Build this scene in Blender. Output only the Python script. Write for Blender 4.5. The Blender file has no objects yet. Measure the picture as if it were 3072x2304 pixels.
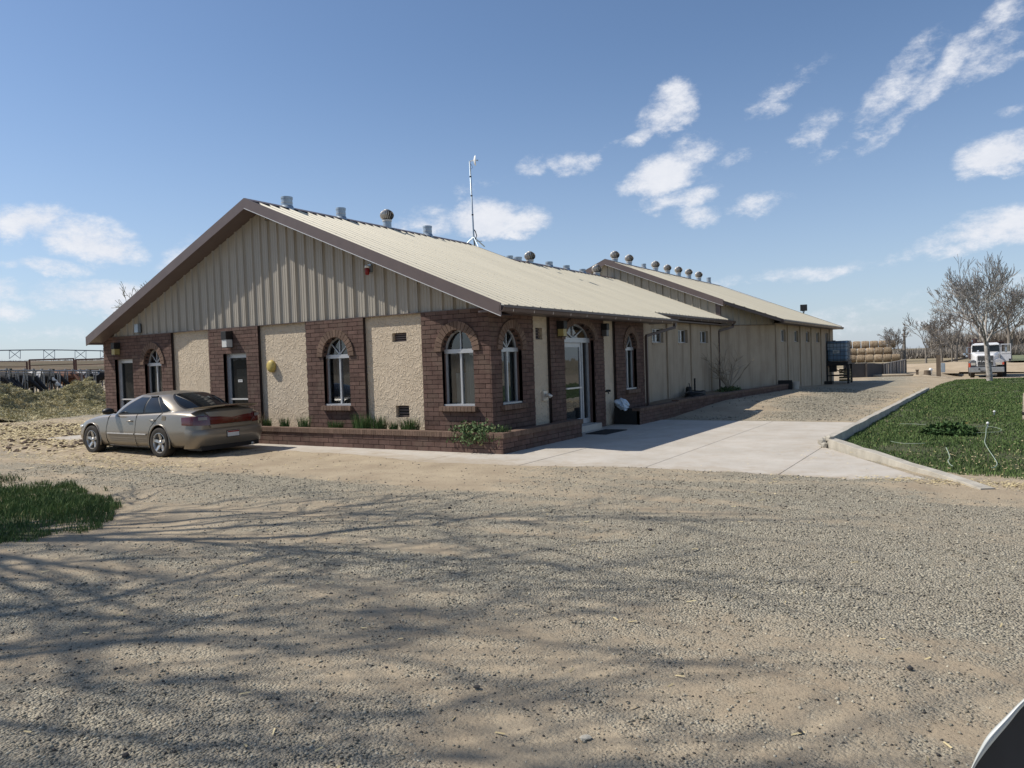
import bpy, bmesh, math, random
import numpy as np
from mathutils import Vector, Matrix, Euler
random.seed(7); RNG = np.random.default_rng(7)
S = bpy.context.scene
COL = S.collection
pi = math.pi

# ------------------------------------------------------------------ camera
CAMZ = 1.75
FPX = 2257.19
RX = Vector((0.8467, 0.5310, -0.0328)); RX.normalize()
_V1 = Vector((-2063-1536, -(1204-1152), -FPX)); _V2 = Vector((2950-1536, -(1038-1152), -FPX))
_X = -_V1.normalized(); _Y = _V2.normalized(); _Y = (_Y - _X*_Y.dot(_X)).normalized(); _Z = _X.cross(_Y)
RW = Matrix((_X, _Y, _Z))                       # world = RW @ camera vector
cam_d = bpy.data.cameras.new('camera'); cam = bpy.data.objects.new('camera', cam_d); COL.objects.link(cam)
cam_d.sensor_fit = 'HORIZONTAL'; cam_d.sensor_width = 36.0; cam_d.lens = FPX/3072*36.0
cam_d.clip_start = 0.05; cam_d.clip_end = 6000
cam.matrix_world = Matrix.Translation((0, 0, CAMZ)) @ RW.to_4x4()
S.camera = cam
S.render.resolution_x = 1024; S.render.resolution_y = 768

# ------------------------------------------------------------------ light and sky
SUN_TRAVEL = Vector((0.79, 0.38, -1.0)).normalized()
sd = bpy.data.lights.new('sun', 'SUN'); so = bpy.data.objects.new('sun', sd); COL.objects.link(so)
sd.energy = 5.0; sd.angle = math.radians(0.53); sd.color = (1.0, 0.945, 0.86)
so.rotation_mode = 'QUATERNION'; so.rotation_quaternion = SUN_TRAVEL.to_track_quat('-Z', 'Y'); so.location = (-30, -10, 40)
S.view_settings.view_transform = 'Standard'; S.view_settings.look = 'None'
S.view_settings.gamma = 1.0; S.view_settings.use_curve_mapping = False
S.view_settings.exposure = 0.0

def pray(x, y):
    "world direction of a point of the photograph (3072 x 2304)"
    return RW @ Vector((x-1536, -(y-1152), -FPX))
def onX(x, y, X):
    v = pray(x, y); return Vector((0, 0, CAMZ)) + v*(X/v.x)
def onY(x, y, Y):
    v = pray(x, y); return Vector((0, 0, CAMZ)) + v*(Y/v.y)
def onZ(x, y, z=0.0):
    v = pray(x, y); return Vector((0, 0, CAMZ)) + v*((z-CAMZ)/v.z)
def atR(x, y, r):
    "point on the sight line at horizontal distance r"
    v = pray(x, y); return Vector((0, 0, CAMZ)) + v*(r/math.hypot(v.x, v.y))

world = bpy.data.worlds.new('World'); S.world = world; world.use_nodes = True
def sky_nodes():
    nt = world.node_tree; N = nt.nodes; L = nt.links; N.clear()
    def math_(op, a, b=None, c=None, clamp=False):
        n = N.new('ShaderNodeMath'); n.operation = op; n.use_clamp = clamp
        for i, v in enumerate((a, b, c)):
            if v is None: continue
            if isinstance(v, (int, float)): n.inputs[i].default_value = v
            else: L.new(v, n.inputs[i])
        return n.outputs[0]
    sky = N.new('ShaderNodeTexSky'); sky.sky_type = 'NISHITA'; sky.sun_disc = False
    sky.sun_elevation = math.asin(-SUN_TRAVEL.z); sky.sun_rotation = math.atan2(-SUN_TRAVEL.x, -SUN_TRAVEL.y)
    sky.altitude = 900; sky.air_density = 1.0; sky.dust_density = 0.9; sky.ozone_density = 1.6
    tc = N.new('ShaderNodeTexCoord'); sep = N.new('ShaderNodeSeparateXYZ'); L.new(tc.outputs['Generated'], sep.inputs[0])
    x, y, z = sep.outputs
    az = math_('ARCTAN2', x, y); el = math_('ARCSINE', z)
    def noise(scale, detail, rough, zs=1.0, off=0.0):
        mp = N.new('ShaderNodeMapping'); mp.inputs['Scale'].default_value = (1, 1, zs); mp.inputs['Location'].default_value = (off, off, off)
        L.new(tc.outputs['Generated'], mp.inputs[0])
        n = N.new('ShaderNodeTexNoise'); n.inputs['Scale'].default_value = scale; n.inputs['Detail'].default_value = detail
        n.inputs['Roughness'].default_value = rough; L.new(mp.outputs[0], n.inputs['Vector']); return n.outputs[0]
    nb = noise(9, 7, .62, 1.6); nf = noise(22, 8, .70, 1.8, 3.1); nwarp = noise(7, 4, .5, 1.5, 9.0)
    warp = math_('MULTIPLY', math_('SUBTRACT', nwarp, .5), .09); warp2 = math_('MULTIPLY', math_('SUBTRACT', nb, .5), .05)
    azw = math_('ADD', az, warp); elw = math_('ADD', el, warp2)
    # (x, y, rx, ry, tilt deg, strength) in pixels of the 2212-wide view of the photograph
    blobs = [(82,480,72,36,10,.95),(180,512,82,37,-8,.9),(110,572,66,14,0,.7),(215,640,115,32,0,.75),(30,625,50,24,0,.7),(20,680,40,25,0,.6),
             (395,565,70,38,25,.6),(1060,466,66,28,5,1.05),(1135,480,48,24,0,.95),(1050,405,48,18,5,.5),(905,482,75,30,10,.62),
             (1160,368,36,24,30,.66),(1243,355,42,24,-5,.8),(1440,236,62,44,15,1.1),(1385,283,62,20,30,.75),(1310,315,34,9,35,.45),
             (1450,368,85,40,22,1.0),(1500,330,40,25,10,.6),(1490,427,78,18,8,.7),(1520,468,46,24,0,.8),(1645,447,62,22,12,.72),
             (1770,290,52,36,30,.55),(1700,190,90,25,25,.32),(1940,195,170,32,40,.62),(2060,150,230,24,38,.7),(2180,55,120,30,20,.4),(2150,120,90,34,30,.5),
             (2165,328,75,32,0,1.1),(2095,372,22,14,0,.5),(2150,485,130,34,10,.9),(2040,520,110,22,8,.5),(1680,597,170,14,5,.5),
             (2090,640,230,26,6,.5),(1900,690,300,30,4,.45),(2175,245,26,14,0,.55),(1985,278,30,10,20,.4),(1600,345,60,24,20,.28),(60,720,120,14,0,.4)]
    acc = None
    k = 3072/2212
    for (bx, by, rx, ry, tilt, st) in blobs:
        v = pray(bx*k, by*k).normalized(); a0 = math.atan2(v.x, v.y); e0 = math.asin(v.z)
        u_ = pray((bx+20)*k, by*k).normalized(); sc = math.hypot((math.atan2(u_.x, u_.y)-a0), math.asin(u_.z)-e0)/20
        w_ = pray(bx*k, (by-20)*k).normalized(); sce = math.hypot((math.atan2(w_.x, w_.y)-a0), math.asin(w_.z)-e0)/20
        c_, s_ = math.cos(math.radians(tilt)), math.sin(math.radians(tilt))
        da = math_('DIVIDE', math_('SUBTRACT', azw, a0), sc); de = math_('DIVIDE', math_('SUBTRACT', elw, e0), sce)
        p = math_('DIVIDE', math_('ADD', math_('MULTIPLY', da, c_), math_('MULTIPLY', de, s_)), rx*1.6)
        q = math_('DIVIDE', math_('SUBTRACT', math_('MULTIPLY', de, c_), math_('MULTIPLY', da, s_)), ry*1.6)
        r = math_('ADD', math_('MULTIPLY', p, p), math_('MULTIPLY', q, q))
        b = math_('MULTIPLY', math_('SUBTRACT', 1.0, r, clamp=True), st)
        acc = b if acc is None else math_('MAXIMUM', acc, b)
    # the same kind of sky all round, where the frame does not look
    ga = math_('MULTIPLY', math_('SUBTRACT', noise(3.2, 5, .55, 2.2, 5.0), .56, clamp=True), 5.0)
    back = math_('GREATER_THAN', math_('ABSOLUTE', math_('ADD', az, .56)), .72)
    acc = math_('MAXIMUM', acc, math_('MULTIPLY', math_('MULTIPLY', ga, back), .8))
    nn = math_('ADD', math_('MULTIPLY', nb, .45), math_('MULTIPLY', nf, .55))
    gate = math_('MULTIPLY', acc, 5.0, clamp=True)
    d = math_('SUBTRACT', math_('ADD', acc, math_('MULTIPLY', math_('SUBTRACT', nn, .5), 3.4)), .16)
    mr = N.new('ShaderNodeMapRange'); mr.interpolation_type = 'SMOOTHSTEP'
    mr.inputs['From Min'].default_value = 0.0; mr.inputs['From Max'].default_value = 0.9; L.new(d, mr.inputs['Value'])
    dens = math_('MULTIPLY', math_('MULTIPLY', mr.outputs[0], gate), .95)
    # whitish band towards the horizon
    hz = math_('POWER', math_('SUBTRACT', 1.0, math_('DIVIDE', math_('ABSOLUTE', el), .42), clamp=True), 2.0)
    cr = N.new('ShaderNodeMix'); cr.data_type = 'RGBA'; L.new(nf, cr.inputs[0])
    cr.inputs[6].default_value = (6.4, 6.9, 8.0, 1); cr.inputs[7].default_value = (9.8, 9.8, 10.0, 1)
    tint = N.new('ShaderNodeMix'); tint.data_type = 'RGBA'; L.new(math_('MULTIPLY', hz, .65), tint.inputs[0])
    grade = N.new('ShaderNodeMix'); grade.data_type = 'RGBA'; grade.blend_type = 'MULTIPLY'; grade.inputs[0].default_value = 1; L.new(sky.outputs[0], grade.inputs[6]); grade.inputs[7].default_value = (1.13, 1.20, 1.27, 1)
    L.new(grade.outputs[2], tint.inputs[6]); tint.inputs[7].default_value = (5.0, 5.8, 7.3, 1)
    mx = N.new('ShaderNodeMix'); mx.data_type = 'RGBA'; L.new(dens, mx.inputs[0]); L.new(tint.outputs[2], mx.inputs[6]); L.new(cr.outputs[2], mx.inputs[7])
    bg = N.new('ShaderNodeBackground'); bg.inputs['Strength'].default_value = 0.10; L.new(mx.outputs[2], bg.inputs['Color'])
    out = N.new('ShaderNodeOutputWorld'); L.new(bg.outputs[0], out.inputs[0])
sky_nodes()

# ------------------------------------------------------------------ helpers: tagging, meshes, materials
def tag(o, label=None, cat=None, group=None, kind=None):
    if label: o['label'] = label
    if cat: o['category'] = cat
    if group: o['group'] = group
    if kind: o['kind'] = kind
    return o
def thing(name, label, cat, loc=(0, 0, 0), rz=0.0, group=None):
    o = bpy.data.objects.new(name, None); COL.objects.link(o); o.empty_display_size = .2
    o.location = loc; o.rotation_euler = (0, 0, rz)
    return tag(o, label, cat, group)
def wloc(o):
    v = Vector((0, 0, 0))
    while o is not None: v += o.location; o = o.parent
    return v
def copy_tree(o, parent=None):
    c = o.copy(); COL.objects.link(c); c.parent = parent
    for ch in list(o.children): copy_tree(ch, c)
    return c

class MB:
    def __init__(s): s.v = []; s.f = []; s.mi = []; s.cur = 0
    def add(s, verts, faces):
        n = len(s.v); s.v += [tuple(p) for p in verts]; s.f += [tuple(i+n for i in f) for f in faces]; s.mi += [s.cur]*len(faces); return s
    def hexa(s, p):   # 8 corners: bottom ring 0-3, top ring 4-7
        return s.add(p, [(3, 2, 1, 0), (4, 5, 6, 7), (0, 1, 5, 4), (1, 2, 6, 5), (2, 3, 7, 6), (3, 0, 4, 7)])
    def box(s, x0, x1, y0, y1, z0, z1):
        return s.hexa([(x0, y0, z0), (x1, y0, z0), (x1, y1, z0), (x0, y1, z0), (x0, y0, z1), (x1, y0, z1), (x1, y1, z1), (x0, y1, z1)])
    def bar(s, a, b, w, h=None, up=(0, 0, 1)):
        a = Vector(a); b = Vector(b); h = h or w; d = (b-a).normalized(); up = Vector(up)
        if abs(d.dot(up)) > .98: up = Vector((1, 0, 0))
        r = d.cross(up).normalized()*w/2; u = r.cross(d).normalized()*h/2
        return s.hexa([a-r-u, a+r-u, b+r-u, b-r-u, a-r+u, a+r+u, b+r+u, b-r+u])
    def tube(s, pts, rad, n=6, cap=True):
        pts = [Vector(p) for p in pts]; m = len(pts)
        if isinstance(rad, (int, float)): rad = [rad]*m
        base = len(s.v); prev = None
        for i, p in enumerate(pts):
            d = (pts[min(i+1, m-1)]-pts[max(i-1, 0)]);
            d = d.normalized() if d.length > 1e-9 else Vector((0, 0, 1))
            ref = prev if prev is not None else (Vector((1, 0, 0)) if abs(d.x) < .9 else Vector((0, 1, 0)))
            r = (ref - d*ref.dot(d)).normalized(); prev = r; u = d.cross(r)
            for k in range(n):
                a = 2*pi*k/n; s.v.append(tuple(p + r*(math.cos(a)*rad[i]) + u*(math.sin(a)*rad[i])))
        for i in range(m-1):
            for k in range(n):
                a = base+i*n+k; b = base+i*n+(k+1) % n; s.f.append((a, b, b+n, a+n)); s.mi.append(s.cur)
        if cap:
            s.f.append(tuple(base+k for k in reversed(range(n)))); s.mi.append(s.cur)
            s.f.append(tuple(base+(m-1)*n+k for k in range(n))); s.mi.append(s.cur)
        return s
    def lathe(s, prof, n=20, c=(0, 0, 0), axis='z', cap=True):
        base = len(s.v); m = len(prof)
        for (r, z) in prof:
            for k in range(n):
                a = 2*pi*k/n; p = (r*math.cos(a), r*math.sin(a), z)
                if axis == 'y': p = (p[0], p[2], p[1])
                if axis == 'x': p = (p[2], p[0], p[1])
                s.v.append((c[0]+p[0], c[1]+p[1], c[2]+p[2]))
        for i in range(m-1):
            for k in range(n):
                a = base+i*n+k; b = base+i*n+(k+1) % n; s.f.append((a, b, b+n, a+n)); s.mi.append(s.cur)
        if cap:
            s.f.append(tuple(base+k for k in reversed(range(n)))); s.mi.append(s.cur)
            s.f.append(tuple(base+(m-1)*n+k for k in range(n))); s.mi.append(s.cur)
        return s
    def prism(s, pts, off):
        n = len(pts); off = Vector(off); P = [Vector(p) for p in pts]
        return s.add(P+[p+off for p in P], [tuple(range(n))[::-1], tuple(range(n, 2*n))] + [(i, (i+1) % n, (i+1) % n+n, i+n) for i in range(n)])
    def build(s, name, mat, parent=None, smooth=False, recalc=True, wspace=True, bevel=0, subsurf=0, autosm=None):
        me = bpy.data.meshes.new(name); me.from_pydata(s.v, [], s.f)
        mats = mat if isinstance(mat, (list, tuple)) else [mat]
        for m in mats: me.materials.append(m)
        if len(mats) > 1: me.polygons.foreach_set('material_index', s.mi)
        if recalc:
            bm = bmesh.new(); bm.from_mesh(me); bmesh.ops.recalc_face_normals(bm, faces=bm.faces); bm.to_mesh(me); bm.free()
        if smooth: me.polygons.foreach_set('use_smooth', [True]*len(me.polygons))
        if autosm is not None: me.set_sharp_from_angle(angle=math.radians(autosm))
        me.update()
        o = bpy.data.objects.new(name, me); COL.objects.link(o)
        if parent is not None:
            o.parent = parent
            if wspace: o.location = -wloc(parent)
        if bevel:
            b = o.modifiers.new('bevel', 'BEVEL'); b.width = bevel; b.segments = 2; b.limit_method = 'ANGLE'
        if subsurf:
            b = o.modifiers.new('sub', 'SUBSURF'); b.levels = b.render_levels = subsurf
        return o

def fast_mesh(name, verts, faces, mat, smooth=False):
    "verts (n,3) float array, faces (m,k) int array"
    me = bpy.data.meshes.new(name); n = len(verts); m, k = faces.shape
    me.vertices.add(n); me.vertices.foreach_set('co', np.asarray(verts, np.float32).ravel())
    me.loops.add(m*k); me.loops.foreach_set('vertex_index', faces.astype(np.int32).ravel())
    me.polygons.add(m); me.polygons.foreach_set('loop_start', np.arange(0, m*k, k, dtype=np.int32)); me.polygons.foreach_set('loop_total', np.full(m, k, np.int32))
    if smooth: me.polygons.foreach_set('use_smooth', np.ones(m, bool))
    me.update(calc_edges=True); me.materials.append(mat)
    o = bpy.data.objects.new(name, me); COL.objects.link(o); return o

def mat(name, col, rough=.85, var=.14, scale=6, bump=0.0, bscale=60, metal=0.0, spec=.35, col2=None, rand=0.0, detail=6, bdist=.01, stretch=None, coat=0.0, sheen=0):
    m = bpy.data.materials.new(name); m.use_nodes = True; nt = m.node_tree; N = nt.nodes; L = nt.links
    b = N['Principled BSDF']; b.inputs['Roughness'].default_value = rough; b.inputs['Metallic'].default_value = metal
    b.inputs['Specular IOR Level'].default_value = spec; b.inputs['Coat Weight'].default_value = coat
    geo = N.new('ShaderNodeNewGeometry'); src = geo.outputs['Position']
    if stretch:
        mp = N.new('ShaderNodeMapping'); mp.inputs['Scale'].default_value = stretch; L.new(src, mp.inputs[0]); src = mp.outputs[0]
    n = N.new('ShaderNodeTexNoise'); n.inputs['Scale'].default_value = scale; n.inputs['Detail'].default_value = detail; n.inputs['Roughness'].default_value = .62
    L.new(src, n.inputs['Vector'])
    cr = N.new('ShaderNodeValToRGB'); cr.color_ramp.elements[0].position = .3; cr.color_ramp.elements[1].position = .7
    c2 = col2 or tuple(c*(1+var) for c in col); c1 = col if col2 else tuple(c*(1-var) for c in col)
    cr.color_ramp.elements[0].color = (*c1, 1); cr.color_ramp.elements[1].color = (*c2, 1); L.new(n.outputs[0], cr.inputs[0])
    out = cr.outputs[0]
    if rand:
        oi = N.new('ShaderNodeObjectInfo'); ad = N.new('ShaderNodeMath'); ad.operation = 'ADD'; L.new(oi.outputs['Random'], ad.inputs[0]); L.new(geo.outputs['Random Per Island'], ad.inputs[1])
        fr = N.new('ShaderNodeMath'); fr.operation = 'FRACT'; L.new(ad.outputs[0], fr.inputs[0])
        mr = N.new('ShaderNodeMapRange'); mr.inputs['To Min'].default_value = 1-rand; mr.inputs['To Max'].default_value = 1+rand; L.new(fr.outputs[0], mr.inputs[0])
        mu = N.new('ShaderNodeMix'); mu.data_type = 'RGBA'; mu.blend_type = 'MULTIPLY'; mu.inputs[0].default_value = 1
        L.new(out, mu.inputs[6]); L.new(mr.outputs[0], mu.inputs[7]); out = mu.outputs[2]
    L.new(out, b.inputs['Base Color'])
    if bump:
        n2 = N.new('ShaderNodeTexNoise'); n2.inputs['Scale'].default_value = bscale; n2.inputs['Detail'].default_value = 6; L.new(src, n2.inputs['Vector'])
        bp = N.new('ShaderNodeBump'); bp.inputs['Strength'].default_value = bump; bp.inputs['Distance'].default_value = bdist
        L.new(n2.outputs[0], bp.inputs['Height']); L.new(bp.outputs[0], b.inputs['Normal'])
    return m

def vnoise(x, y, seed=0):
    "vectorised 2-D value noise in -1..1"
    xi = np.floor(x).astype(np.int64); yi = np.floor(y).astype(np.int64); fx = x-xi; fy = y-yi
    fx = fx*fx*(3-2*fx); fy = fy*fy*(3-2*fy)
    def h(a, b):
        t = np.sin(a*127.1+b*311.7+seed*74.7)*43758.5453; return (t-np.floor(t))*2-1
    return (h(xi, yi)*(1-fx)+h(xi+1, yi)*fx)*(1-fy) + (h(xi, yi+1)*(1-fx)+h(xi+1, yi+1)*fx)*fy
def fbm(x, y, oct=5, seed=0, g=.5):
    r = 0; a = 1; t = 0
    for i in range(oct): r = r+a*vnoise(x*2**i+i*17.3, y*2**i-i*9.1, seed+i); t += a; a *= g
    return r/t
def sstep(a, b, x):
    t = np.clip((np.asarray(x, float)-a)/(b-a), 0, 1); return t*t*(3-2*t)
# ------------------------------------------------------------------ ground heights
def lawn_edge(x, y):
    "distance inside the right lawn from its near and left edges"
    return np.minimum(np.minimum(y-11.65, ((x+2.32)*3.45+(y-14.75)*2.27)/4.13), x+2.3-.011*(y-14.7))
FX = [-22.6, -19.6, -16.6, -13.6, -10.6, -8.6, -6.6, -4.55, -2.5, -.75]; FY = [10.85, 10.8, 10.78, 10.78, 10.84, 10.45, 10.52, 11.02, 11.0, 10.82]
def ground_h(x, y):
    x = np.asarray(x, float); y = np.asarray(y, float)
    r = np.hypot(x, y); az = np.degrees(np.arctan2(x, y))
    h = .018*fbm(x*.35, y*.35, 4, 3) + .006*fbm(x*2.5, y*2.5, 3, 5)
    # gravel banked up along the rear planter and barn
    h += .24*sstep(20.0, 25.0, y)*(1-sstep(33, 43, y))*sstep(-2.6, -6.6, x)
    h -= .40*sstep(49, 56, y)*sstep(-3.5, -1.2, x)*(1-sstep(75, 95, y))*(1-sstep(6, 9, x))
    # dip left of the frame where cars turn, low spot under the car
    h -= .045*sstep(9.9, 9.0, y)*sstep(-12.4, -14.0, x)
    # ruts of the turning track
    a = (y-6.3) - .35*np.sin((x+9)*.25)
    h -= .03*np.exp(-(a/.25)**2)*sstep(-1, -4, x)
    for k_, (yc, am, ph, fq) in enumerate([(7.4, .5, .3, .22), (5.6, .7, 1.1, .2), (4.2, .6, 2.0, .26), (8.6, .3, .9, .18)]):
        for o_ in (0, 1.5): h -= .012*np.exp(-((y-yc-o_*.6-am*np.sin(x*fq+ph))/.11)**2)*(x < 2)
    # far lawn and yard are level; feed yard is raised behind the hay, hills beyond
    left = sstep(-52, -60, az)
    h += .75*left*sstep(43, 48, r)
    hill = sstep(120, 185, r)*(4.3+.5*fbm(x*.02, y*.02, 4, 9))*left*(1-.0*az)
    h += hill
    h += sstep(150, 420, r)*(1-left)*(1.2+.8*fbm(x*.006, y*.006, 3, 2))
    # keep under the slab
    fr_ = np.interp(x, FX, FY); h += .020*np.exp(-((y-fr_)/.45)**2)*(x > -23.5)*(x < -.6)
    slab = sstep(fr_-.02, fr_+.30, y+.10*fbm(x*2.2, y*2.2, 3, 88))*(1-sstep(19.4, 19.9, y))*sstep(-24, -23, x)*(1-sstep(-2.2, -1.2, x))
    h = h*(1-slab) - .03*slab
    s2 = sstep(.25, .8, lawn_edge(x, y))*(1-sstep(45.0, 46.0, y))*sstep(30, 20, x)
    h = h*(1-s2) - .05*s2
    return h

def grid_axis(parts):
    out = []
    for a, b, st in parts: out += list(np.arange(a, b, st))
    return out
gx = sorted(set(np.round([-3500, -2000, -1200, -800, -560, -400, -300] + grid_axis([(-250, -60, 5), (-60, -18, .7), (-18, 4.0, .085), (4.0, 20, .7), (20, 60, 4), (60, 200, 14)]) + [200, 300, 450, 700, 1200, 2000, 3500], 4)))
gy = sorted(set(np.round([-3500, -1500, -600, -200, -80, -30, -10, -4, 0] + grid_axis([(.6, 13, .085), (13, 36, .35), (36, 80, 1.2), (80, 260, 5)]) + [260, 300, 360, 450, 600, 900, 1400, 2200, 3500], 4)))
GX, GY = np.meshgrid(np.array(gx), np.array(gy)); GH = ground_h(GX, GY)
near = (GX > -18) & (GX < 4) & (GY > .5) & (GY < 13)
lump = .010*fbm(GX*5.0, GY*5.0, 4, 21, .6) + .012*np.abs(fbm(GX*1.3, GY*1.3, 3, 31))
GH = GH + np.where(near, lump, 0)*(GH > -.04)
V = np.stack([GX, GY, GH], -1).reshape(-1, 3); nxg = len(gx); nyg = len(gy)
ii = (np.arange(nyg-1)[:, None]*nxg + np.arange(nxg-1)[None, :]).ravel()
F = np.stack([ii, ii+1, ii+1+nxg, ii+nxg], -1)

def gravel_amt(x, y):
    "0 = bare tan dirt, 1 = loose grey gravel"
    tr = .6*fbm(x*.16+y*.05, y*.75-x*.10, 4, 41)+.75*fbm(x*.3+y*.08, y*2.6-x*.35, 4, 47)          # long patches that follow the wheel tracks
    pt = fbm(x*.55, y*.8, 5, 43, .6)
    g = .585 + .55*tr + .50*pt
    g += .25*sstep(-7, -2, x)*sstep(3, 6, y)
    g -= 1.35*sstep(7.2, 9.2, y + .10*(x+6))*sstep(-4.8, -9.5, x+.8*fbm(x*.5, y*.9, 3, 91))*(1-sstep(14, 17, y))       # tan strip before the slab
    g -= .8*sstep(-2.0, .2, x)*sstep(9.6, 10.8, y)
    g -= .5*np.exp(-((x+1.7)**2/.5+(y-2.75)**2/.10))
    g -= .8*sstep(-6.0, -8.5, x)*sstep(7, 4, y)*.6
    road = np.exp(-((x+4.2+.02*(y-20))**2)/1.5)*sstep(19, 22, y)
    g += .60*road - .62*sstep(19.5, 21, y)*(1-.5*road)
    for (yc, am, ph, fq) in [(7.4, .5, .3, .22), (5.6, .7, 1.1, .2), (4.2, .6, 2.0, .26), (8.6, .3, .9, .18)]:
        for o_ in (0, 1.5): g -= .28*np.exp(-((y-yc-o_*.6-am*np.sin(x*fq+ph))/.12)**2)*(.5+fbm(x*.7, y*.7, 2, 90))
    g -= .9*sstep(48, 60, y)
    return np.clip(g, 0, 1)

GA = gravel_amt(GX, GY).ravel()

def ground_material():
    m = bpy.data.materials.new('ground_dirt_and_gravel'); m.use_nodes = True; nt = m.node_tree; N = nt.nodes; L = nt.links
    b = N['Principled BSDF']; b.inputs['Roughness'].default_value = .95; b.inputs['Specular IOR Level'].default_value = .15
    geo = N.new('ShaderNodeNewGeometry'); P = geo.outputs['Position']
    def noise(sc, det=6, ro=.6, st=None):
        s = P
        if st:
            mp = N.new('ShaderNodeMapping'); mp.inputs['Scale'].default_value = st; L.new(P, mp.inputs[0]); s = mp.outputs[0]
        n = N.new('ShaderNodeTexNoise'); n.inputs['Scale'].default_value = sc; n.inputs['Detail'].default_value = det; n.inputs['Roughness'].default_value = ro
        L.new(s, n.inputs['Vector']); return n.outputs[0]
    def mr(v, a, b_, c=0, d=1):
        n = N.new('ShaderNodeMapRange'); n.inputs[1].default_value = a; n.inputs[2].default_value = b_; n.inputs[3].default_value = c; n.inputs[4].default_value = d; L.new(v, n.inputs[0]); return n.outputs[0]
    def mix(f, a, c, mode='MIX'):
        n = N.new('ShaderNodeMix'); n.data_type = 'RGBA'; n.blend_type = mode
        for i, v in ((0, f), (6, a), (7, c)):
            if isinstance(v, (int, float)): n.inputs[i].default_value = v
            elif isinstance(v, tuple): n.inputs[i].default_value = (*v, 1)
            else: L.new(v, n.inputs[i])
        return n.outputs[2]
    at = N.new('ShaderNodeAttribute'); at.attribute_name = 'gravel'
    ad = N.new('ShaderNodeMath'); ad.operation = 'ADD'; L.new(at.outputs['Fac'], ad.inputs[0]); L.new(mr(noise(5, 8, .72), .3, .7, -.32, .32), ad.inputs[1])
    gf = mr(ad.outputs[0], .25, .75)
    dirt = mix(mr(noise(1.1, 7), .35, .65), (.325, .26, .18), (.435, .358, .25))
    dirt = mix(mr(noise(38, 5, .7), .45, .75, 0, .5), dirt, (.24, .18, .125))
    vor = N.new('ShaderNodeTexVoronoi'); vor.inputs['Scale'].default_value = 62; L.new(P, vor.inputs['Vector'])
    hs = N.new('ShaderNodeSeparateColor'); L.new(vor.outputs['Color'], hs.inputs[0])
    grav = mix(hs.outputs[0], (.205, .187, .142), (.50, .455, .35))
    grav = mix(mr(hs.outputs[1], .8, 1, 0, .45), grav, (.38, .285, .205))
    grav = mix(mr(vor.outputs['Distance'], .0, .011, 0, 0), grav, grav)
    grav = mix(mr(noise(.8, 5), .3, .7), grav, mix(.55, grav, (.34, .29, .215)))
    c = mix(gf, dirt, grav)
    # far fields turn to dry grass and soil
    sp = N.new('ShaderNodeSeparateXYZ'); L.new(P, sp.inputs[0])
    far = mr(sp.outputs[1], 60, 95)
    fld = mix(mr(noise(.045, 6, .65, (1, 2.4, 1)), .42, .58), (.33, .265, .17), (.19, .16, .10))
    c = mix(far, c, fld)
    lf = mr(sp.outputs[0], -75, -110)
    hil = mix(mr(noise(.05, 6, .7, (1, 1, 14)), .4, .6), (.17, .125, .085), (.095, .085, .05))
    c = mix(lf, c, hil)
    L.new(c, b.inputs['Base Color'])
    bp = N.new('ShaderNodeBump'); bp.inputs['Strength'].default_value = .9; bp.inputs['Distance'].default_value = .012
    h1 = N.new('ShaderNodeMath'); h1.operation = 'MULTIPLY'; L.new(vor.outputs['Distance'], h1.inputs[0]); L.new(mr(gf, 0, 1, -.2, -2.2), h1.inputs[1])
    h2 = N.new('ShaderNodeMath'); h2.operation = 'MULTIPLY_ADD'; L.new(noise(24, 7, .7), h2.inputs[0]); h2.inputs[1].default_value = 1.3; L.new(h1.outputs[0], h2.inputs[2])
    L.new(h2.outputs[0], bp.inputs['Height']); L.new(bp.outputs[0], b.inputs['Normal'])
    return m
gr = fast_mesh('ground', V, F, ground_material(), smooth=True)
a = gr.data.attributes.new('gravel', 'FLOAT', 'POINT'); a.data.foreach_set('value', GA.astype(np.float32))
tag(gr, 'tan dirt and grey gravel yard with wheel tracks', kind='structure')

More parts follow.
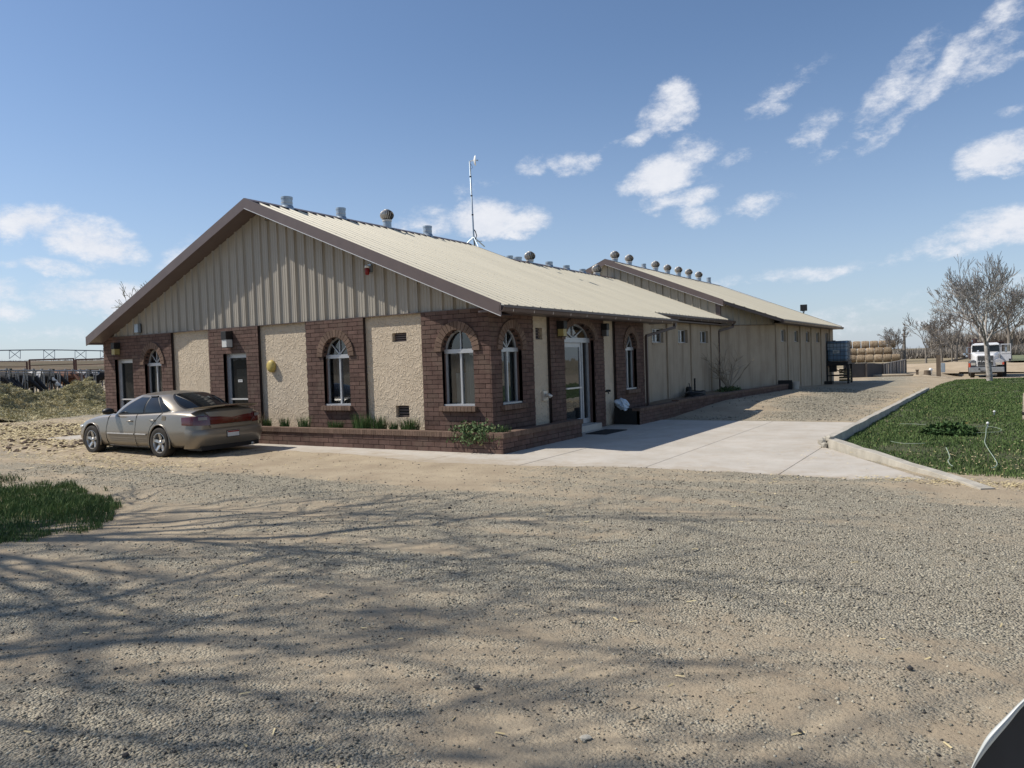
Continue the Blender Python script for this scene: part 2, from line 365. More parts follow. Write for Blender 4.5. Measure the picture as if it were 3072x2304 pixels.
# ------------------------------------------------------------------ loose stones (nobody could count them)
def stones(name, n, box, falloff, smin, smax, m, label, need=.35):
    x0, x1, y0, y1 = box; X = []; Y = []; tot = 0
    while tot < n:
        x = RNG.uniform(x0, x1, 200000); y = RNG.uniform(y0, y1, 200000); r = np.hypot(x, y)
        keep = RNG.random(200000) < np.clip((2.4/r)**falloff, 0, 1)
        ang = np.degrees(np.arctan2(x, y)); keep &= (ang > -70) & (ang < 8)
        g = gravel_amt(x, y); keep &= RNG.random(200000) < np.clip(g-need+.18, .03, 1)
        keep &= ~((y > np.interp(x, FX, FY)+.35*RNG.random(200000)**3) & (y < 20) & (x < -.6))
        keep &= ~((x > -2.6) & (y > 11)); keep &= ~((x < -8.4) & (y > 3.4) & (y < 6.0))
        X.append(x[keep]); Y.append(y[keep]); tot += keep.sum()
    X = np.concatenate(X)[:n]; Y = np.concatenate(Y)[:n]; r = np.hypot(X, Y)
    s = smin + (smax-smin)*RNG.random(n)**5; s = s*np.clip(.75+r*.07, 1, 1.7)
    base = np.array([[1, 0, 0], [0, 1, 0], [-1, 0, 0], [0, -1, 0], [0, 0, 1], [0, 0, -1.0]])
    v = base[None]*s[:, None, None]*(RNG.uniform(.6, 1.25, (n, 6, 1)))*np.array([1, 1, .62])[None, None]
    v += RNG.normal(0, .16, (n, 6, 3))*s[:, None, None]
    th = RNG.uniform(0, 2*pi, n); c, sn = np.cos(th), np.sin(th)
    vx = v[..., 0]*c[:, None]-v[..., 1]*sn[:, None]; vy = v[..., 0]*sn[:, None]+v[..., 1]*c[:, None]
    z = ground_h(X, Y)+.010*fbm(X*5.0, Y*5.0, 4, 21, .6)+.012*np.abs(fbm(X*1.3, Y*1.3, 3, 31))
    P = np.stack([vx+X[:, None], vy+Y[:, None], v[..., 2]+(z+s*.18)[:, None]], -1).reshape(-1, 3)
    fb = np.array([[0, 1, 4], [1, 2, 4], [2, 3, 4], [3, 0, 4], [1, 0, 5], [2, 1, 5], [3, 2, 5], [0, 3, 5]])
    Fc = (fb[None]+(np.arange(n)*6)[:, None, None]).reshape(-1, 3)
    return tag(fast_mesh(name, P, Fc, m), label, 'gravel', kind='stuff')
M_stone = mat('gravel_stone', (.205, .185, .14), .9, col2=(.40, .36, .275), scale=9, rand=.55)
stones('gravel', 85000, (-16, 5, 1.2, 11.4), 1.55, .003, .0135, M_stone, 'loose grey gravel scattered over the dirt yard')
stones('gravel', 6000, (-7.3, -2.6, 19.9, 34), .45, .008, .022, M_stone, 'grey gravel on the track beside the barn', need=.2)
stones('dark_gravel_and_shade', 14000, (-16, 5, 1.2, 11.2), 1.2, .0035, .012, mat('dark_stone_and_shade', (.045, .040, .036), .9, col2=(.09, .08, .07), rand=.3), 'dark pebbles and clods strewn over the yard, some standing in for stone shadows', need=0)  # dark stones, part of them putting the specks of shadow into colour
# the few stones big enough to see one by one
M_dark = mat('dark_stone', (.05, .045, .042), .85, rand=.3)
M_pale = mat('pale_stone', (.55, .50, .40), .8, rand=.1)
def rock(px, py, size, m, label, flat=.6, seed=0, name='stone'):
    p = onZ(px, py, 0); rr = random.Random(seed); bm = bmesh.new(); bmesh.ops.create_icosphere(bm, subdivisions=2, radius=1)
    for v in bm.verts: v.co = Vector((v.co.x*1.25, v.co.y, v.co.z*flat))*size*(1+.22*(rr.random()-.5)*2)
    me = bpy.data.meshes.new(name); bm.to_mesh(me); bm.free(); me.materials.append(m); o = bpy.data.objects.new(name, me); COL.objects.link(o)
    z = float(ground_h(p.x, p.y)); o.location = (p.x, p.y, z+.01+size*flat*.55); o.rotation_euler.z = rr.random()*6
    return tag(o, label, 'stone', 'single stones lying in the yard')
rock(1755, 2220, .022, M_pale, 'pale flat oval stone on the gravel near the bottom centre', .35, 1)
rock(1348, 1526, .02, M_dark, 'dark clod in the tree shadow, middle of the yard', .6, 2)
rock(1950, 1590, .02, M_dark, 'lone dark stone in the yard before the concrete slab', .6, 3)
rock(1431, 2068, .016, M_dark, 'dark oval stone at the upper edge of the bare tan patch', .45, 4)
rock(2730, 2014, .015, M_dark, 'dark jagged stone right of centre on the gravel', .6, 5)
rock(378, 2275, .013, M_dark, 'rounded dark stone in the bottom left corner of the yard', .75, 6)
rock(348, 2017, .011, M_dark, 'small dark stone on the dirt at lower left', .7, 7)
rock(2400, 2200, .011, M_dark, 'small black stone left of the vehicle mirror', .7, 8)

# ------------------------------------------------------------------ concrete apron: pale slabs with sawn joints
def slab_material():
    m = mat('concrete', (.42, .38, .32), .9, col2=(.53, .485, .42), scale=.9, bump=.25, bscale=90, detail=9)
    nt = m.node_tree; N = nt.nodes; L = nt.links; b = N['Principled BSDF']; src = b.inputs['Base Color'].links[0].from_socket
    geo = N.new('ShaderNodeNewGeometry')
    n = N.new('ShaderNodeTexNoise'); n.inputs['Scale'].default_value = 2.6; n.inputs['Detail'].default_value = 10; n.inputs['Roughness'].default_value = .75; L.new(geo.outputs[0], n.inputs['Vector'])
    r = N.new('ShaderNodeMapRange'); r.inputs[1].default_value = .47; r.inputs[2].default_value = .75; r.inputs[4].default_value = .6; L.new(n.outputs[0], r.inputs[0])
    mx = N.new('ShaderNodeMix'); mx.data_type = 'RGBA'; L.new(r.outputs[0], mx.inputs[0]); L.new(src, mx.inputs[6]); mx.inputs[7].default_value = (.37, .29, .205, 1)
    # dust blown in over the front edge
    sp = N.new('ShaderNodeSeparateXYZ'); L.new(geo.outputs[0], sp.inputs[0]); yy = N.new('ShaderNodeMath'); yy.operation = 'MULTIPLY_ADD'; L.new(n.outputs[0], yy.inputs[0]); yy.inputs[1].default_value = -2.6; L.new(sp.outputs[1], yy.inputs[2])
    r3 = N.new('ShaderNodeMapRange'); r3.inputs[1].default_value = 9.1; r3.inputs[2].default_value = 10.2; r3.inputs[3].default_value = .85; r3.inputs[4].default_value = 0; L.new(yy.outputs[0], r3.inputs[0])
    m3 = N.new('ShaderNodeMix'); m3.data_type = 'RGBA'; L.new(r3.outputs[0], m3.inputs[0]); L.new(mx.outputs[2], m3.inputs[6]); m3.inputs[7].default_value = (.36, .29, .205, 1); L.new(m3.outputs[2], b.inputs['Base Color'])
    return m
M_conc = slab_material()
def ragged(p0, p1, n, amp, seed):
    r = random.Random(seed); out = []
    for i in range(n+1):
        t = i/n; x = p0[0]+(p1[0]-p0[0])*t; y = p0[1]+(p1[1]-p0[1])*t
        out.append((x, y+(0 if i in (0, n) else r.uniform(-amp, amp))))
    return out
slabs = []
sx = [-22.6, -19.6, -16.6, -13.6, -10.6, -8.6, -6.6, -4.55, -2.5]
front = {-22.6: 10.85, -19.6: 10.8, -16.6: 10.78, -13.6: 10.78, -10.6: 10.84, -8.6: 10.45, -6.6: 10.52, -4.55: 11.02, -2.5: 11.02}
for i in range(len(sx)-1):
    x0, x1 = sx[i]+.006, sx[i+1]-.006
    yb = 12.5 if x1 < -7.7 else 15.3
    e = ragged((x0, front[sx[i]]), (x1, front[sx[i+1]]), 14, .045, i)
    slabs.append(e+[(x1, yb-.006), (x0, yb-.006)])
for x0, x1, y0, y1 in [(-8.25, -6.6, 15.3, 19.7), (-6.6, -4.55, 15.3, 19.7), (-4.55, -2.5, 15.3, 19.7)]:
    slabs.append([(x0+.006, y0+.006), (x1-.006, y0+.006), (x1-.006, y1), (x0+.006, y1)])
slabs.append(ragged((-2.494, 11.0), (-.75, 10.82), 12, .03, 77)+[(-.62, 11.25), (-2.494, 14.55)])
apron = thing('concrete_apron', 'pale concrete apron and walk round the brick building', None, (-8, 12, 0)); apron['kind'] = 'structure'
for i, pg in enumerate(slabs):
    MB().prism([(x, y, -.10) for x, y in pg], (0, 0, .112+.001*(i % 3))).build('slab', M_conc, apron, bevel=.004)

# ------------------------------------------------------------------ kerb round the right lawn
M_kerb = mat('kerb_concrete', (.33, .30, .245), .9, col2=(.50, .46, .385), scale=4, bump=.5, bscale=50)
kerb = thing('lawn_kerb', 'weathered concrete kerb edging the right lawn, chipped at its corner', 'kerb', (-2.4, 14.6, 0))
def kerb_run(p0, p1, n, h0, h1, w=.17):
    a = Vector((*p0, 0)); b_ = Vector((*p1, 0)); d = (b_-a).normalized(); nrm = Vector((-d.y, d.x, 0))*w/2; r = random.Random(5)
    for i in range(n):
        q0 = a.lerp(b_, i/n)+d*.006; q1 = a.lerp(b_, (i+1)/n)-d*.006; ha = h0+(h1-h0)*i/n; hb = h0+(h1-h0)*(i+1)/n
        mb = MB(); k = 6; rows = []
        for j in range(k+1):
            t = j/k; q = q0.lerp(q1, t); h = ha+(hb-ha)*t+r.uniform(-.008, .008); e = nrm*(1+r.uniform(-.08, .08))
            rows.append([q-e+Vector((0, 0, -.12)), q+e+Vector((0, 0, -.12)), q+e*.93+Vector((0, 0, h)), q-e*.93+Vector((0, 0, h))])
        for j in range(k):
            A, B = rows[j], rows[j+1]; mb.add(A+B, [(0, 1, 5, 4), (1, 2, 6, 5), (2, 3, 7, 6), (3, 0, 4, 7)])
        mb.add(rows[0], [(0, 3, 2, 1)]); mb.add(rows[-1], [(0, 1, 2, 3)])
        mb.build('kerb_stone', M_kerb, kerb, bevel=.006)
kerb_run((-2.38, 14.62), (.03, 10.75), 2, .165, .03, .18)
kerb_run((-2.42, 14.72), (-1.98, 35.4), 7, .18, .11, .15)
for k in range(5):
    r = random.Random(k+50); bm = bmesh.new(); bmesh.ops.create_icosphere(bm, subdivisions=1, radius=.05+.03*r.random())
    for v in bm.verts: v.co *= 1+.4*(r.random()-.5)
    me = bpy.data.meshes.new('chip'); bm.to_mesh(me); bm.free(); me.materials.append(M_kerb); o = bpy.data.objects.new('chip', me); COL.objects.link(o)
    o.parent = kerb; o.location = Vector((-2.44+r.uniform(-.06, .06), 14.52+r.uniform(-.08, .1), .05+.05*k*.6))-wloc(kerb)

# ------------------------------------------------------------------ lawns
M_turf = mat('turf_soil', (.045, .055, .022), .95, col2=(.085, .085, .040), scale=2.2, bump=.6, bscale=40)
def blade_material(name, c1, c2, c3):
    m = mat(name, c1, .7, col2=c2, scale=1.3, rand=.35, spec=.25)
    nt = m.node_tree; N = nt.nodes; L = nt.links; b = N['Principled BSDF']; src = b.inputs['Base Color'].links[0].from_socket
    geo = N.new('ShaderNodeNewGeometry'); r = N.new('ShaderNodeMapRange'); r.inputs[1].default_value = .965; r.inputs[2].default_value = .97; L.new(geo.outputs['Random Per Island'], r.inputs[0])
    mx = N.new('ShaderNodeMix'); mx.data_type = 'RGBA'; L.new(r.outputs[0], mx.inputs[0]); L.new(src, mx.inputs[6]); mx.inputs[7].default_value = (*c3, 1); L.new(mx.outputs[2], b.inputs['Base Color'])
    return m
M_grass = blade_material('grass_blade', (.062, .106, .030), (.125, .180, .056), (.30, .26, .12))
def point_in(poly, X, Y):
    ins = np.zeros(X.shape, bool); n = len(poly); j = n-1
    for i in range(n):
        xi, yi = poly[i]; xj, yj = poly[j]
        c = ((yi > Y) != (yj > Y)) & (X < (xj-xi)*(Y-yi)/(yj-yi+1e-12)+xi); ins ^= c; j = i
    return ins
def grass(name, poly, n, h0, h1, w, m, label, dens_exp=0.0, zf=None, edge=.0, cat='grass'):
    px = [p[0] for p in poly]; py = [p[1] for p in poly]; XS = []; YS = []; tot = 0
    while tot < n:
        x = RNG.uniform(min(px), max(px), 150000); y = RNG.uniform(min(py), max(py), 150000)
        k = point_in(poly, x+edge*fbm(x*3, y*3, 3, 60), y+edge*fbm(x*3, y*3, 3, 61))
        r = np.hypot(x, y); k &= RNG.random(x.shape) < (min(np.hypot(px, py))/r)**dens_exp
        k &= RNG.random(x.shape) < np.clip(.75+1.1*fbm(x*.9, y*.9, 4, 63), .12, 1)
        XS.append(x[k]); YS.append(y[k]); tot += k.sum()
    X = np.concatenate(XS)[:n]; Y = np.concatenate(YS)[:n]; r = np.hypot(X, Y)
    h = (h0+(h1-h0)*RNG.random(n))*(1+.5*fbm(X*.8, Y*.8, 3, 66)); th = RNG.uniform(0, 2*pi, n); le = RNG.uniform(.1, .75, n)*h; ww = w*RNG.uniform(.6, 1.3, n)*np.clip(r/9, 1, 3.2)
    ld = RNG.uniform(0, 2*pi, n)
    z = zf(X, Y)
    c, s = np.cos(th)*ww/2, np.sin(th)*ww/2; lx, ly = np.cos(ld)*le, np.sin(ld)*le
    A = np.stack([X-c, Y-s, z], -1); B = np.stack([X+c, Y+s, z], -1)
    Cc = np.stack([X+c*.7+lx*.4, Y+s*.7+ly*.4, z+h*.6], -1); D = np.stack([X-c*.7+lx*.4, Y-s*.7+ly*.4, z+h*.6], -1); E = np.stack([X+lx, Y+ly, z+h], -1)
    P = np.stack([A, B, Cc, D, E], 1).reshape(-1, 3); o = np.arange(n)*5
    Fc = np.concatenate([np.stack([o, o+1, o+2], -1), np.stack([o, o+2, o+3], -1), np.stack([o+3, o+2, o+4], -1)])
    return tag(fast_mesh(name, P, Fc, m), label, cat, kind='stuff')
lawn_r = [(-2.32, 14.75), (-1.9, 14.2), (-1.02, 12.75), (-.42, 11.9), (.4, 11.7), (2.6, 11.6), (7, 12.4), (14, 20), (18, 45.5), (1.0, 45.8), (-1.2, 46.0), (-1.75, 41), (-1.9, 35.3)]
def lawn_z(x, y): return .008+.07*sstep(0, 3.5, lawn_edge(x, y))+.02*fbm(x*.6, y*.6, 3, 71)*sstep(0, 1, lawn_edge(x, y))
def sheet(name, poly, zf, m, step, label):
    xs = np.arange(min(p[0] for p in poly), max(p[0] for p in poly)+step, step); ys = np.arange(min(p[1] for p in poly), max(p[1] for p in poly)+step, step)
    A, B = np.meshgrid(xs, ys); Z = zf(A, B); nx = len(xs)
    Vv = np.stack([A, B, Z], -1).reshape(-1, 3); i = (np.arange(len(ys)-1)[:, None]*nx+np.arange(nx-1)[None]).ravel()
    cx_ = A.ravel()[i]+step/2; cy_ = B.ravel()[i]+step/2; i = i[point_in(poly, cx_, cy_)]
    return tag(fast_mesh(name, Vv, np.stack([i, i+1, i+1+nx, i+nx], -1), m, True), label, kind='structure')
sheet('lawn', lawn_r, lambda x, y: lawn_z(x, y)-.004, M_turf, .12, 'green lawn to the right behind the concrete kerb')
grass('grass', lawn_r, 260000, .02, .05, .009, M_grass, 'short green grass of the right lawn', 1.3, lawn_z, .06)
lawn_l = [(-22, 7.4), (-14.5, 6.5), (-12.4, 6.15), (-10.6, 5.85), (-9.3, 5.35), (-8.7, 4.9), (-8.45, 4.3), (-8.75, 3.7), (-9.6, 3.0), (-12, 1.5), (-20, -1)]
def lawnl_z(x, y): return ground_h(x, y)+.004+.012*fbm(x*1.5, y*1.5, 3, 72)
sheet('lawn', [(-13+(x+13)*.93, 3.6+(y-3.6)*.84) for x, y in lawn_l], lawnl_z, M_turf, .12, 'dark green lawn corner at the left edge of the yard')
grass('grass', lawn_l, 120000, .04, .11, .007, M_grass, 'thick green grass of the left lawn corner', 1.2, lawnl_z, .5)
# dry edge along the right lawn and scattered straw
M_straw = mat('straw', (.42, .33, .17), .8, col2=(.62, .52, .30), scale=3, rand=.3)
def straw(name, cx, cy, sx_, sy_, n, ln, label, zf=ground_h, m=None, w=.004, cat='straw'):
    X = RNG.normal(cx, sx_, n); Y = RNG.normal(cy, sy_, n); th = RNG.uniform(0, 2*pi, n); l = ln*RNG.uniform(.4, 1, n); z = zf(X, Y)+.008
    r = np.hypot(X, Y); ww = w*np.clip(r/8, 1, 4)
    dx, dy = np.cos(th)*l/2, np.sin(th)*l/2; qx, qy = -np.sin(th)*ww, np.cos(th)*ww; dz = RNG.uniform(0, .25, n)*l
    P = np.stack([np.stack([X-dx-qx, Y-dy-qy, z], -1), np.stack([X+dx-qx, Y+dy-qy, z+dz], -1), np.stack([X+dx+qx, Y+dy+qy, z+dz+.003], -1), np.stack([X-dx+qx, Y-dy+qy, z+.003], -1)], 1).reshape(-1, 3)
    o = np.arange(n)*4; return tag(fast_mesh(name, P, np.stack([o, o+1, o+2, o+3], -1), m or M_straw), label, cat, kind='stuff')
straw('straw', -15.5, 8.6, 2.2, .5, 900, .09, 'scattered straw on the dirt beside the car')
straw('straw', -3.5, 4.5, 4, 1.8, 260, .07, 'stray straw bits on the gravel')
straw('dry_leaves', .9, 11.15, 1.6, .15, 2200, .05, 'dry leaves and straw along the lawn edge', cat='leaves')
straw('dry_leaves', -2.35, 24, .12, 7, 900, .09, 'dry leaves blown against the long kerb', cat='leaves')
straw('dry_leaves', 1.2, 13.0, 1.9, .8, 700, .035, 'dry clippings lying on the right lawn', lambda x, y: lawn_z(x, y)+.05, cat='leaves')
# ------------------------------------------------------------------ building geometry (metres)
YW = 12.40; XW = -8.25; XL = -21.92            # brick faces of the front building
X2 = -8.72; Y2A, Y2B = 20.334, 29.25           # stucco middle section
X3 = -7.20; Y3B = 45.5; Y3D = 31.75            # rear barn: side wall, end, corner after the angled wall
RIDGE = -14.88; RZ = 5.81; SL = .4167
def roof1(x): return RZ - SL*abs(x-RIDGE)
R2X, R2Z = -13.2, RZ-SL*(14.88-13.2)          # middle ridge lies lower, same slope plane
def roof2(x): return R2Z - SL*abs(x-R2X)
R3X, R3Z = -13.4, 5.88
def roof3(x): return R3Z - SL*abs(x-R3X)
TOPW = 2.85

# ------------------------------------------------------------------ materials
def brick_material(name, c1, c2, c3):
    m = mat(name, c1, .9, col2=c2, scale=7, bump=.8, bscale=70, rand=.20, spec=.2, bdist=.006)
    nt = m.node_tree; N = nt.nodes; L = nt.links; b = N['Principled BSDF']; src = b.inputs['Base Color'].links[0].from_socket
    geo = N.new('ShaderNodeNewGeometry'); n = N.new('ShaderNodeTexNoise'); n.inputs['Scale'].default_value = 3.1; n.inputs['Detail'].default_value = 3; L.new(geo.outputs[0], n.inputs['Vector'])
    r = N.new('ShaderNodeMapRange'); r.inputs[1].default_value = .5; r.inputs[2].default_value = .66; r.inputs[4].default_value = .75; L.new(n.outputs[0], r.inputs[0])
    mx = N.new('ShaderNodeMix'); mx.data_type = 'RGBA'; L.new(r.outputs[0], mx.inputs[0]); L.new(src, mx.inputs[6]); mx.inputs[7].default_value = (*c3, 1); L.new(mx.outputs[2], b.inputs['Base Color'])
    return m
M_brick = brick_material('brown_brick', (.098, .060, .049), (.145, .092, .075), (.140, .098, .077))
M_cap = brick_material('tan_brick', (.128, .084, .063), (.185, .127, .095), (.155, .107, .078))
M_mortar = mat('dark_mortar', (.042, .031, .027), .95, bump=.5, bscale=80)
def stucco_material(name, c1, c2, relief, sc=5.0):
    m = mat(name, c1, .92, col2=c2, scale=1.6, spec=.15, detail=8)
    nt = m.node_tree; N = nt.nodes; L = nt.links; b = N['Principled BSDF']
    geo = N.new('ShaderNodeNewGeometry')
    w = N.new('ShaderNodeTexNoise'); w.inputs['Scale'].default_value = sc*.9; w.inputs['Detail'].default_value = 4; L.new(geo.outputs[0], w.inputs['Vector'])
    mx = N.new('ShaderNodeMix'); mx.data_type = 'RGBA'; mx.blend_type = 'ADD'; mx.inputs[0].default_value = .55; L.new(geo.outputs[0], mx.inputs[6]); L.new(w.outputs[1], mx.inputs[7])
    v = N.new('ShaderNodeTexNoise'); v.inputs['Scale'].default_value = sc*1.9; v.inputs['Detail'].default_value = 2.5; v.inputs['Roughness'].default_value = .45; L.new(mx.outputs[2], v.inputs['Vector'])
    a = N.new('ShaderNodeMath'); a.operation = 'SUBTRACT'; L.new(v.outputs[0], a.inputs[0]); a.inputs[1].default_value = .5
    a2 = N.new('ShaderNodeMath'); a2.operation = 'ABSOLUTE'; L.new(a.outputs[0], a2.inputs[0])
    r = N.new('ShaderNodeMapRange'); r.interpolation_type = 'SMOOTHSTEP'; r.inputs[1].default_value = .0; r.inputs[2].default_value = .075; r.inputs[3].default_value = 1; r.inputs[4].default_value = 0; L.new(a2.outputs[0], r.inputs[0])
    f = N.new('ShaderNodeTexNoise'); f.inputs['Scale'].default_value = 45; f.inputs['Detail'].default_value = 5; L.new(geo.outputs[0], f.inputs['Vector'])
    s = N.new('ShaderNodeMath'); s.operation = 'MULTIPLY_ADD'; L.new(f.outputs[0], s.inputs[0]); s.inputs[1].default_value = .14; L.new(r.outputs[0], s.inputs[2])
    bp = N.new('ShaderNodeBump'); bp.inputs['Strength'].default_value = relief; bp.inputs['Distance'].default_value = .012; L.new(s.outputs[0], bp.inputs['Height']); L.new(bp.outputs[0], b.inputs['Normal'])
    return m
M_stucco = stucco_material('trowelled_stucco', (.51, .42, .31), (.58, .485, .365), .75, 3.8)
def stained(name, c1, c2, c3):
    m = stucco_material(name, c1, c2, .25, 9)
    nt = m.node_tree; N = nt.nodes; L = nt.links; b = N['Principled BSDF']; src = b.inputs['Base Color'].links[0].from_socket
    geo = N.new('ShaderNodeNewGeometry'); mp = N.new('ShaderNodeMapping'); mp.inputs['Scale'].default_value = (2.2, 2.2, .22); L.new(geo.outputs[0], mp.inputs[0])
    n = N.new('ShaderNodeTexNoise'); n.inputs['Scale'].default_value = 1.5; n.inputs['Detail'].default_value = 9; n.inputs['Roughness'].default_value = .7; L.new(mp.outputs[0], n.inputs['Vector'])
    r = N.new('ShaderNodeMapRange'); r.inputs[1].default_value = .48; r.inputs[2].default_value = .70; r.inputs[4].default_value = .75; L.new(n.outputs[0], r.inputs[0])
    mx = N.new('ShaderNodeMix'); mx.data_type = 'RGBA'; L.new(r.outputs[0], mx.inputs[0]); L.new(src, mx.inputs[6]); mx.inputs[7].default_value = (*c3, 1); L.new(mx.outputs[2], b.inputs['Base Color'])
    return m
M_barn = stained('stained_stucco', (.40, .325, .24), (.47, .385, .285), (.27, .205, .145))
M_roof = mat('beige_roof_metal', (.52, .475, .365), .55, col2=(.57, .52, .40), scale=.5, metal=0, spec=.4, detail=8, stretch=(1, 3, 1), rand=.035)
M_siding = mat('taupe_siding_metal', (.355, .320, .262), .5, col2=(.39, .352, .288), scale=1.2, spec=.4, rand=.03)
M_fascia = mat('brown_trim_metal', (.112, .084, .078), .45, col2=(.135, .102, .094), scale=3, spec=.45)
M_gutter = mat('brown_gutter_metal', (.095, .066, .055), .4, var=.1, scale=3, spec=.5)
M_drip = mat('pale_metal_edge', (.62, .60, .58), .35, var=.05, metal=.3, spec=.6)
M_alum = mat('window_aluminium', (.46, .47, .48), .38, var=.06, metal=.35, spec=.5)
M_galv = mat('galvanised_steel', (.30, .36, .41), .42, col2=(.42, .48, .53), scale=5, metal=.55, spec=.5)
M_galvd = mat('weathered_steel', (.45, .42, .37), .4, col2=(.66, .61, .54), scale=7, metal=.35, spec=.5)
M_black = mat('black_metal', (.02, .019, .018), .5)
M_blackp = mat('black_plastic', (.013, .013, .014), .45)
M_ridge = mat('ridge_metal', (.42, .39, .32), .5, var=.05)
M_curt = mat('pale_curtain', (.50, .53, .52), .9, var=.08)
M_curtd = mat('grey_curtain', (.16, .18, .19), .9, var=.15)
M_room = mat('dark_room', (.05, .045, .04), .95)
M_white = mat('white_paint', (.78, .78, .76), .5, var=.03)
M_red = mat('red_plastic', (.24, .02, .018), .4)
def glass_material(name, tint, gloss=.16, rough=.02, trans=.75):
    m = bpy.data.materials.new(name); m.use_nodes = True; nt = m.node_tree; N = nt.nodes; L = nt.links; N.clear()
    o = N.new('ShaderNodeOutputMaterial'); t = N.new('ShaderNodeBsdfTransparent'); t.inputs[0].default_value = (*tint, 1)
    d = N.new('ShaderNodeBsdfDiffuse'); d.inputs[0].default_value = (.035, .04, .042, 1)
    g = N.new('ShaderNodeBsdfGlossy'); g.inputs['Roughness'].default_value = rough; g.inputs['Color'].default_value = (.9, .95, 1, 1)
    geo = N.new('ShaderNodeNewGeometry'); nz = N.new('ShaderNodeTexNoise'); nz.inputs['Scale'].default_value = 3.5; nz.inputs['Detail'].default_value = 1; L.new(geo.outputs[0], nz.inputs['Vector'])
    bp = N.new('ShaderNodeBump'); bp.inputs['Strength'].default_value = .06; bp.inputs['Distance'].default_value = .02; L.new(nz.outputs[0], bp.inputs['Height']); L.new(bp.outputs[0], g.inputs['Normal'])
    m1 = N.new('ShaderNodeMixShader'); m1.inputs[0].default_value = 1-trans; L.new(t.outputs[0], m1.inputs[1]); L.new(d.outputs[0], m1.inputs[2])
    f = N.new('ShaderNodeFresnel'); f.inputs[0].default_value = 1.5; a = N.new('ShaderNodeMath'); a.operation = 'ADD'; a.use_clamp = True; L.new(f.outputs[0], a.inputs[0]); a.inputs[1].default_value = gloss
    m2 = N.new('ShaderNodeMixShader'); L.new(a.outputs[0], m2.inputs[0]); L.new(m1.outputs[0], m2.inputs[1]); L.new(g.outputs[0], m2.inputs[2]); L.new(m2.outputs[0], o.inputs[0]); return m
M_glass = glass_material('window_glass', (.75, .8, .8), .05)
M_glassf = glass_material('front_door_glass', (.10, .11, .12), -.03, trans=.5)
M_glassd = glass_material('dark_door_glass', (.12, .13, .14), .04, trans=.5)

# ------------------------------------------------------------------ facade frames: (u along wall, d outward, z)
class Fac:
    def __init__(s, o, u, d): s.o = Vector(o); s.u = Vector(u).normalized(); s.d = Vector(d).normalized()
    def p(s, u, d, z): return s.o + s.u*u + s.d*d + Vector((0, 0, z))
    def box(s, mb, u0, u1, d0, d1, z0, z1):
        return mb.hexa([s.p(u0, d0, z0), s.p(u1, d0, z0), s.p(u1, d1, z0), s.p(u0, d1, z0), s.p(u0, d0, z1), s.p(u1, d0, z1), s.p(u1, d1, z1), s.p(u0, d1, z1)])
FA = Fac((0, YW, 0), (1, 0, 0), (0, -1, 0))     # u = world x
FB = Fac((XW, 0, 0), (0, 1, 0), (1, 0, 0))      # u = world y
F2 = Fac((X2, 0, 0), (0, 1, 0), (1, 0, 0))
F3 = Fac((X3, 0, 0), (0, 1, 0), (1, 0, 0))
dg0 = Vector((X2-.0, Y2B+.0, 0)); dg1 = Vector((X3, Y3D, 0)); dgu = (dg1-dg0)
FD = Fac(dg0, dgu, (dgu.y, -dgu.x, 0)); DGL = dgu.length

class Opening:       # rectangle with optional elliptical head
    def __init__(s, u0, u1, z0, zs, zt=None): s.u0, s.u1, s.z0, s.zs, s.zt = u0, u1, z0, zs, zt or zs
    def span(s, z, grow=0.0):
        if z < s.z0-grow or z > s.zt+grow: return None
        c = (s.u0+s.u1)/2; w = (s.u1-s.u0)/2+grow
        if z <= s.zs or s.zt <= s.zs: return (c-w, c+w)
        k = 1-((z-s.zs)/(s.zt+grow-s.zs))**2
        return (c-w*math.sqrt(k), c+w*math.sqrt(k)) if k > 0.01 else None
    def outline(s, n=16, g=0.0):
        c = (s.u0+s.u1)/2; w = (s.u1-s.u0)/2+g
        pts = [(c-w, s.z0-g), (c+w, s.z0-g)]
        if s.zt > s.zs:
            for i in range(n+1):
                a = pi*i/n; pts.append((c+w*math.cos(a), s.zs+(s.zt+g-s.zs)*math.sin(a)))
        else: pts += [(c+w, s.zs+g), (c-w, s.zs+g)]
        return pts
def cuts(u0, u1, z, ops, grow=0.0):
    segs = [(u0, u1)]
    for o in ops:
        sp = o.span(z, grow)
        if not sp: continue
        new = []
        for a, b in segs:
            if sp[1] <= a or sp[0] >= b: new.append((a, b)); continue
            if sp[0] > a: new.append((a, sp[0]))
            if sp[1] < b: new.append((sp[1], b))
        segs = new
    return segs

office = thing('dairy_office', 'long low brick and stucco dairy building with beige metal roof', 'building', (-15, 16, 0))
barn = thing('dairy_barn', 'taller stucco barn joined to the back of the brick building', 'building', (-13, 37, 0))

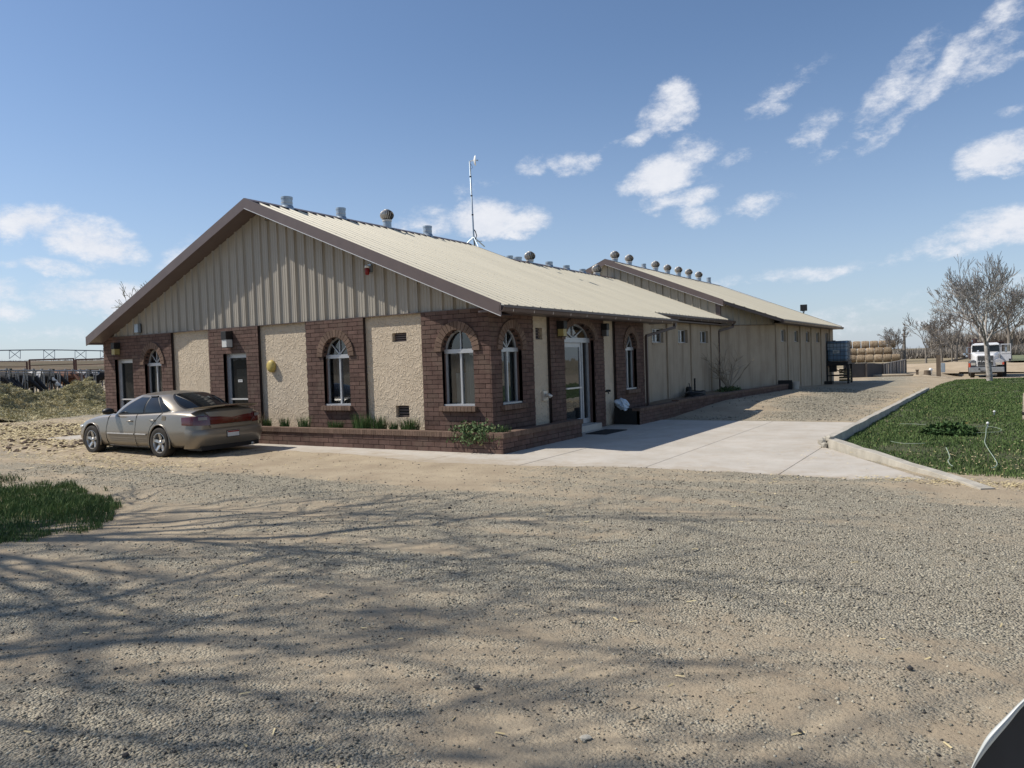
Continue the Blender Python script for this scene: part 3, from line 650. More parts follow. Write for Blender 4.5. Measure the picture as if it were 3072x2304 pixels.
# ------------------------------------------------------------------ bricks
BR = []        # (fac, u0,u1,d0,d1,z0,z1, mat)
CH = .095; BL = .295
rb = random.Random(3)
def brick_panel(F, u0, u1, z0, z1, ops, face=0.0, backing=.085, aligned=True, store=BR, m=0):
    rows = int(round((z1-z0)/CH)); ch = (z1-z0)/rows; mort = MB()
    for i in range(rows):
        a, b = z0+i*ch, z0+(i+1)*ch; zc = (a+b)/2
        off = (0 if i % 2 == 0 else BL/2)
        for s0, s1 in cuts(u0, u1, zc, ops):
            if s1-s0 < .03: continue
            F.box(mort, s0+(.016 if s0 in (12.40, 11.83) else 0), s1, face-backing, face-.014, a, b)
            k = math.floor((s0-off)/BL); u = k*BL+off
            while u < s1-.001:
                p, q = max(u, s0), min(u+BL, s1)
                if 0 < s1-q < .06: q = s1
                if q-p > .05 or p > s0+.001:
                    jit = rb.uniform(-.003, .004)
                    store.append((F, p+.005 if p > s0+.001 else p, q-.005 if q < s1-.001 else q, face-.03, face+jit, a+.0055, b-.0055, m))
                    u = q if q > u+BL-.001 else u+BL
                else: u = q; s0 = q-.0 if False else s0
                if q >= s1-.001: break
    return mort
def merge(mb): mb.build('mortar_wall', M_mortar, office)
W1 = Opening(-19.902, -19.112, .88, 2.0, 2.44); W3 = Opening(-12.894, -12.079, .88, 2.0, 2.44); W4 = Opening(-9.468, -8.674, .88, 2.0, 2.44)
D1 = Opening(-21.36, -20.47, .08, 2.21); D2 = Opening(-16.466, -15.574, .08, 2.21)
S1 = Opening(12.79, 13.575, .88, 2.0, 2.44); S2 = Opening(19.01, 19.77, .88, 2.0, 2.44); SD = Opening(15.50, 17.06, .02, 2.22, 2.62)
for (a, b, ops) in [(-21.92, -18.638, [W1, D1]), (-17.044, -15.117, [D2]), (-13.449, -11.624, [W3]), (-9.989, -8.284, [W4])]:
    merge(brick_panel(FA, a, b, 0, TOPW, ops))
for (a, b, ops) in [(12.40, 14.079, [S1]), (14.83, 17.652, [SD]), (18.373, 20.334, [S2])]:
    merge(brick_panel(FB, a, b, 0, TOPW-.02, ops, backing=.3 if False else .085))
def returns(F, o, depth=.16):       # brick reveals of an opening
    mb = MB(); pts = o.outline(14); n = len(pts)
    for i in range(n):
        (a, z), (b, y) = pts[i], pts[(i+1) % n]
        mb.add([F.p(a, -.004, z), F.p(b, -.004, y), F.p(b, -depth, y), F.p(a, -depth, z)], [(0, 1, 2, 3)])
    return mb
for F, os_ in ((FA, (W1, W3, W4, D1, D2)), (FB, (S1, S2, SD))):
    for o in os_: returns(F, o, .16 if o is not SD else .24).build('reveal', M_brick, office, recalc=False)
# arches of bricks on edge standing proud of the wall, sills of bricks on edge
def arch(F, o, t=.17, proud=.035, n=17, legs=.0):
    c = (o.u0+o.u1)/2; w = (o.u1-o.u0)/2; h = o.zt-o.zs
    for i in range(n):
        a0 = pi*(i+.06)/n; a1 = pi*(i+.94)/n
        q = [(c+w*math.cos(a0), o.zs+h*math.sin(a0)), (c+w*math.cos(a1), o.zs+h*math.sin(a1)), (c+(w+t)*math.cos(a1), o.zs+(h+t)*math.sin(a1)), (c+(w+t)*math.cos(a0), o.zs+(h+t)*math.sin(a0))]
        BR.append(('hex', [F.p(x, -.02, z) for x, z in q]+[F.p(x, proud, z) for x, z in q], 1))
for o in (W1, W3, W4): arch(FA, o)
for o in (S1, S2): arch(FB, o)
arch(FB, SD, n=25)
def sill(F, o, ext=.06):
    n = 10; u0, u1 = o.u0-ext, o.u1+ext
    for i in range(n):
        a = u0+(u1-u0)*(i+.05)/n; b = u0+(u1-u0)*(i+.95)/n
        BR.append((F, a, b, -.1, .085, o.z0-.105, o.z0-.004, 1))
for o in (W3, W4, W1): sill(FA, o)
for o in (S1, S2): sill(FB, o)
def brick_corners(b):
    if b[0] == 'hex': return [Vector(p) for p in b[1]]
    F, u0, u1, d0, d1, z0, z1, _ = b
    return [F.p(u0, d0, z0), F.p(u1, d0, z0), F.p(u1, d1, z0), F.p(u0, d1, z0), F.p(u0, d0, z1), F.p(u1, d0, z1), F.p(u1, d1, z1), F.p(u0, d1, z1)]
UNIT = MB().box(0, 1, 0, 1, 0, 1)
def emit_bricks(store, parent, mats, nmax=295, name='brick'):
    "the nearest bricks one by one (shared cube mesh), the rest joined"
    meshes = []
    for m in mats:
        me = bpy.data.meshes.new(name); bmx = MB().box(0, 1, 0, 1, 0, 1); me.from_pydata(bmx.v, [], bmx.f); me.materials.append(m); meshes.append(me)
    def size(b):
        if b[0] == 'hex': return -1
        c = sum(brick_corners(b), Vector())/8; F = b[0]; v = Vector((0, 0, CAMZ))-c
        return (b[2]-b[1])*(b[6]-b[5])*abs(v.normalized().dot(F.d))/v.length_squared
    order = sorted(store, key=size, reverse=True); single = order[:nmax]; rest = order[nmax:]
    base = wloc(parent)
    for b in single:
        F, u0, u1, d0, d1, z0, z1, mi = b
        o = bpy.data.objects.new(name, meshes[mi]); COL.objects.link(o); o.parent = parent
        p = [F.p(u, d, z) for u in (u0, u1) for d in (d0, d1) for z in (z0, z1)]
        lo = Vector([min(q[k] for q in p) for k in range(3)]); hi = Vector([max(q[k] for q in p) for k in range(3)])
        o.location = lo-base; o.scale = hi-lo
    for mi, m in enumerate(mats):
        mb = MB()
        for b in rest:
            if (b[2] if b[0] == 'hex' else b[7]) == mi: mb.hexa(brick_corners(b))
        if mb.v: tag(mb.build(name, m, parent), kind='stuff')
emit_bricks(BR, office, [M_brick, M_cap])

# ------------------------------------------------------------------ stucco panels with small vent holes
def stucco_panel(F, u0, u1, z0, z1, holes, d=-.085, th=.12, m=None, parent=None):
    mb = MB(); hs = sorted(holes, key=lambda h: h.u0)
    zs = sorted({z0, z1, *[h.z0 for h in hs], *[h.zs for h in hs]})
    for a, b in zip(zs[:-1], zs[1:]):
        for s0, s1 in cuts(u0, u1, (a+b)/2, hs): F.box(mb, s0, s1, d-th, d, a, b)
    return mb.build('stucco_panel', m or M_stucco, parent or office)
V1 = Opening(-10.86, -10.46, 2.26, 2.45); V2 = Opening(-10.83, -10.46, .62, .88)
stucco_panel(FA, -18.638, -17.044, 0, TOPW, []); stucco_panel(FA, -15.117, -13.449, 0, TOPW, []); stucco_panel(FA, -11.624, -9.989, 0, TOPW, [V1, V2])
V3 = Opening(14.32, 14.62, 2.22, 2.48)
stucco_panel(FB, 14.079, 14.83, 0, TOPW-.02, [V3]); stucco_panel(FB, 17.652, 18.373, 0, TOPW-.02, [])
for F, v in ((FA, V1), (FA, V2), (FB, V3)):
    mb = MB(); F.box(mb, v.u0, v.u1, -.30, -.19, v.z0, v.zs); vo = mb.build('vent', M_room, office)
    mb = MB()
    for i in range(4): z = v.z0+(v.zs-v.z0)*(i+.5)/4; F.box(mb, v.u0+.01, v.u1-.01, -.185, -.155, z-.018, z+.006)
    mb.build('louvre', M_fascia, vo)
# inner shell: keeps the rooms dark, floors the openings
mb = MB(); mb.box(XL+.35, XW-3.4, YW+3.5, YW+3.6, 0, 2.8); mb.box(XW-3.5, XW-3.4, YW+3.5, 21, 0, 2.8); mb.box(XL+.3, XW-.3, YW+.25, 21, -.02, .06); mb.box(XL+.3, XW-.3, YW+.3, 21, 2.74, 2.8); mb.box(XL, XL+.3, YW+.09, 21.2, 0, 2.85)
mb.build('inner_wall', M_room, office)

# ------------------------------------------------------------------ windows and doors
def arched_window(F, o, depth=.13, spokes=3, curtain=None, cm=None, bar=.085):
    c = (o.u0+o.u1)/2; w = (o.u1-o.u0)/2; t = .038
    fr = MB(); path = o.outline(18); n = len(path)
    inner = Opening(o.u0+t, o.u1-t, o.z0+t, o.zs, o.zt-t).outline(18)
    for i in range(n):
        j = (i+1) % n; A, B, C_, D_ = path[i], path[j], inner[j], inner[i]
        fr.hexa([F.p(A[0], -depth-.05, A[1]), F.p(B[0], -depth-.05, B[1]), F.p(C_[0], -depth-.05, C_[1]), F.p(D_[0], -depth-.05, D_[1]),
                 F.p(A[0], -depth, A[1]), F.p(B[0], -depth, B[1]), F.p(C_[0], -depth, C_[1]), F.p(D_[0], -depth, D_[1])])
    win = fr.build('window', M_alum, office)
    mb = MB(); F.box(mb, o.u0, o.u1, -depth-.05, -depth+.035, o.zs-bar/2, o.zs+bar/2); mb.build('transom', M_alum, win)
    mb = MB(); F.box(mb, c-.022, c+.022, -depth-.04, -depth+.012, o.z0+t, o.zs-bar/2); mb.build('mullion', M_alum, win)
    for k in range(spokes):
        a = pi*(k+1)/(spokes+1); r = 1.0
        mb = MB(); mb.bar(F.p(c, -depth-.012, o.zs+bar/2), F.p(c+(w-t*.6)*math.cos(a), -depth-.012, o.zs+(o.zt-t*.6-o.zs)*math.sin(a)), .022, .03, up=F.d); mb.build('spoke', M_alum, win)
    mb = MB(); F.box(mb, o.u0-.02, o.u1+.02, -depth-.05, -.02, o.z0-.002, o.z0+.035); mb.build('sill', M_alum, win)
    def pane(u0, u1, z0, z1):
        mb = MB(); mb.add([F.p(u0, -depth-.025, z0), F.p(u1, -depth-.025, z0), F.p(u1, -depth-.025, z1), F.p(u0, -depth-.025, z1)], [(0, 1, 2, 3)]); mb.build('pane', M_glass, win, recalc=False)
    pane(o.u0+t, c-.02, o.z0+t, o.zs-bar/2); pane(c+.02, o.u1-t, o.z0+t, o.zs-bar/2)
    mb = MB(); up = [p for p in inner if p[1] >= o.zs-.001]; mb.add([F.p(p[0], -depth-.025, p[1]) for p in up], [tuple(range(len(up)))]); mb.build('pane', M_glass, win, recalc=False)
    if curtain:
        for (a, b, z0, z1) in curtain:
            mb = MB(); k = 30; P0 = []
            for i in range(k+1):
                u = o.u0+(o.u1-o.u0)*(a+(b-a)*i/k); dd = -depth-.13+.022*math.sin(i*1.9)+.01*math.sin(i*.7)
                P0.append((u, dd))
            vs = [F.p(u, d, z0) for u, d in P0]+[F.p(u, d*1.0, z1) for u, d in P0]
            mb.add(vs, [(i, i+1, i+k+2, i+k+1) for i in range(k)]); mb.build('curtain', cm or M_curt, win, recalc=False, smooth=True)
    return win
arched_window(FA, W1, curtain=[(0, .35, .9, 2.0)], cm=M_curtd); arched_window(FA, W3, curtain=[(.25, .5, .9, 2.0)], cm=M_curtd)
arched_window(FA, W4, spokes=1, curtain=[(.52, 1.0, .9, 2.0), (.22, .5, .9, 1.55)], cm=M_curt)
arched_window(FB, S1, curtain=[(.5, 1.0, .9, 2.0)], cm=M_curtd); arched_window(FB, S2, curtain=[(.45, 1, .9, 2.0)], cm=M_curt)

def glass_door(F, u0, u1, z0, z1, depth, parent, midz, fw=.06, kick=.12, name='door'):
    fr = MB()
    for a, b, c, d in ((u0, u0+fw, z0, z1), (u1-fw, u1, z0, z1), (u0+fw, u1-fw, z1-fw*1.4, z1), (u0+fw, u1-fw, z0, z0+kick)): F.box(fr, a, b, -depth-.045, -depth, c, d)
    dr = fr.build(name, M_alum, parent)
    mb = MB(); F.box(mb, u0+fw, u1-fw, -depth, -depth+.045, midz-.018, midz+.018); mb.build('push_bar', M_drip, dr)
    for a, b in ((z0+kick, midz-.0), (midz+.0, z1-fw*1.4)):
        mb = MB(); mb.add([F.p(u0+fw, -depth-.02, a), F.p(u1-fw, -depth-.02, a), F.p(u1-fw, -depth-.02, b), F.p(u0+fw, -depth-.02, b)], [(0, 1, 2, 3)]); mb.build('pane', M_glassf if F is FA else M_glassd, dr, recalc=False)
    return dr
for o, dp in ((D1, .12), (D2, .12)):
    fr = MB(); t = .045
    for a, b, c, d in ((o.u0, o.u0+t, o.z0, o.zs), (o.u1-t, o.u1, o.z0, o.zs), (o.u0+t, o.u1-t, o.zs-t, o.zs)): FA.box(fr, a, b, -dp-.07, -dp+.01, c, d)
    fr.build('door_frame', M_alum, office)
    dr = glass_door(FA, o.u0+t+.004, o.u1-t-.004, o.z0+.03, o.zs-t-.004, dp+.01, office, 1.03)
    mb = MB(); FA.box(mb, o.u0, o.u1, -.3, .03, -.05, o.z0); mb.build('threshold', M_conc, office)
    if o is D2:
        mb = MB(); FA.box(mb, o.u0+.37, o.u0+.53, -dp-.024, -dp-.018, 1.46, 1.52); mb.build('sticker', M_white, dr)
        mb = MB(); FA.box(mb, o.u0+.385, o.u0+.515, -dp-.018, -dp-.016, 1.48, 1.50); mb.build('print', M_black, dr)
    else:
        mb = MB(); FA.box(mb, o.u0+.42, o.u1-.05, -dp-.6, -dp-.59, .3, 1.75); mb.build('curtain', M_curtd, dr)
# side entrance: threshold, fanlight, door leaf and two narrow side lights
dp = .17
ent = MB()
for a, b, c, d in ((SD.u0, SD.u0+.045, .16, SD.zs), (SD.u1-.045, SD.u1, .16, SD.zs), (15.70, 15.75, .16, SD.zs), (16.68, 16.735, .16, SD.zs)): FB.box(ent, a, b, -dp-.08, -dp+.01, c, d)
FB.box(ent, SD.u0, SD.u1, -dp-.08, -dp+.05, SD.zs-.06, SD.zs+.055)
entr = ent.build('door_frame', M_alum, office)
glass_door(FB, 15.755, 16.675, .17, SD.zs-.065, dp+.01, office, 1.06, fw=.075, kick=.13)
for a, b in ((SD.u0+.045, 15.70), (16.735, SD.u1-.045)):
    mb = MB(); mb.add([FB.p(a, -dp-.03, .28), FB.p(b, -dp-.03, .28), FB.p(b, -dp-.03, SD.zs-.06), FB.p(a, -dp-.03, SD.zs-.06)], [(0, 1, 2, 3)]); mb.build('side_light', M_glassd, entr, recalc=False)
    mb = MB(); FB.box(mb, a, b, -dp-.06, -dp, .16, .28); mb.build('side_panel', M_alum, entr)
c = (SD.u0+SD.u1)/2; w = (SD.u1-SD.u0)/2
fan = MB(); po = [(c+w*math.cos(pi*i/20), SD.zs+.05+(SD.zt-SD.zs-.05)*math.sin(pi*i/20)) for i in range(21)]; pi_ = [(c+(w-.045)*math.cos(pi*i/20), SD.zs+.05+(SD.zt-SD.zs-.095)*math.sin(pi*i/20)) for i in range(21)]
for i in range(20):
    fan.hexa([FB.p(*q) for q in [(po[i][0], -dp-.06, po[i][1]), (po[i+1][0], -dp-.06, po[i+1][1]), (pi_[i+1][0], -dp-.06, pi_[i+1][1]), (pi_[i][0], -dp-.06, pi_[i][1]),
              (po[i][0], -dp, po[i][1]), (po[i+1][0], -dp, po[i+1][1]), (pi_[i+1][0], -dp, pi_[i+1][1]), (pi_[i][0], -dp, pi_[i][1])]])
fano = fan.build('fanlight', M_alum, office)
for k in range(3):
    a = pi*(k+1)/4; mb = MB(); mb.bar(FB.p(c, -dp-.02, SD.zs+.05), FB.p(c+(w-.03)*math.cos(a), -dp-.02, SD.zs+.05+(SD.zt-SD.zs-.08)*math.sin(a)), .028, .03, up=FB.d); mb.build('spoke', M_alum, fano)
mb = MB(); mb.add([FB.p(p[0], -dp-.035, p[1]) for p in pi_], [tuple(range(21))]); mb.build('pane', M_glass, fano, recalc=False)
mb = MB(); FB.box(mb, SD.u0, SD.u1, -.35, .16, -.02, .155); mb.build('door_step', M_conc, office, bevel=.008)

# ------------------------------------------------------------------ ribbed metal sheets
RIB = .3048
def profile(u0, u1, h=.032, phase=0.0, minor=True):
    pts = [(u0, 0.0)]; k = math.floor((u0-phase)/RIB)-1
    while phase+k*RIB < u1+RIB:
        r = phase+k*RIB
        for du, hh in ((-.034, 0), (-.014, h), (.014, h), (.034, 0)) + (((.095, 0), (.105, h*.16), (.125, h*.16), (.135, 0), (.170, 0), (.180, h*.16), (.200, h*.16), (.210, 0)) if minor else ()):
            if u0 < r+du < u1: pts.append((r+du, hh))
        k += 1
    pts.append((u1, 0.0)); pts.sort(key=lambda p: p[0]); return pts
def siding_sheet(F, u0, u1, zlo, zhi, d, parent, m=None, phase=0.0):
    "zlo, zhi are functions of u"
    P = profile(u0, u1, .040, phase); mb = MB(); n = len(P); vs = []
    for u, h in P: vs.append(F.p(u, d+h, zlo(u))); vs.append(F.p(u, d+h, max(zhi(u), zlo(u)+.002)))
    mb.add(vs, [(2*i, 2*i+2, 2*i+3, 2*i+1) for i in range(n-1)])
    return mb.build('siding_panel', m or M_siding, parent, recalc=False)
u = XL-.02; 
while u < XW-.02:
    v = min(u+.9144, XW); siding_sheet(FA, u, v-.002, lambda t: TOPW+.0, lambda t: roof1(t)-.06, -.055, office, phase=XL-.02); u = v
mb = MB(); FA.box(mb, XL, XW, -.115, -.075, TOPW-.012, TOPW+.012); FA.box(mb, XL, XW+.0, -.058, .004, TOPW-.018, TOPW-.002); mb.build('drip_flashing', M_gutter, office)
# roof: one sheet every 0.914 m, both slopes
def roof_sheet(y0, y1, xr, fz, xe, parent, phase, xe2=None, m=None, name='roof_panel'):
    "sheet from ridge xr down to the eave xe (xe2 at y1 when the eave is cut on the skew)"
    P = profile(y0, y1, .032, phase, minor=False); mb = MB(); n = len(P); vs = []
    for y, h in P:
        e = xe if xe2 is None else xe+(xe2-xe)*(y-y0)/(y1-y0)
        vs.append((xr, y, fz(xr)+h)); vs.append((e, y, fz(e)+h))
    mb.add(vs, [(2*i, 2*i+1, 2*i+3, 2*i+2) for i in range(n-1)])
    vs2 = [(xr, y0, fz(xr)-.03), (xr, y1, fz(xr)-.03), (xe if xe2 is None else xe2, y1, fz(xe if xe2 is None else xe2)-.03), (xe, y0, fz(xe)-.03)]
    mb.add(vs2, [(0, 1, 2, 3)])
    return mb.build(name, m or M_roof, parent, recalc=False)
E1R, E1L, R1F, R1B = -7.73, -22.03, 12.0, 21.25
def roof_run(y0, y1, xr, fz, er, el, parent, ph):
    y = y0; i = 0
    while y < y1-.02:
        z = min(y+.9144, y1); roof_sheet(y, z-.001, xr, fz, er, parent, ph); roof_sheet(y, z-.001, xr, fz, el, parent, ph); y = z
def ridge_cap(y0, y1, xr, fz, parent, ph):
    mb = MB(); w = .17
    mb.add([(xr-w, y0, fz(xr-w)+.034), (xr, y0, fz(xr)+.05), (xr+w, y0, fz(xr+w)+.034), (xr-w, y1, fz(xr-w)+.034), (xr, y1, fz(xr)+.05), (xr+w, y1, fz(xr+w)+.034)], [(0, 1, 4, 3), (1, 2, 5, 4)])
    mb.build('ridge_cap', M_fascia, parent, recalc=False)
    mb = MB(); y = ph
    while y < y1:
        a, b = max(y+.036, y0), min(y+RIB-.036, y1)
        if b-a > .05:
            for s in (1, -1): x = xr+s*(w-.01); mb.add([(x-.02, a, fz(x)+.001), (x+.02, a, fz(x)+.001), (x+.02, b, fz(x)+.001), (x-.02, b, fz(x)+.001), (x-.02, a, fz(x)+.033), (x+.02, a, fz(x)+.033), (x+.02, b, fz(x)+.033), (x-.02, b, fz(x)+.033)], [(3, 2, 1, 0), (4, 5, 6, 7), (0, 1, 5, 4), (1, 2, 6, 5), (2, 3, 7, 6), (3, 0, 4, 7)])
        y += RIB
    tag(mb.build('ridge_closure', M_black, parent), kind='stuff')
roof_run(R1F, R1B, RIDGE, roof1, E1R, E1L, office, R1F)
ridge_cap(R1F, R1B, RIDGE, roof1, office, R1F)
E2R, E2L = -8.35, -18.45
roof_run(R1B+.002, Y2B, R2X, lambda x: roof2(x)-.001, E2R, E2L, office, R1B)
ridge_cap(R1B, Y2B, R2X, roof2, office, R1B)
def rake(y, x0, x1, fz, h, parent, th=.03, lip=True, name='rake_fascia', top=.045):
    mb = MB()
    mb.add([(x0, y-th, fz(x0)-h), (x1, y-th, fz(x1)-h), (x1, y-th, fz(x1)+top), (x0, y-th, fz(x0)+top), (x0, y, fz(x0)-h), (x1, y, fz(x1)-h), (x1, y, fz(x1)+top), (x0, y, fz(x0)+top)],
           [(0, 1, 2, 3), (7, 6, 5, 4), (0, 4, 5, 1), (1, 5, 6, 2), (2, 6, 7, 3), (3, 7, 4, 0)])
    o = mb.build(name, M_fascia, parent)
    mb = MB()
    if lip:
        mb.add([(x0, y-th-.012, fz(x0)-h-.004), (x1, y-th-.012, fz(x1)-h-.004), (x1, y-th-.012, fz(x1)-h+.010), (x0, y-th-.012, fz(x0)-h+.010), (x0, y-th+.002, fz(x0)-h-.004), (x1, y-th+.002, fz(x1)-h-.004), (x1, y-th+.002, fz(x1)-h+.010), (x0, y-th+.002, fz(x0)-h+.010)],
               [(0, 1, 2, 3), (7, 6, 5, 4), (0, 4, 5, 1), (1, 5, 6, 2), (2, 6, 7, 3), (3, 7, 4, 0)]); mb.build('drip_edge', M_drip, o)
    return o
for a, b, lp in ((RIDGE, E1R+.02, True), (E1L-.02, RIDGE, False)):
    rake(R1F, a, b, roof1, .205, office, lip=lp)
for a, b in ((RIDGE, E1R), (E1L, RIDGE)):     # soffit under the rake
    mb = MB(); mb.add([(a, R1F, roof1(a)-.19), (b, R1F, roof1(b)-.19), (b, YW+.06, roof1(b)-.19), (a, YW+.06, roof1(a)-.19)], [(0, 1, 2, 3)]); mb.build('soffit', M_fascia, office, recalc=False)
rake(R1B+.005, RIDGE, R2X-.1, roof1, .10, office, th=.02, lip=False, top=.033); rake(R1B+.005, E1L, RIDGE, roof1, .9, office, th=.02, lip=False, top=.033)
mb = MB(); mb.add([(E2R-.1, R1B, roof1(E2R-.1)-.02), (E1R, R1B, roof1(E1R)-.02), (E1R, R1B, 2.72), (E2R-.1, R1B, 2.72)], [(0, 1, 2, 3)]); mb.build('end_closure', M_gutter, office, recalc=False)
# eave soffits
mb = MB(); mb.box(XW, E1R, R1F+.01, R1B-.02, 2.72, 2.755); mb.build('soffit', M_fascia, office)
mb = MB(); mb.box(E1L, XL, R1F+.01, R1B-.02, 2.66, 2.70); mb.build('soffit', M_fascia, office)
mb = MB(); mb.box(E1R-.04, E1R-.01, R1F+.01, R1B-.02, 2.70, 2.825); mb.build('eave_fascia', M_fascia, office)
mb = MB(); mb.box(E1L+.01, E1L+.04, R1F+.01, R1B-.02, 2.65, 2.825); mb.build('eave_fascia', M_fascia, office)
mb = MB(); mb.box(X2, E2R-.02, R1B, Y2B, 2.87, 2.90); mb.box(X2, E2R-.02, Y2A, R1B, 2.80, 2.84); mb.build('soffit', M_fascia, office)
def gutter(x, y0, y1, zt, parent, w=.12, h=.12):
    prof = [(0, 0), (0, -h), (w*.6, -h), (w*.85, -h*.55), (w, -h*.4), (w, 0), (w-.008, 0), (w-.01, -h*.38), (w*.8, -h*.5), (w*.56, -h+.01), (.008, -h+.01), (.008, 0)]
    mb = MB(); mb.prism([(x+a, y0, zt+b) for a, b in prof], (0, y1-y0, 0)); o = mb.build('gutter', M_gutter, parent)
    n = int((y1-y0)/.75)
    for i in range(n):
        y = y0+(i+.3)*(y1-y0)/n; mb = MB(); mb.bar((x+.005, y, zt+.012), (x+w, y+.10, zt+.006), .010, .003); mb.bar((x+w+.002, y+.10, zt+.006), (x+w*.66+.004, y+.13, zt-h+.004), .010, .003); mb.build('strap', M_drip, o)
    return o
gutter(E1R-.01, R1F-.03, 21.5, 2.83, office); gutter(E2R-.01, 21.5, 29.9, 3.06, office)
def downspout(pts, parent):
    mb = MB()
    for a, b in zip(pts[:-1], pts[1:]): mb.bar(a, b, .075, .075)
    return mb.build('downspout', M_gutter, parent)
downspout([(-7.68, 21.35, 2.72), (-7.68, 21.35, 2.60), (-8.20, 20.40, 2.36), (-8.20, 20.40, .05)], office)
downspout([(-8.28, 29.6, 2.94), (-8.28, 29.55, 2.82), (X2+.06, 28.95, 2.66), (X2+.06, 28.9, .3)], office)

# ------------------------------------------------------------------ middle section: stucco bays between shallow piers, three small windows
def slider(F, u0, u1, z0, z1, parent, depth=.09):
    fr = MB(); t = .035
    for a, b, c, d in ((u0, u0+t, z0, z1), (u1-t, u1, z0, z1), (u0+t, u1-t, z0, z0+t), (u0+t, u1-t, z1-t, z1)): F.box(fr, a, b, -depth-.05, -depth, c, d)
    w = fr.build('window', M_alum, parent); m_ = (u0+u1)/2+.0
    mb = MB(); F.box(mb, m_-.025, m_+.025, -depth-.045, -depth+.006, z0+t, z1-t); mb.build('mullion', M_white, w)
    mb = MB(); F.box(mb, u0-.03, u1+.03, -depth-.03, .02, z0-.06, z0-.002); mb.build('sill', M_barn, w)
    for a, b in ((u0+t, m_-.024), (m_+.024, u1-t)):
        mb = MB(); mb.add([F.p(a, -depth-.025, z0+t), F.p(b, -depth-.025, z0+t), F.p(b, -depth-.025, z1-t), F.p(a, -depth-.025, z1-t)], [(0, 1, 2, 3)]); mb.build('pane', M_glass, w, recalc=False)
    mb = MB(); F.box(mb, m_+.02, u1-t, -depth-.16, -depth-.15, z0+.02, z1-.02); mb.build('blind', M_curtd, w)
    return w
def bays(F, u0, u1, wins, zt, parent, zb=-.1, pier=.055):
    holes = [Opening(a, b, c, d) for a, b, c, d in wins]
    zs = sorted({zb, zt, *[h.z0 for h in holes], *[h.zs for h in holes]}); mb = MB()
    for a, b in zip(zs[:-1], zs[1:]):
        for s0, s1 in cuts(u0, u1, (a+b)/2, holes): F.box(mb, s0, s1, -.2, 0, a, b)
    mb.build('stucco_wall', M_barn, parent)
    for h in holes: slider(F, h.u0, h.u1, h.z0, h.zs, parent)
    # piers between the windows, and a projecting apron below every window
    ed = [u0]+[x for h in holes for x in (h.u0-.22, h.u1+.22)]+[u1]
    for i in range(0, len(ed), 2):
        if ed[i+1]-ed[i] > .25:
            mb = MB(); F.box(mb, ed[i]+.02, ed[i+1]-.02, .0, pier, zb, zt-.002); mb.build('pier', M_barn, parent, bevel=.012)
bays(F2, Y2A, Y2B+.0, [(22.2, 23.15, 2.2, 2.65), (24.55, 25.5, 2.2, 2.65), (26.85, 27.8, 2.2, 2.65)], 2.87, office)

# ------------------------------------------------------------------ rear barn
mb = MB(); FD.box(mb, -.4, DGL, -.2, 0, -.1, 2.9); mb.build('stucco_wall', M_barn, barn)
ws = [(32.85+2.62*i, 33.75+2.62*i, 2.22, 2.73) for i in range(5)]
bays(F3, Y3D-.0, Y3B, ws, 3.0, barn)
mb = MB(); mb.box(-19, X3, Y3B-.2, Y3B, -.1, 2.9); mb.build('stucco_wall', M_barn, barn)
mb = MB(); mb.box(-17.9, X2-.22, Y2B+.0, Y2B+.15, -.1, 3.4); mb.build('stucco_wall', M_barn, barn)
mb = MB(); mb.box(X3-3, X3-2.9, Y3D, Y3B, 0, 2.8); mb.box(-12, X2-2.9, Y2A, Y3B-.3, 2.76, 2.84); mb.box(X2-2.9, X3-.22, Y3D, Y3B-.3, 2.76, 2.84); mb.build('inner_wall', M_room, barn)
# front gable siding above the middle roof
FG = Fac((0, Y2B, 0), (1, 0, 0), (0, -1, 0))
u = -18.3
while u < X2-.1:
    v = min(u+.9144, X2-.10); siding_sheet(FG, u, v-.002, lambda t: max(2.9, roof2(t)-.15), lambda t: roof3(t)-.05, .02, barn, phase=-18.3); u = v
mb = MB(); mb.box(X2-.13, X2+.07, Y2B-.05, Y2B+.04, 2.9, roof3(X2)-.05); mb.build('corner_trim', M_fascia, barn)
siding_sheet(FD, .06, DGL-.01, lambda t: 2.9, lambda t: max(2.91, roof3(FD.p(t, 0, 0).x)-.10), .012, barn, phase=.1)
mb = MB(); FD.box(mb, -.0, DGL, .0, .05, 2.885, 2.905); mb.build('drip_flashing', M_gutter, barn)
E3R, E3L, R3F, R3B = -6.65, -20.1, 29.02, 45.3
XT, YK = -8.47, 30.75          # eave is cut on the skew from (XT, R3F) to (E3R, YK)
y = R3F
while y < R3B-.02:
    z = min(y+.9144, R3B)
    if y < YK:
        z = min(z, YK); ea = XT+(E3R-XT)*(y-R3F)/(YK-R3F); eb = XT+(E3R-XT)*(z-R3F)/(YK-R3F)
        roof_sheet(y, z-.001, R3X, roof3, ea, barn, R3F, xe2=eb)
    else: roof_sheet(y, z-.001, R3X, roof3, E3R, barn, R3F)
    roof_sheet(y, z-.001, R3X, roof3, E3L, barn, R3F); y = z
ridge_cap(R3F, R3B, R3X, roof3, barn, R3F)
rake(R3F, R3X, XT, roof3, .20, barn); rake(R3F, E3L, R3X, roof3, .20, barn, lip=False); rake(R3B+.03, R3X, E3R, roof3, .14, barn, lip=False)
mb = MB(); a = Vector((XT, R3F, roof3(XT)-.0)); b = Vector((E3R, YK, roof3(E3R)-.0)); off = Vector((.03, -.035, 0))
mb.add([a-Vector((0, 0, .13)), b-Vector((0, 0, .13)), b, a, a+off-Vector((0, 0, .13)), b+off-Vector((0, 0, .13)), b+off, a+off], [(3, 2, 1, 0), (4, 5, 6, 7), (0, 1, 5, 4), (1, 2, 6, 5), (2, 3, 7, 6), (3, 0, 4, 7)]); mb.build('skew_fascia', M_gutter, barn)
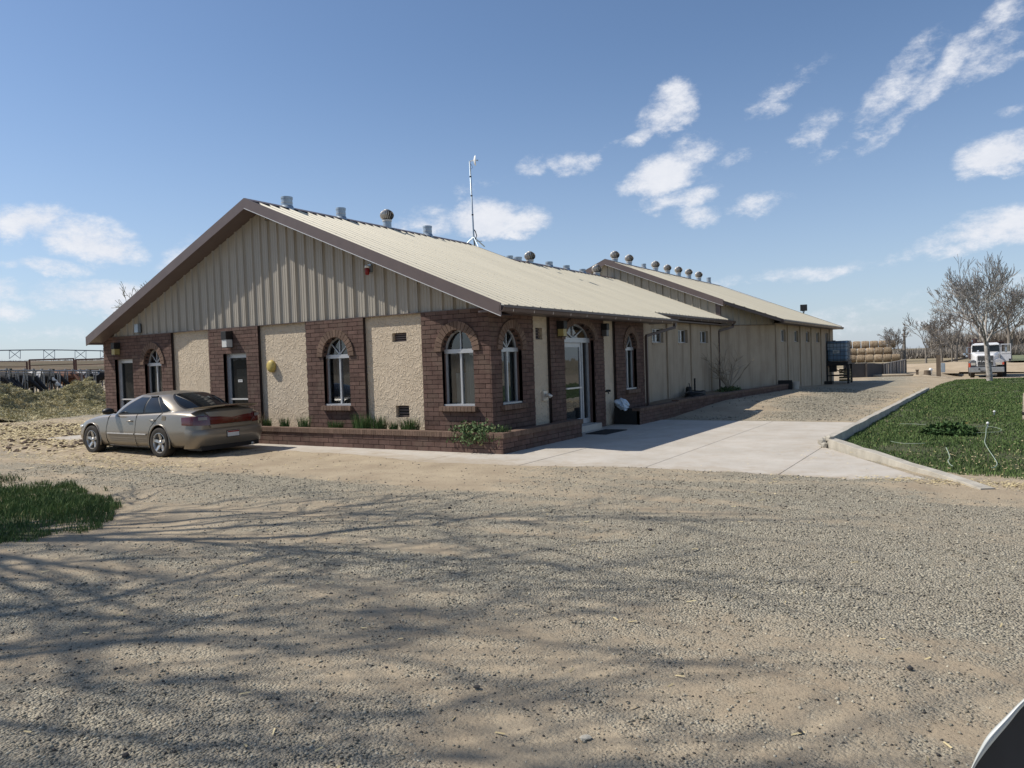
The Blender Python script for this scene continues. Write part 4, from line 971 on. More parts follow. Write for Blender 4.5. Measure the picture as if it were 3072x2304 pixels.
gutter(E3R-.01, YK-.1, R3B, roof3(E3R)-.02, barn)
mb = MB(); mb.add([(XT, R3F, roof3(XT)-.10), (E3R, YK, roof3(E3R)-.10), (X3-.02, Y3D-.1, roof3(X3)-.10), (X2-.02, Y2B, roof3(X2)-.10)], [(0, 1, 2, 3)]); mb.add([(E3R, YK, 2.94), (E3R, R3B, 2.94), (X3-.1, R3B, 2.94), (X3-.1, Y3D-.1, 2.94)], [(0, 1, 2, 3)]); mb.build('soffit', M_fascia, barn, recalc=False)
mb = MB(); mb.box(X3-.2, X3-.02, Y3D-.05, Y3B, 3.0, 3.2); mb.build('wall_plate', M_fascia, barn)
mb = MB(); FD.box(mb, -.1, DGL+.02, -.2, -.02, 2.9, 3.22); mb.build('wall_plate', M_fascia, barn)
mb = MB(); mb.box(X2-.2, X2-.02, Y2A, Y2B, 2.9, 3.15); mb.build('wall_plate', M_fascia, office)
# pale skylight strip high on the barn roof
mb = MB(); 
mb.add([(-13.1, 44.25, roof3(-13.1)+.040), (-13.1, 44.75, roof3(-13.1)+.040), (-10.3, 44.75, roof3(-10.3)+.040), (-10.3, 44.25, roof3(-10.3)+.040)], [(0, 3, 2, 1)]); mb.build('skylight', M_white, barn, recalc=False)

M_screw = mat('roof_screw', (.26, .23, .19), .6)
def screws(y0, y1, xr, fz, xe, parent):
    mb = MB(); n = 7
    for k in range(n):
        x = xr+(xe-xr)*(k+.45)/n; y = y0+.12
        while y < y1: z = fz(x)+.002; mb.box(x-.02, x+.02, y-.016, y+.016, z, z+.012); y += RIB
    tag(mb.build('roof_screw', M_screw, parent), kind='stuff')
screws(R1F, R1B, RIDGE, roof1, E1R, office); screws(R1B, Y2B, R2X, roof2, E2R, office); screws(R3F+2, R3B, R3X, roof3, E3R, barn)

# ------------------------------------------------------------------ brick planters
def planter(store, parent, x0, x1, y0, y1, h, faces, t=.20, cap=.075):
    "faces: list of (Fac, u0, u1)"
    for F, a, b in faces:
        mo = brick_panel(F, a, b, 0, h-cap, [], face=0.0, store=store); mo.build('mortar_wall', M_mortar, parent)
        u = a-.02; w = .062; e_ = b+.02 if F is not FP else b-.17
        while u < e_:
            store.append((F, u+.003, min(u+w-.003, e_), -t, .03, h-cap+.002, h, 1)); u += w
BP = []
pl1 = thing('brick_planter', 'low brown brick planter with tan brick rim along the front wall', 'planter', (-11, 11.9, 0))
FP = Fac((0, 11.83, 0), (1, 0, 0), (0, -1, 0)); FQ = Fac((-7.67, 0, 0), (0, 1, 0), (1, 0, 0))
planter(BP, pl1, 0, 0, 0, 0, .41, [(FP, -15.45, -7.704), (FQ, 11.83, 15.12)], cap=.10)
emit_bricks(BP, pl1, [M_brick, M_cap])
M_soil = mat('planter_soil', (.16, .115, .075), .95, col2=(.27, .20, .13), scale=6, bump=.8, bscale=30)
mb = MB(); mb.box(-15.4, -7.75, 11.92, 12.42, -.05, .34); mb.box(-8.3, -7.75, 12.42, 15.05, -.05, .30); mb.build('soil', M_soil, pl1)
mb = MB(); mb.box(-15.45, -15.25, 11.86, 12.41, 0, .40); mb.box(-8.24, -7.70, 15.0, 15.12, 0, .34); mb.build('end_wall', M_brick, pl1)
BQ = []
pl2 = thing('brick_planter', 'dark brick planter beside the stucco strip right of the entrance door', 'planter', (-7.9, 19, 0))
FR = Fac((0, 18.13, 0), (1, 0, 0), (0, -1, 0)); FS = Fac((-7.52, 0, 0), (0, 1, 0), (1, 0, 0))
planter(BQ, pl2, 0, 0, 0, 0, .44, [(FS, 18.13, 21.0)]); emit_bricks(BQ, pl2, [M_brick, M_cap], 120)
mb = MB(); mb.box(-8.24, -7.53, 18.13, 18.2, 0, .44); mb.build('end_wall', M_black, pl2)
mb = MB(); mb.box(-8.24, -7.72, 18.2, 21.0, 0, .33); mb.build('soil', M_soil, pl2)
BS = []
pl3 = thing('brick_planter', 'long low brick retaining edge running back beside the barn wall', 'planter', (-7.3, 26, 0))
PA = Vector((-7.52, 21.02, 0)); PB = Vector((-6.75, 31.9, 0)); FT = Fac(PA, PB-PA, ((PB-PA).y, -(PB-PA).x, 0)); LT = (PB-PA).length
mo = brick_panel(FT, 0, LT, 0, .40, [], store=BS); mo.build('mortar_wall', M_mortar, pl3)
u = 0
while u < LT: BS.append((FT, u+.003, u+.077, -.2, .02, .402, .48, 1)); u += .08
mbs = [MB(), MB()]
for b in BS: mbs[b[7]].hexa(brick_corners(b))
tag(mbs[0].build('brick', M_brick, pl3), kind='stuff'); tag(mbs[1].build('brick', M_cap, pl3), kind='stuff')
mb = MB(); mb.add([(-8.8, 20.5, .36), (-7.6, 21.0, .36), (-6.95, 31.9, .36), (-7.3, 32.2, .30), (-8.8, 29.2, .40)], [(0, 1, 2, 3, 4)]); mb.build('soil', M_soil, pl3, recalc=False)
# ------------------------------------------------------------------ roof vents
def stack_vent(r, h, label, loc, group='open galvanised stack vents on the roofs'):
    t = thing('stack_vent', label, 'vent', loc, 0, group)
    MB().lathe([(r*.97, -.35), (r*.97, h), (r*.85, h), (r*.85, h-.12)], 20).build('pipe', M_galv, t, smooth=True, wspace=False, autosm=40)
    MB().lathe([(r*1.04, h-.05), (r*1.04, h+.004), (r*.86, h+.004), (r*.86, h-.05)], 20).build('rim', M_galv, t, smooth=True, wspace=False, autosm=40)
    MB().lathe([(r*1.01, h*.45), (r*1.01, h*.45+.012)], 20).build('seam', M_galvd, t, wspace=False)
    MB().lathe([(r*1.5, -.12), (r*1.05, .06), (r*.98, .06), (r*.98, -.12)], 20).build('flashing', M_galv, t, smooth=True, wspace=False)
    return t
def turbine(r, hn, label, loc, group='turbine ventilators along the ridges'):
    "neck of radius .7 r and height hn, vaned ball of radius r on top"
    t = thing('turbine_vent', label, 'vent', loc, 0, group); rn = r*.60
    MB().lathe([(rn, -.35), (rn, hn), (rn*.8, hn)], 18).build('neck', M_galv, t, smooth=True, wspace=False, autosm=40)
    MB().lathe([(rn*1.12, hn-.03), (rn*1.12, hn+.02)], 18).build('collar', M_galvd, t, smooth=True, wspace=False, autosm=40)
    MB().lathe([(r*.62, hn+.02), (r*.74, hn+r*.45), (r*.74, hn+r*1.0), (r*.40, hn+r*1.42)], 18).build('core', M_room, t, smooth=True, wspace=False)
    hb = r*1.42; nv = 18; vm = MB()
    for k in range(nv):
        P = []; Q = []
        for i in range(9):
            s = i/8; rr = r*(.62+.40*math.sin(pi*(.12+.80*s))**.8) if s < .97 else r*.5
            rr = r*math.sqrt(max(.16, 1-((s-.46)/.56)**2)); a = 2*pi*k/nv+.35*(s-.5); z = hn+.02+hb*s
            P.append((rr*math.cos(a), rr*math.sin(a), z)); a2 = a+2*pi/nv*.62; r2 = rr*.84; Q.append((r2*math.cos(a2), r2*math.sin(a2), z))
        n0 = len(vm.v); vm.add(P+Q, [(i, i+1, i+10, i+9) for i in range(8)])
    vm.build('vane', M_galvd, t, smooth=True, recalc=False, wspace=False)
    MB().lathe([(r*.46, hn+hb-.02), (r*.42, hn+hb+.02), (r*.1, hn+hb+.045)], 18).build('cap', M_galvd, t, smooth=True, wspace=False)
    return t
def from_px(px, ytop, ybase, wpx, X, fz, zoff=0.0):
    p = onX(px, ytop, X); zb = fz(X); s = (p.y*RW[1][2]*-1 if False else 1)
    depth = (Vector((X, p.y, p.z))-Vector((0, 0, CAMZ))).dot(-Vector((RW[0][2], RW[1][2], RW[2][2])))
    return Vector((X, p.y, zb)), p.z-zb, wpx/FPX*depth
def put_stack(px, yt, w, X, fz, label):
    loc, h, wd = from_px(px, yt, 0, w, X, fz); return stack_vent(wd/2, h, label, loc)
def put_turb(px, yt, w, X, fz, label):
    loc, h, wd = from_px(px, yt, 0, w, X, fz); r = wd/2; return turbine(r, max(.1, h-r*1.42-.05), label, loc)
put_stack(860, 592, 34, RIDGE, roof1, 'grey stack vent nearest the gable peak on the front roof')
put_stack(1022, 625, 29, RIDGE, roof1, 'grey stack vent between the gable peak and the first turbine')
put_turb(1160, 627, 42, RIDGE, roof1, 'first turbine ventilator on the front ridge, with a ball of metal vanes')
put_stack(1282, 679, 27, RIDGE, roof1, 'grey stack vent between the first turbine and the antenna mast')
f2 = lambda x: roof2(x)
put_turb(1589, 755, 34, R2X, f2, 'turbine ventilator just behind the step in the roof ridge')
put_stack(1647, 786, 22, R2X, f2, 'first stack vent right of the turbine on the lower middle ridge')
put_stack(1699, 797, 20, R2X, f2, 'second stack vent on the lower middle ridge')
put_stack(1747, 808, 19, R2X, f2, 'third stack vent on the middle ridge before the barn gable')
put_turb(1790, 793, 31, R2X, f2, 'turbine ventilator standing before the barn gable fascia')
for (px, yt, w, lab, kind) in [(1844, 752, 29, 'turbine ventilator nearest the peak of the rear barn', 't'), (1887, 763, 27, 'second turbine ventilator on the barn ridge', 't'), (1931, 792, 14, 'short stack vent between the barn turbines', 's'),
        (1966, 782, 26, 'turbine ventilator right of the short stack on the barn ridge', 't'), (2002, 793, 24, 'barn ridge turbine, third from the far end', 't'), (2035, 799, 24, 'middle turbine of the close row on the barn ridge', 't'),
        (2066, 806, 23, 'barn ridge turbine, last but one', 't'), (2096, 814, 23, 'farthest turbine ventilator on the barn ridge', 't'), (2126, 833, 13, 'small stack vent at the far end of the barn ridge', 's')]:
    (put_turb if kind == 't' else put_stack)(px, yt, w, R3X, roof3, lab)
# vents of the far roof slope that show over the back edge of the front roof
XB = -15.0
for (px, yt, w, lab) in [(1463, 756, 20, 'leftmost low stack vent peeping over the roof right of the antenna'), (1480, 764, 13, 'thin stack vent tucked behind the leftmost low one'), (1502, 770, 25, 'wide low vent drum behind the roof edge'),
                         (1529, 768, 20, 'narrow vent drum between two wide ones behind the roof'), (1553, 772, 25, 'wide vent drum just left of the ridge turbine')]:
    loc, h, wd = from_px(px, yt, 0, w, XB, roof2); stack_vent(wd/2, h, lab, loc, 'vent drums behind the roof edge')

# ------------------------------------------------------------------ antenna mast on the ridge
def antenna():
    b = onX(1424, 748, RIDGE); base = Vector((RIDGE+.02, b.y, roof1(RIDGE)+.0)); t = thing('antenna_mast', 'tall thin antenna mast on a tripod with small white dish on the roof ridge', 'antenna', base)
    top = onX(1409, 484, RIDGE); top.x = RIDGE
    zc = onX(1417, 712, RIDGE).z; c = Vector((RIDGE, b.y-.03, zc))
    MB().tube([base+Vector((0, 0, -.05)), c, top], [.032, .030, .026], 8).build('mast', M_galv, t, smooth=True)
    for s in (.3, .55, .8): p = c.lerp(top, s); MB().tube([p-Vector((0, 0, .02)), p+Vector((0, 0, .02))], .036, 8).build('clamp', M_black, t)
    legs = [(0, .62), (.42, -.38), (-.42, -.30)]
    for dx, dy in legs:
        f = Vector((RIDGE+dx, b.y+dy, roof1(RIDGE+dx)+.03)); MB().tube([c+Vector((0, 0, .02)), f], .021, 6).build('leg', M_galv, t)
    MB().tube([Vector((RIDGE, b.y, base.z+.14)), Vector((RIDGE, b.y+.46, base.z+.2))], .014, 6).build('brace', M_galv, t)
    MB().tube([c+Vector((0, 0, .30)), c+Vector((.02, .08, .22)), c+Vector((.03, .14, .08)), c+Vector((.02, .08, -.03)), c+Vector((0, .01, .05)), c+Vector((0, -.02, .2))], .018, 6).build('cable_loop', M_blackp, t, smooth=True)
    d = Vector((.80, .60, 0)); q = top+d*.16+Vector((0, 0, .03))
    MB().tube([top, q-d*.02], .018, 6).build('arm', M_white, t)
    mb = MB(); n = 24; R_ = .17; side = Vector((-d.y, d.x, 0)); up = Vector((0, 0, 1)); rings = [(0, -.02), (.06, -.012), (.12, .012), (R_, .045), (R_+.006, .045), (R_+.006, .03), (.12, -.005), (0, -.035)]
    vs = []
    for r_, o_ in rings:
        for k in range(n): a = 2*pi*k/n; vs.append(q+d*o_+side*(max(r_, .001)*math.cos(a))+up*(max(r_, .001)*math.sin(a)))
    mb.add(vs, [(i*n+k, i*n+(k+1) % n, (i+1)*n+(k+1) % n, (i+1)*n+k) for i in range(len(rings)-1) for k in range(n)]); mb.build('dish', M_white, t, smooth=True)
    MB().tube([q-d*.0, q+d*.11], .012, 6).build('feed_horn', M_galv, t); MB().tube([q+d*.10, q+d*.13], .026, 8).build('feed_cap', M_galv, t)
    MB().tube([top+Vector((0, 0, -.05)), top+d*.07+Vector((0, 0, -.14)), top+d*.10+Vector((0, 0, -.22)), top+d*.03+Vector((0, 0, -.27)), top+Vector((0, 0, -.22))], .006, 5).build('cable', M_blackp, t)
antenna()

# ------------------------------------------------------------------ wall fittings
M_lampg = mat('yellowed_lamp_glass', (.36, .29, .11), .35, var=.1); M_lampw = mat('frosted_lamp_glass', (.62, .62, .58), .35, var=.05)
def wall_lamp(F, u, z, label, glass, s=1.0, fat=1.0):
    t = thing('wall_lamp', label, 'lamp', F.p(u, 0, z), 0, 'box lamps on the brick walls')
    mb = MB(); F.box(mb, u-.075*s, u+.075*s, 0, .02, z-.02, z+.20*s); mb.build('back_plate', M_black, t)
    mb = MB(); F.box(mb, u-.085*s, u+.085*s, .02, .19*s, z+.02*s, z+.20*s); mb.build('housing', M_black, t, bevel=.006)
    mb = MB(); F.box(mb, u-.078*s*fat, u+.078*s*fat, .025, .175*s, z-.15*s, z+.018*s); mb.build('lamp_glass', glass, t, bevel=.005)
    mb = MB(); F.box(mb, u-.083*s*fat, u+.083*s*fat, .022, .18*s, z-.158*s, z-.148*s); mb.build('bottom_rim', M_black, t)
wall_lamp(FA, -21.12, 2.47, 'yellow lamp box above the far left glass door', M_lampg)
wall_lamp(FA, -16.14, 2.52, 'grey box lamp above the middle glass door of the front wall', M_lampw, 1.15)
wall_lamp(FB, 15.22, 2.44, 'yellowish lamp box left of the arched entrance', M_lampg, 1.0)
wall_lamp(FB, 17.56, 2.46, 'black lamp box right of the arched entrance', mat('smoked_lamp_glass', (.10, .095, .09), .3), .9)
def ball():
    t = thing('wall_dome', 'yellow round dome fixed to the stucco between door and window', 'bell', FA.p(-14.71, -.085, 1.83))
    n = 28; vs = []; rings = [(.132, 0), (.135, .03), (.128, .06), (.108, .085), (.07, .10), (.02, .106)]; mb = MB(); c = FA.p(-14.71, -.085, 1.83)
    for r_, o_ in rings:
        for k in range(n): a = 2*pi*k/n; vs.append(c+Vector((r_*math.cos(a), -o_-.02, r_*1.12*math.sin(a))))
    fs = [(i*n+k, i*n+(k+1) % n, (i+1)*n+(k+1) % n, (i+1)*n+k) for i in range(len(rings)-1) for k in range(n)]+[tuple(range((len(rings)-1)*n, len(rings)*n)), tuple(reversed(range(n)))]
    mb.add(vs, fs); mb.build('dome', mat('yellow_paint', (.50, .38, .11), .5, var=.12, scale=20), t, smooth=True)
    mb = MB(); mb.lathe([(.05, 0), (.05, .03)], 12, tuple(c-Vector((0, .03, 0))), 'y'); mb.build('mount', M_black, t)
ball()
def box_fix(name, F, u, z, w, h, d, m, label, cat, d0=0.0):
    t = thing(name, label, cat, F.p(u, 0, z)); mb = MB(); F.box(mb, u-w/2, u+w/2, d0, d0+d, z-h/2, z+h/2); mb.build('case', m, t, bevel=.006)
    mb = MB(); F.box(mb, u-w/2-.008, u+w/2+.008, d0-.005, d0+.012, z-h/2-.008, z+h/2+.008); mb.build('flange', M_black, t); return t
box_fix('junction_box', FA, -20.1, 3.03, .17, .24, .10, M_galv, 'small grey box on the siding at the low left end of the gable', 'box', -.02)
box_fix('peak_box', FA, -14.62, 5.42, .10, .12, .10, mat('taupe_paint', (.30, .27, .22), .6), 'tiny beige box under the gable peak', 'box', -.02)
def siren():
    c = FA.p(-11.35, .02, 3.86); t = thing('alarm_light', 'small red alarm light with grey cap on the gable siding', 'alarm', c)
    mb = MB(); FA.box(mb, -11.40, -11.30, -.03, .03, 3.80, 3.98); mb.build('back_box', M_galv, t)
    MB().lathe([(.035, -.10), (.05, -.06), (.055, .02), (.04, .05)], 14, tuple(c+Vector((.0, -.07, -.02)))).build('lens', M_red, t, smooth=True)
    MB().lathe([(.03, .05), (.058, .055), (.05, .10), (.01, .12)], 14, tuple(c+Vector((.0, -.07, -.02)))).build('cap', M_white, t, smooth=True)
siren()
def dryer_vent():
    t = thing('pipe_vent', 'grey hooded pipe vent on the pale strip left of the entrance', 'vent', FB.p(14.60, -.08, .97)); mb = MB(); FB.box(mb, 14.50, 14.68, -.085, -.03, .86, 1.07); mb.build('plate', M_galvd, t)
    mb = MB(); mb.tube([FB.p(14.60, -.05, .97), FB.p(14.60, .05, .98), FB.p(14.62, .10, .93)], .045, 10); mb.build('hood', M_galvd, t, smooth=True)
    for i in range(3): mb = MB(); FB.box(mb, 14.52, 14.66, -.03, -.015, .89+i*.05, .91+i*.05); mb.build('louvre', M_galvd, t)
dryer_vent()
def tap():
    t = thing('wall_tap', 'dark garden tap on the pale strip right of the entrance', 'tap', FB.p(17.82, -.08, .90))
    MB().tube([FB.p(17.75, -.08, .90), FB.p(17.75, .02, .90), FB.p(17.75, .05, .84)], .018, 8).build('spout', M_black, t)
    MB().tube([FB.p(17.90, -.08, .91), FB.p(17.90, .03, .91)], .03, 8).build('handle', M_black, t)
    MB().tube([FB.p(17.74, -.02, .91), FB.p(17.92, -.02, .91)], .014, 6).build('pipe', M_black, t)
    MB().tube([FB.p(17.70, -.07, .87), FB.p(17.70, -.03, .93)], .022, 6).build('knob', M_black, t)
tap()
def floodlight():
    p = onY(2411, 936, 45.28); 
    X = p.x; z = p.z-.10; t = thing('floodlight', 'black square floodlight standing on the barn roof edge', 'floodlight', (X, 45.25, z))
    MB().tube([(X, 45.25, roof3(X)), (X, 45.25, z+.14)], .03, 8).build('pole', M_black, t)
    mb = MB(); mb.box(X-.17, X+.19, 45.18, 45.34, z+.16, z+.52); mb.build('housing', M_black, t, bevel=.02)
    mb = MB(); mb.box(X-.14, X+.16, 45.165, 45.18, z+.2, z+.48); mb.build('lens', M_blackp, t); MB().tube([(X-.05, 45.25, z+.12), (X+.06, 45.25, z+.12)], .05, 8).build('bracket', M_galv, t)
floodlight()
mt = tag(MB().hexa([(-7.83, 15.60, .013), (-7.30, 15.62, .013), (-7.28, 16.75, .013), (-7.85, 16.72, .013), (-7.83, 15.60, .030), (-7.30, 15.62, .030), (-7.28, 16.75, .030), (-7.85, 16.72, .030)]).build('door_mat', mat('rubber_mat', (.022, .021, .02), .9, bump=.6, bscale=120), bevel=.004), 'black rubber mat on the concrete before the entrance', 'mat')
def cloth():
    bm = bmesh.new(); bmesh.ops.create_icosphere(bm, subdivisions=4, radius=.17)
    from mathutils import noise as mn
    for v in bm.verts:
        p = v.co.copy(); k = 1+.55*mn.noise(p*9)+.3*mn.noise(p*22); v.co = Vector((p.x*1.0, p.y*1.05, p.z*.75))*k
        if v.co.x > .05: v.co.z -= .10*min(1, (v.co.x-.05)/.1)
    me = bpy.data.meshes.new('cloth'); bm.to_mesh(me); bm.free(); me.materials.append(mat('blue_white_cloth', (.30, .42, .52), .85, col2=(.72, .76, .80), scale=14)); me.polygons.foreach_set('use_smooth', [True]*len(me.polygons))
    o = bpy.data.objects.new('crumpled_cloth', me); COL.objects.link(o); o.location = (-7.98, 18.12, .56); tag(o, 'crumpled pale blue and white cloth on the planter corner', 'cloth')
cloth()
def stand_pipe():
    t = thing('coiled_hose', 'dark coiled hose lying in the bed against the stucco wall', 'hose', (-8.2, 24, .4)); pts = []
    for i in range(120):
        a = i*.32; r = .45+.05*math.sin(i*.21); pts.append((-8.2+r*.55*math.cos(a), 24.6+r*1.5*math.sin(a), .40+.0012*i+.015*math.sin(i)))
    MB().tube(pts, .018, 5).build('loop', M_blackp, t, smooth=True); MB().tube([pts[-1], (-8.6, 25.3, .55), (-8.68, 25.4, .8)], .016, 5).build('end', M_blackp, t)
stand_pipe()
def hydrant_pipe():
    t = thing('wall_pipe', 'thin dark pipe running up the stucco wall between bays', 'pipe', (X2+.07, 25.95, .3))
    MB().tube([(X2+.08, 25.9, .3), (X2+.08, 25.9, .95)], .03, 8).build('pipe', M_black, t)
    MB().lathe([(.11, 0), (.11, .35), (.07, .4)], 12, (X2+.2, 24.9, .3)).build('pot', M_black, t)
hydrant_pipe()

# ------------------------------------------------------------------ plants in the planters
M_lily = blade_material('lily_leaf', (.030, .062, .018), (.085, .15, .045), (.22, .18, .06))
M_ivy = blade_material('trailing_leaf', (.055, .085, .030), (.14, .20, .085), (.24, .20, .09))
M_dryst = mat('dry_stem', (.26, .20, .12), .85, rand=.3)
def tuft(cx, cy, z0, R, H, n, m, label, seed, name='grass_clump', cat='plant', group='leafy clumps in the front planter', droop=.5):
    r = random.Random(seed); V_ = []; F_ = []
    for i in range(n):
        a = r.uniform(0, 2*pi); rr = R*math.sqrt(r.random())*.45; bx, by = cx+rr*math.cos(a)*1.3, cy+rr*math.sin(a)*.6
        a2 = a+r.uniform(-.7, .7); L_ = H*r.uniform(.6, 1.15); out = R*r.uniform(.15, .9)*droop; w = r.uniform(.005, .010)
        px_, py_ = -math.sin(a2)*w, math.cos(a2)*w; k = 4; b0 = len(V_)
        for j in range(k+1):
            s = j/k; x = bx+math.cos(a2)*out*s**1.6; y = by+math.sin(a2)*out*s**1.6*.6; z = z0+L_*(s-.38*s**3*(out/R)); ww = (1-s*.9)
            V_ += [(x-px_*ww, y-py_*ww, z), (x+px_*ww, y+py_*ww, z)]
        for j in range(k): q = b0+2*j; F_.append((q, q+1, q+3, q+2))
    o = fast_mesh(name, np.array(V_), np.array(F_), m, True); return tag(o, label, cat, group)
T = [(-15.05, .30, .34, 'sparse weedy clump beside the far stucco strip, nearest the car'), (-14.55, .20, .28, 'low clump at the foot of the stucco below the yellow dome'), (-13.95, .24, .30, 'small clump where stucco meets the brick of the middle window'),
     (-13.30, .30, .36, 'narrow upright clump left under the middle arched window'), (-12.30, .34, .24, 'low dark clump right under the middle arched window'), (-11.52, .42, .42, 'biggest leafy clump before the right stucco strip'),
     (-11.02, .34, .36, 'clump just left of the low wall vent'), (-10.60, .20, .26, 'thin clump straight before the low wall vent'), (-10.15, .38, .34, 'broad clump right of the low wall vent')]
for i, (x, R_, H_, lab) in enumerate(T): tuft(x, 12.12, .33, R_, H_, 260 if R_ > .33 else 150, M_lily, lab, i)
for i, (x, y) in enumerate([(-14.8, 12.1), (-15.1, 12.1)]): tuft(x, y, .33, .35, .42, 26, M_dryst, ['dry stalks leaning beside the weedy clump', 'dry thin stalks next to the car end of the planter'][i], 40+i, 'dry_stalks')
def leafy_mound(name, cx, cy, cz, rx, ry, rz, n, leaf, m, label, seed, hang=0.0, cat='plant', group=None):
    g = np.random.default_rng(seed); d = g.normal(size=(n, 3)); d /= np.linalg.norm(d, axis=1)[:, None]; d[:, 2] = np.abs(d[:, 2])*1-hang*(g.random(n)); rr = g.uniform(.55, 1.05, n)**.6*(1+.35*vnoise(d[:, 0]*4, d[:, 1]*4+d[:, 2]*3, seed))
    P = np.stack([cx+d[:, 0]*rx*rr, cy+d[:, 1]*ry*rr, cz+d[:, 2]*rz*rr], -1); a = g.normal(size=(n, 3)); a /= np.linalg.norm(a, axis=1)[:, None]; b = np.cross(a, g.normal(size=(n, 3))); b /= np.linalg.norm(b, axis=1)[:, None]
    l = leaf*g.uniform(.6, 1.3, n)[:, None]; Q = np.stack([P-a*l, P+b*l*.5, P+a*l, P-b*l*.5], 1).reshape(-1, 3); o = np.arange(n)*4
    return tag(fast_mesh(name, Q, np.stack([o, o+1, o+2, o+3], -1), m), label, cat, group)
leafy_mound('trailing_plant', -8.35, 11.98, .36, .55, .30, .26, 1900, .035, M_ivy, 'bushy trailing plant spilling over the planter rim at the corner', 5, .75)
tuft(-7.85, 12.1, .33, .28, .22, 120, M_lily, 'broad leafed sprout at the planter corner right of the trailing plant', 77)
tuft(-8.9, 12.15, .33, .3, .32, 30, M_dryst, 'dry seed stalks rising out of the trailing plant', 78, 'dry_stalks')
mb = MB(); r = random.Random(8)
for i in range(26):
    x = -8.6+r.random()*.95; p = [(x, 11.83, .37), (x+r.uniform(-.03, .05), 11.77, .33), (x+r.uniform(-.08, .12), 11.78, .33-r.uniform(.04, .16))]; mb.tube(p, .004, 4)
mb.build('runner', M_ivy).name = 'plant_runners'; o = bpy.data.objects['plant_runners']; tag(o, 'thin runners of the trailing plant hanging over the brick rim', 'plant')

# weed clump, hose and pale irrigation bits in the lawn
leafy_mound('weed_clump', -.55, 16.9, .06, .40, .30, .22, 3000, .045, M_lily, 'dark mound of coarse weeds in the middle of the lawn', 9, .1, 'weeds')
M_hose = mat('pale_hose', (.20, .27, .18), .6, col2=(.38, .43, .34), scale=8)
def hose(pts, r_, label):
    P = [Vector((p[0], p[1], p[2])) for p in pts]; Q = []
    for i in range(len(P)-1):
        a = P[max(i-1, 0)]; b = P[i]; c_ = P[i+1]; d = P[min(i+2, len(P)-1)]
        for k in range(8): t = k/8; Q.append(.5*((2*b)+(-a+c_)*t+(2*a-5*b+4*c_-d)*t*t+(-a+3*b-3*c_+d)*t**3))
    Q.append(P[-1]); o = MB().tube(Q, r_*.48, 6).build('garden_hose', M_hose, smooth=True); tag(o, label, 'hose', 'pale hoses lying in the right lawn'); return o
def LZ(px, py): p = onZ(px, py, .16); return (p.x, p.y, float(lawn_z(p.x, p.y))+.055)
hose([LZ(2838, 1330), LZ(2846, 1345), LZ(2849, 1356), LZ(2844, 1364), LZ(2850, 1374), LZ(2858, 1378)], .016, 'short curl of green hose just in front of the weed mound')
hose([LZ(2959, 1275), LZ(2957, 1300), LZ(2954, 1318), LZ(2963, 1335), LZ(2973, 1347), LZ(2985, 1362), LZ(2991, 1374), LZ(2984, 1382), LZ(2974, 1383)], .015, 'long pale hose snaking down from the white sprinkler')
hose([LZ(2925, 1273), LZ(2955, 1272), LZ(2985, 1277), LZ(3004, 1283), LZ(2995, 1289), LZ(2962, 1290), LZ(2930, 1290)], .009, 'thin looped pale line lying at the sprinkler')
hose([LZ(2672, 1310), LZ(2700, 1316), LZ(2740, 1318), LZ(2776, 1318)], .009, 'straight pale line left of the weed mound')
hose([LZ(2700, 1260), LZ(2738, 1261), LZ(2778, 1264)], .009, 'faint straight pale line nearest the long kerb'); hose([LZ(2800, 1270), LZ(2850, 1271), LZ(2890, 1274)], .008, 'faint pale line above the weed mound')
def sprinkler(px, py, h, label):
    x, y, z = LZ(px, py); t = thing('lawn_sprinkler', label, 'sprinkler', (x, y, z-.04), 0, 'white sprinklers in the lawn')
    MB().tube([(x, y, z-.05), (x, y, z+h)], .012, 8).build('riser', M_galv, t); MB().lathe([(.022, 0), (.028, .02), (.012, .045)], 10, (x, y, z+h-.01)).build('head', M_white, t)
sprinkler(2963, 1272, .05, 'white topped sprinkler at the head of the long hose'); sprinkler(2983, 1234, .03, 'farther white sprinkler towards the birch')
def log_post():
    x, y = 1.0, 25.0; p = onZ(3071, 1230, .3); x, y = p.x+.12, p.y; t = thing('wood_post', 'short grey weathered post at the right edge of the lawn', 'post', (x, y, 0)); mw = mat('grey_wood', (.20, .16, .12), .9, col2=(.42, .36, .29), scale=9, stretch=(1, 1, 3), bump=.5)
    MB().lathe([(.15, -.05), (.14, .3), (.13, .66), (.10, .70)], 12, (x, y, 0)).build('trunk', mw, t, smooth=True, autosm=40); MB().lathe([(.155, .2), (.16, .23), (.155, .26)], 12, (x, y, 0)).build('band', M_black, t)
log_post()
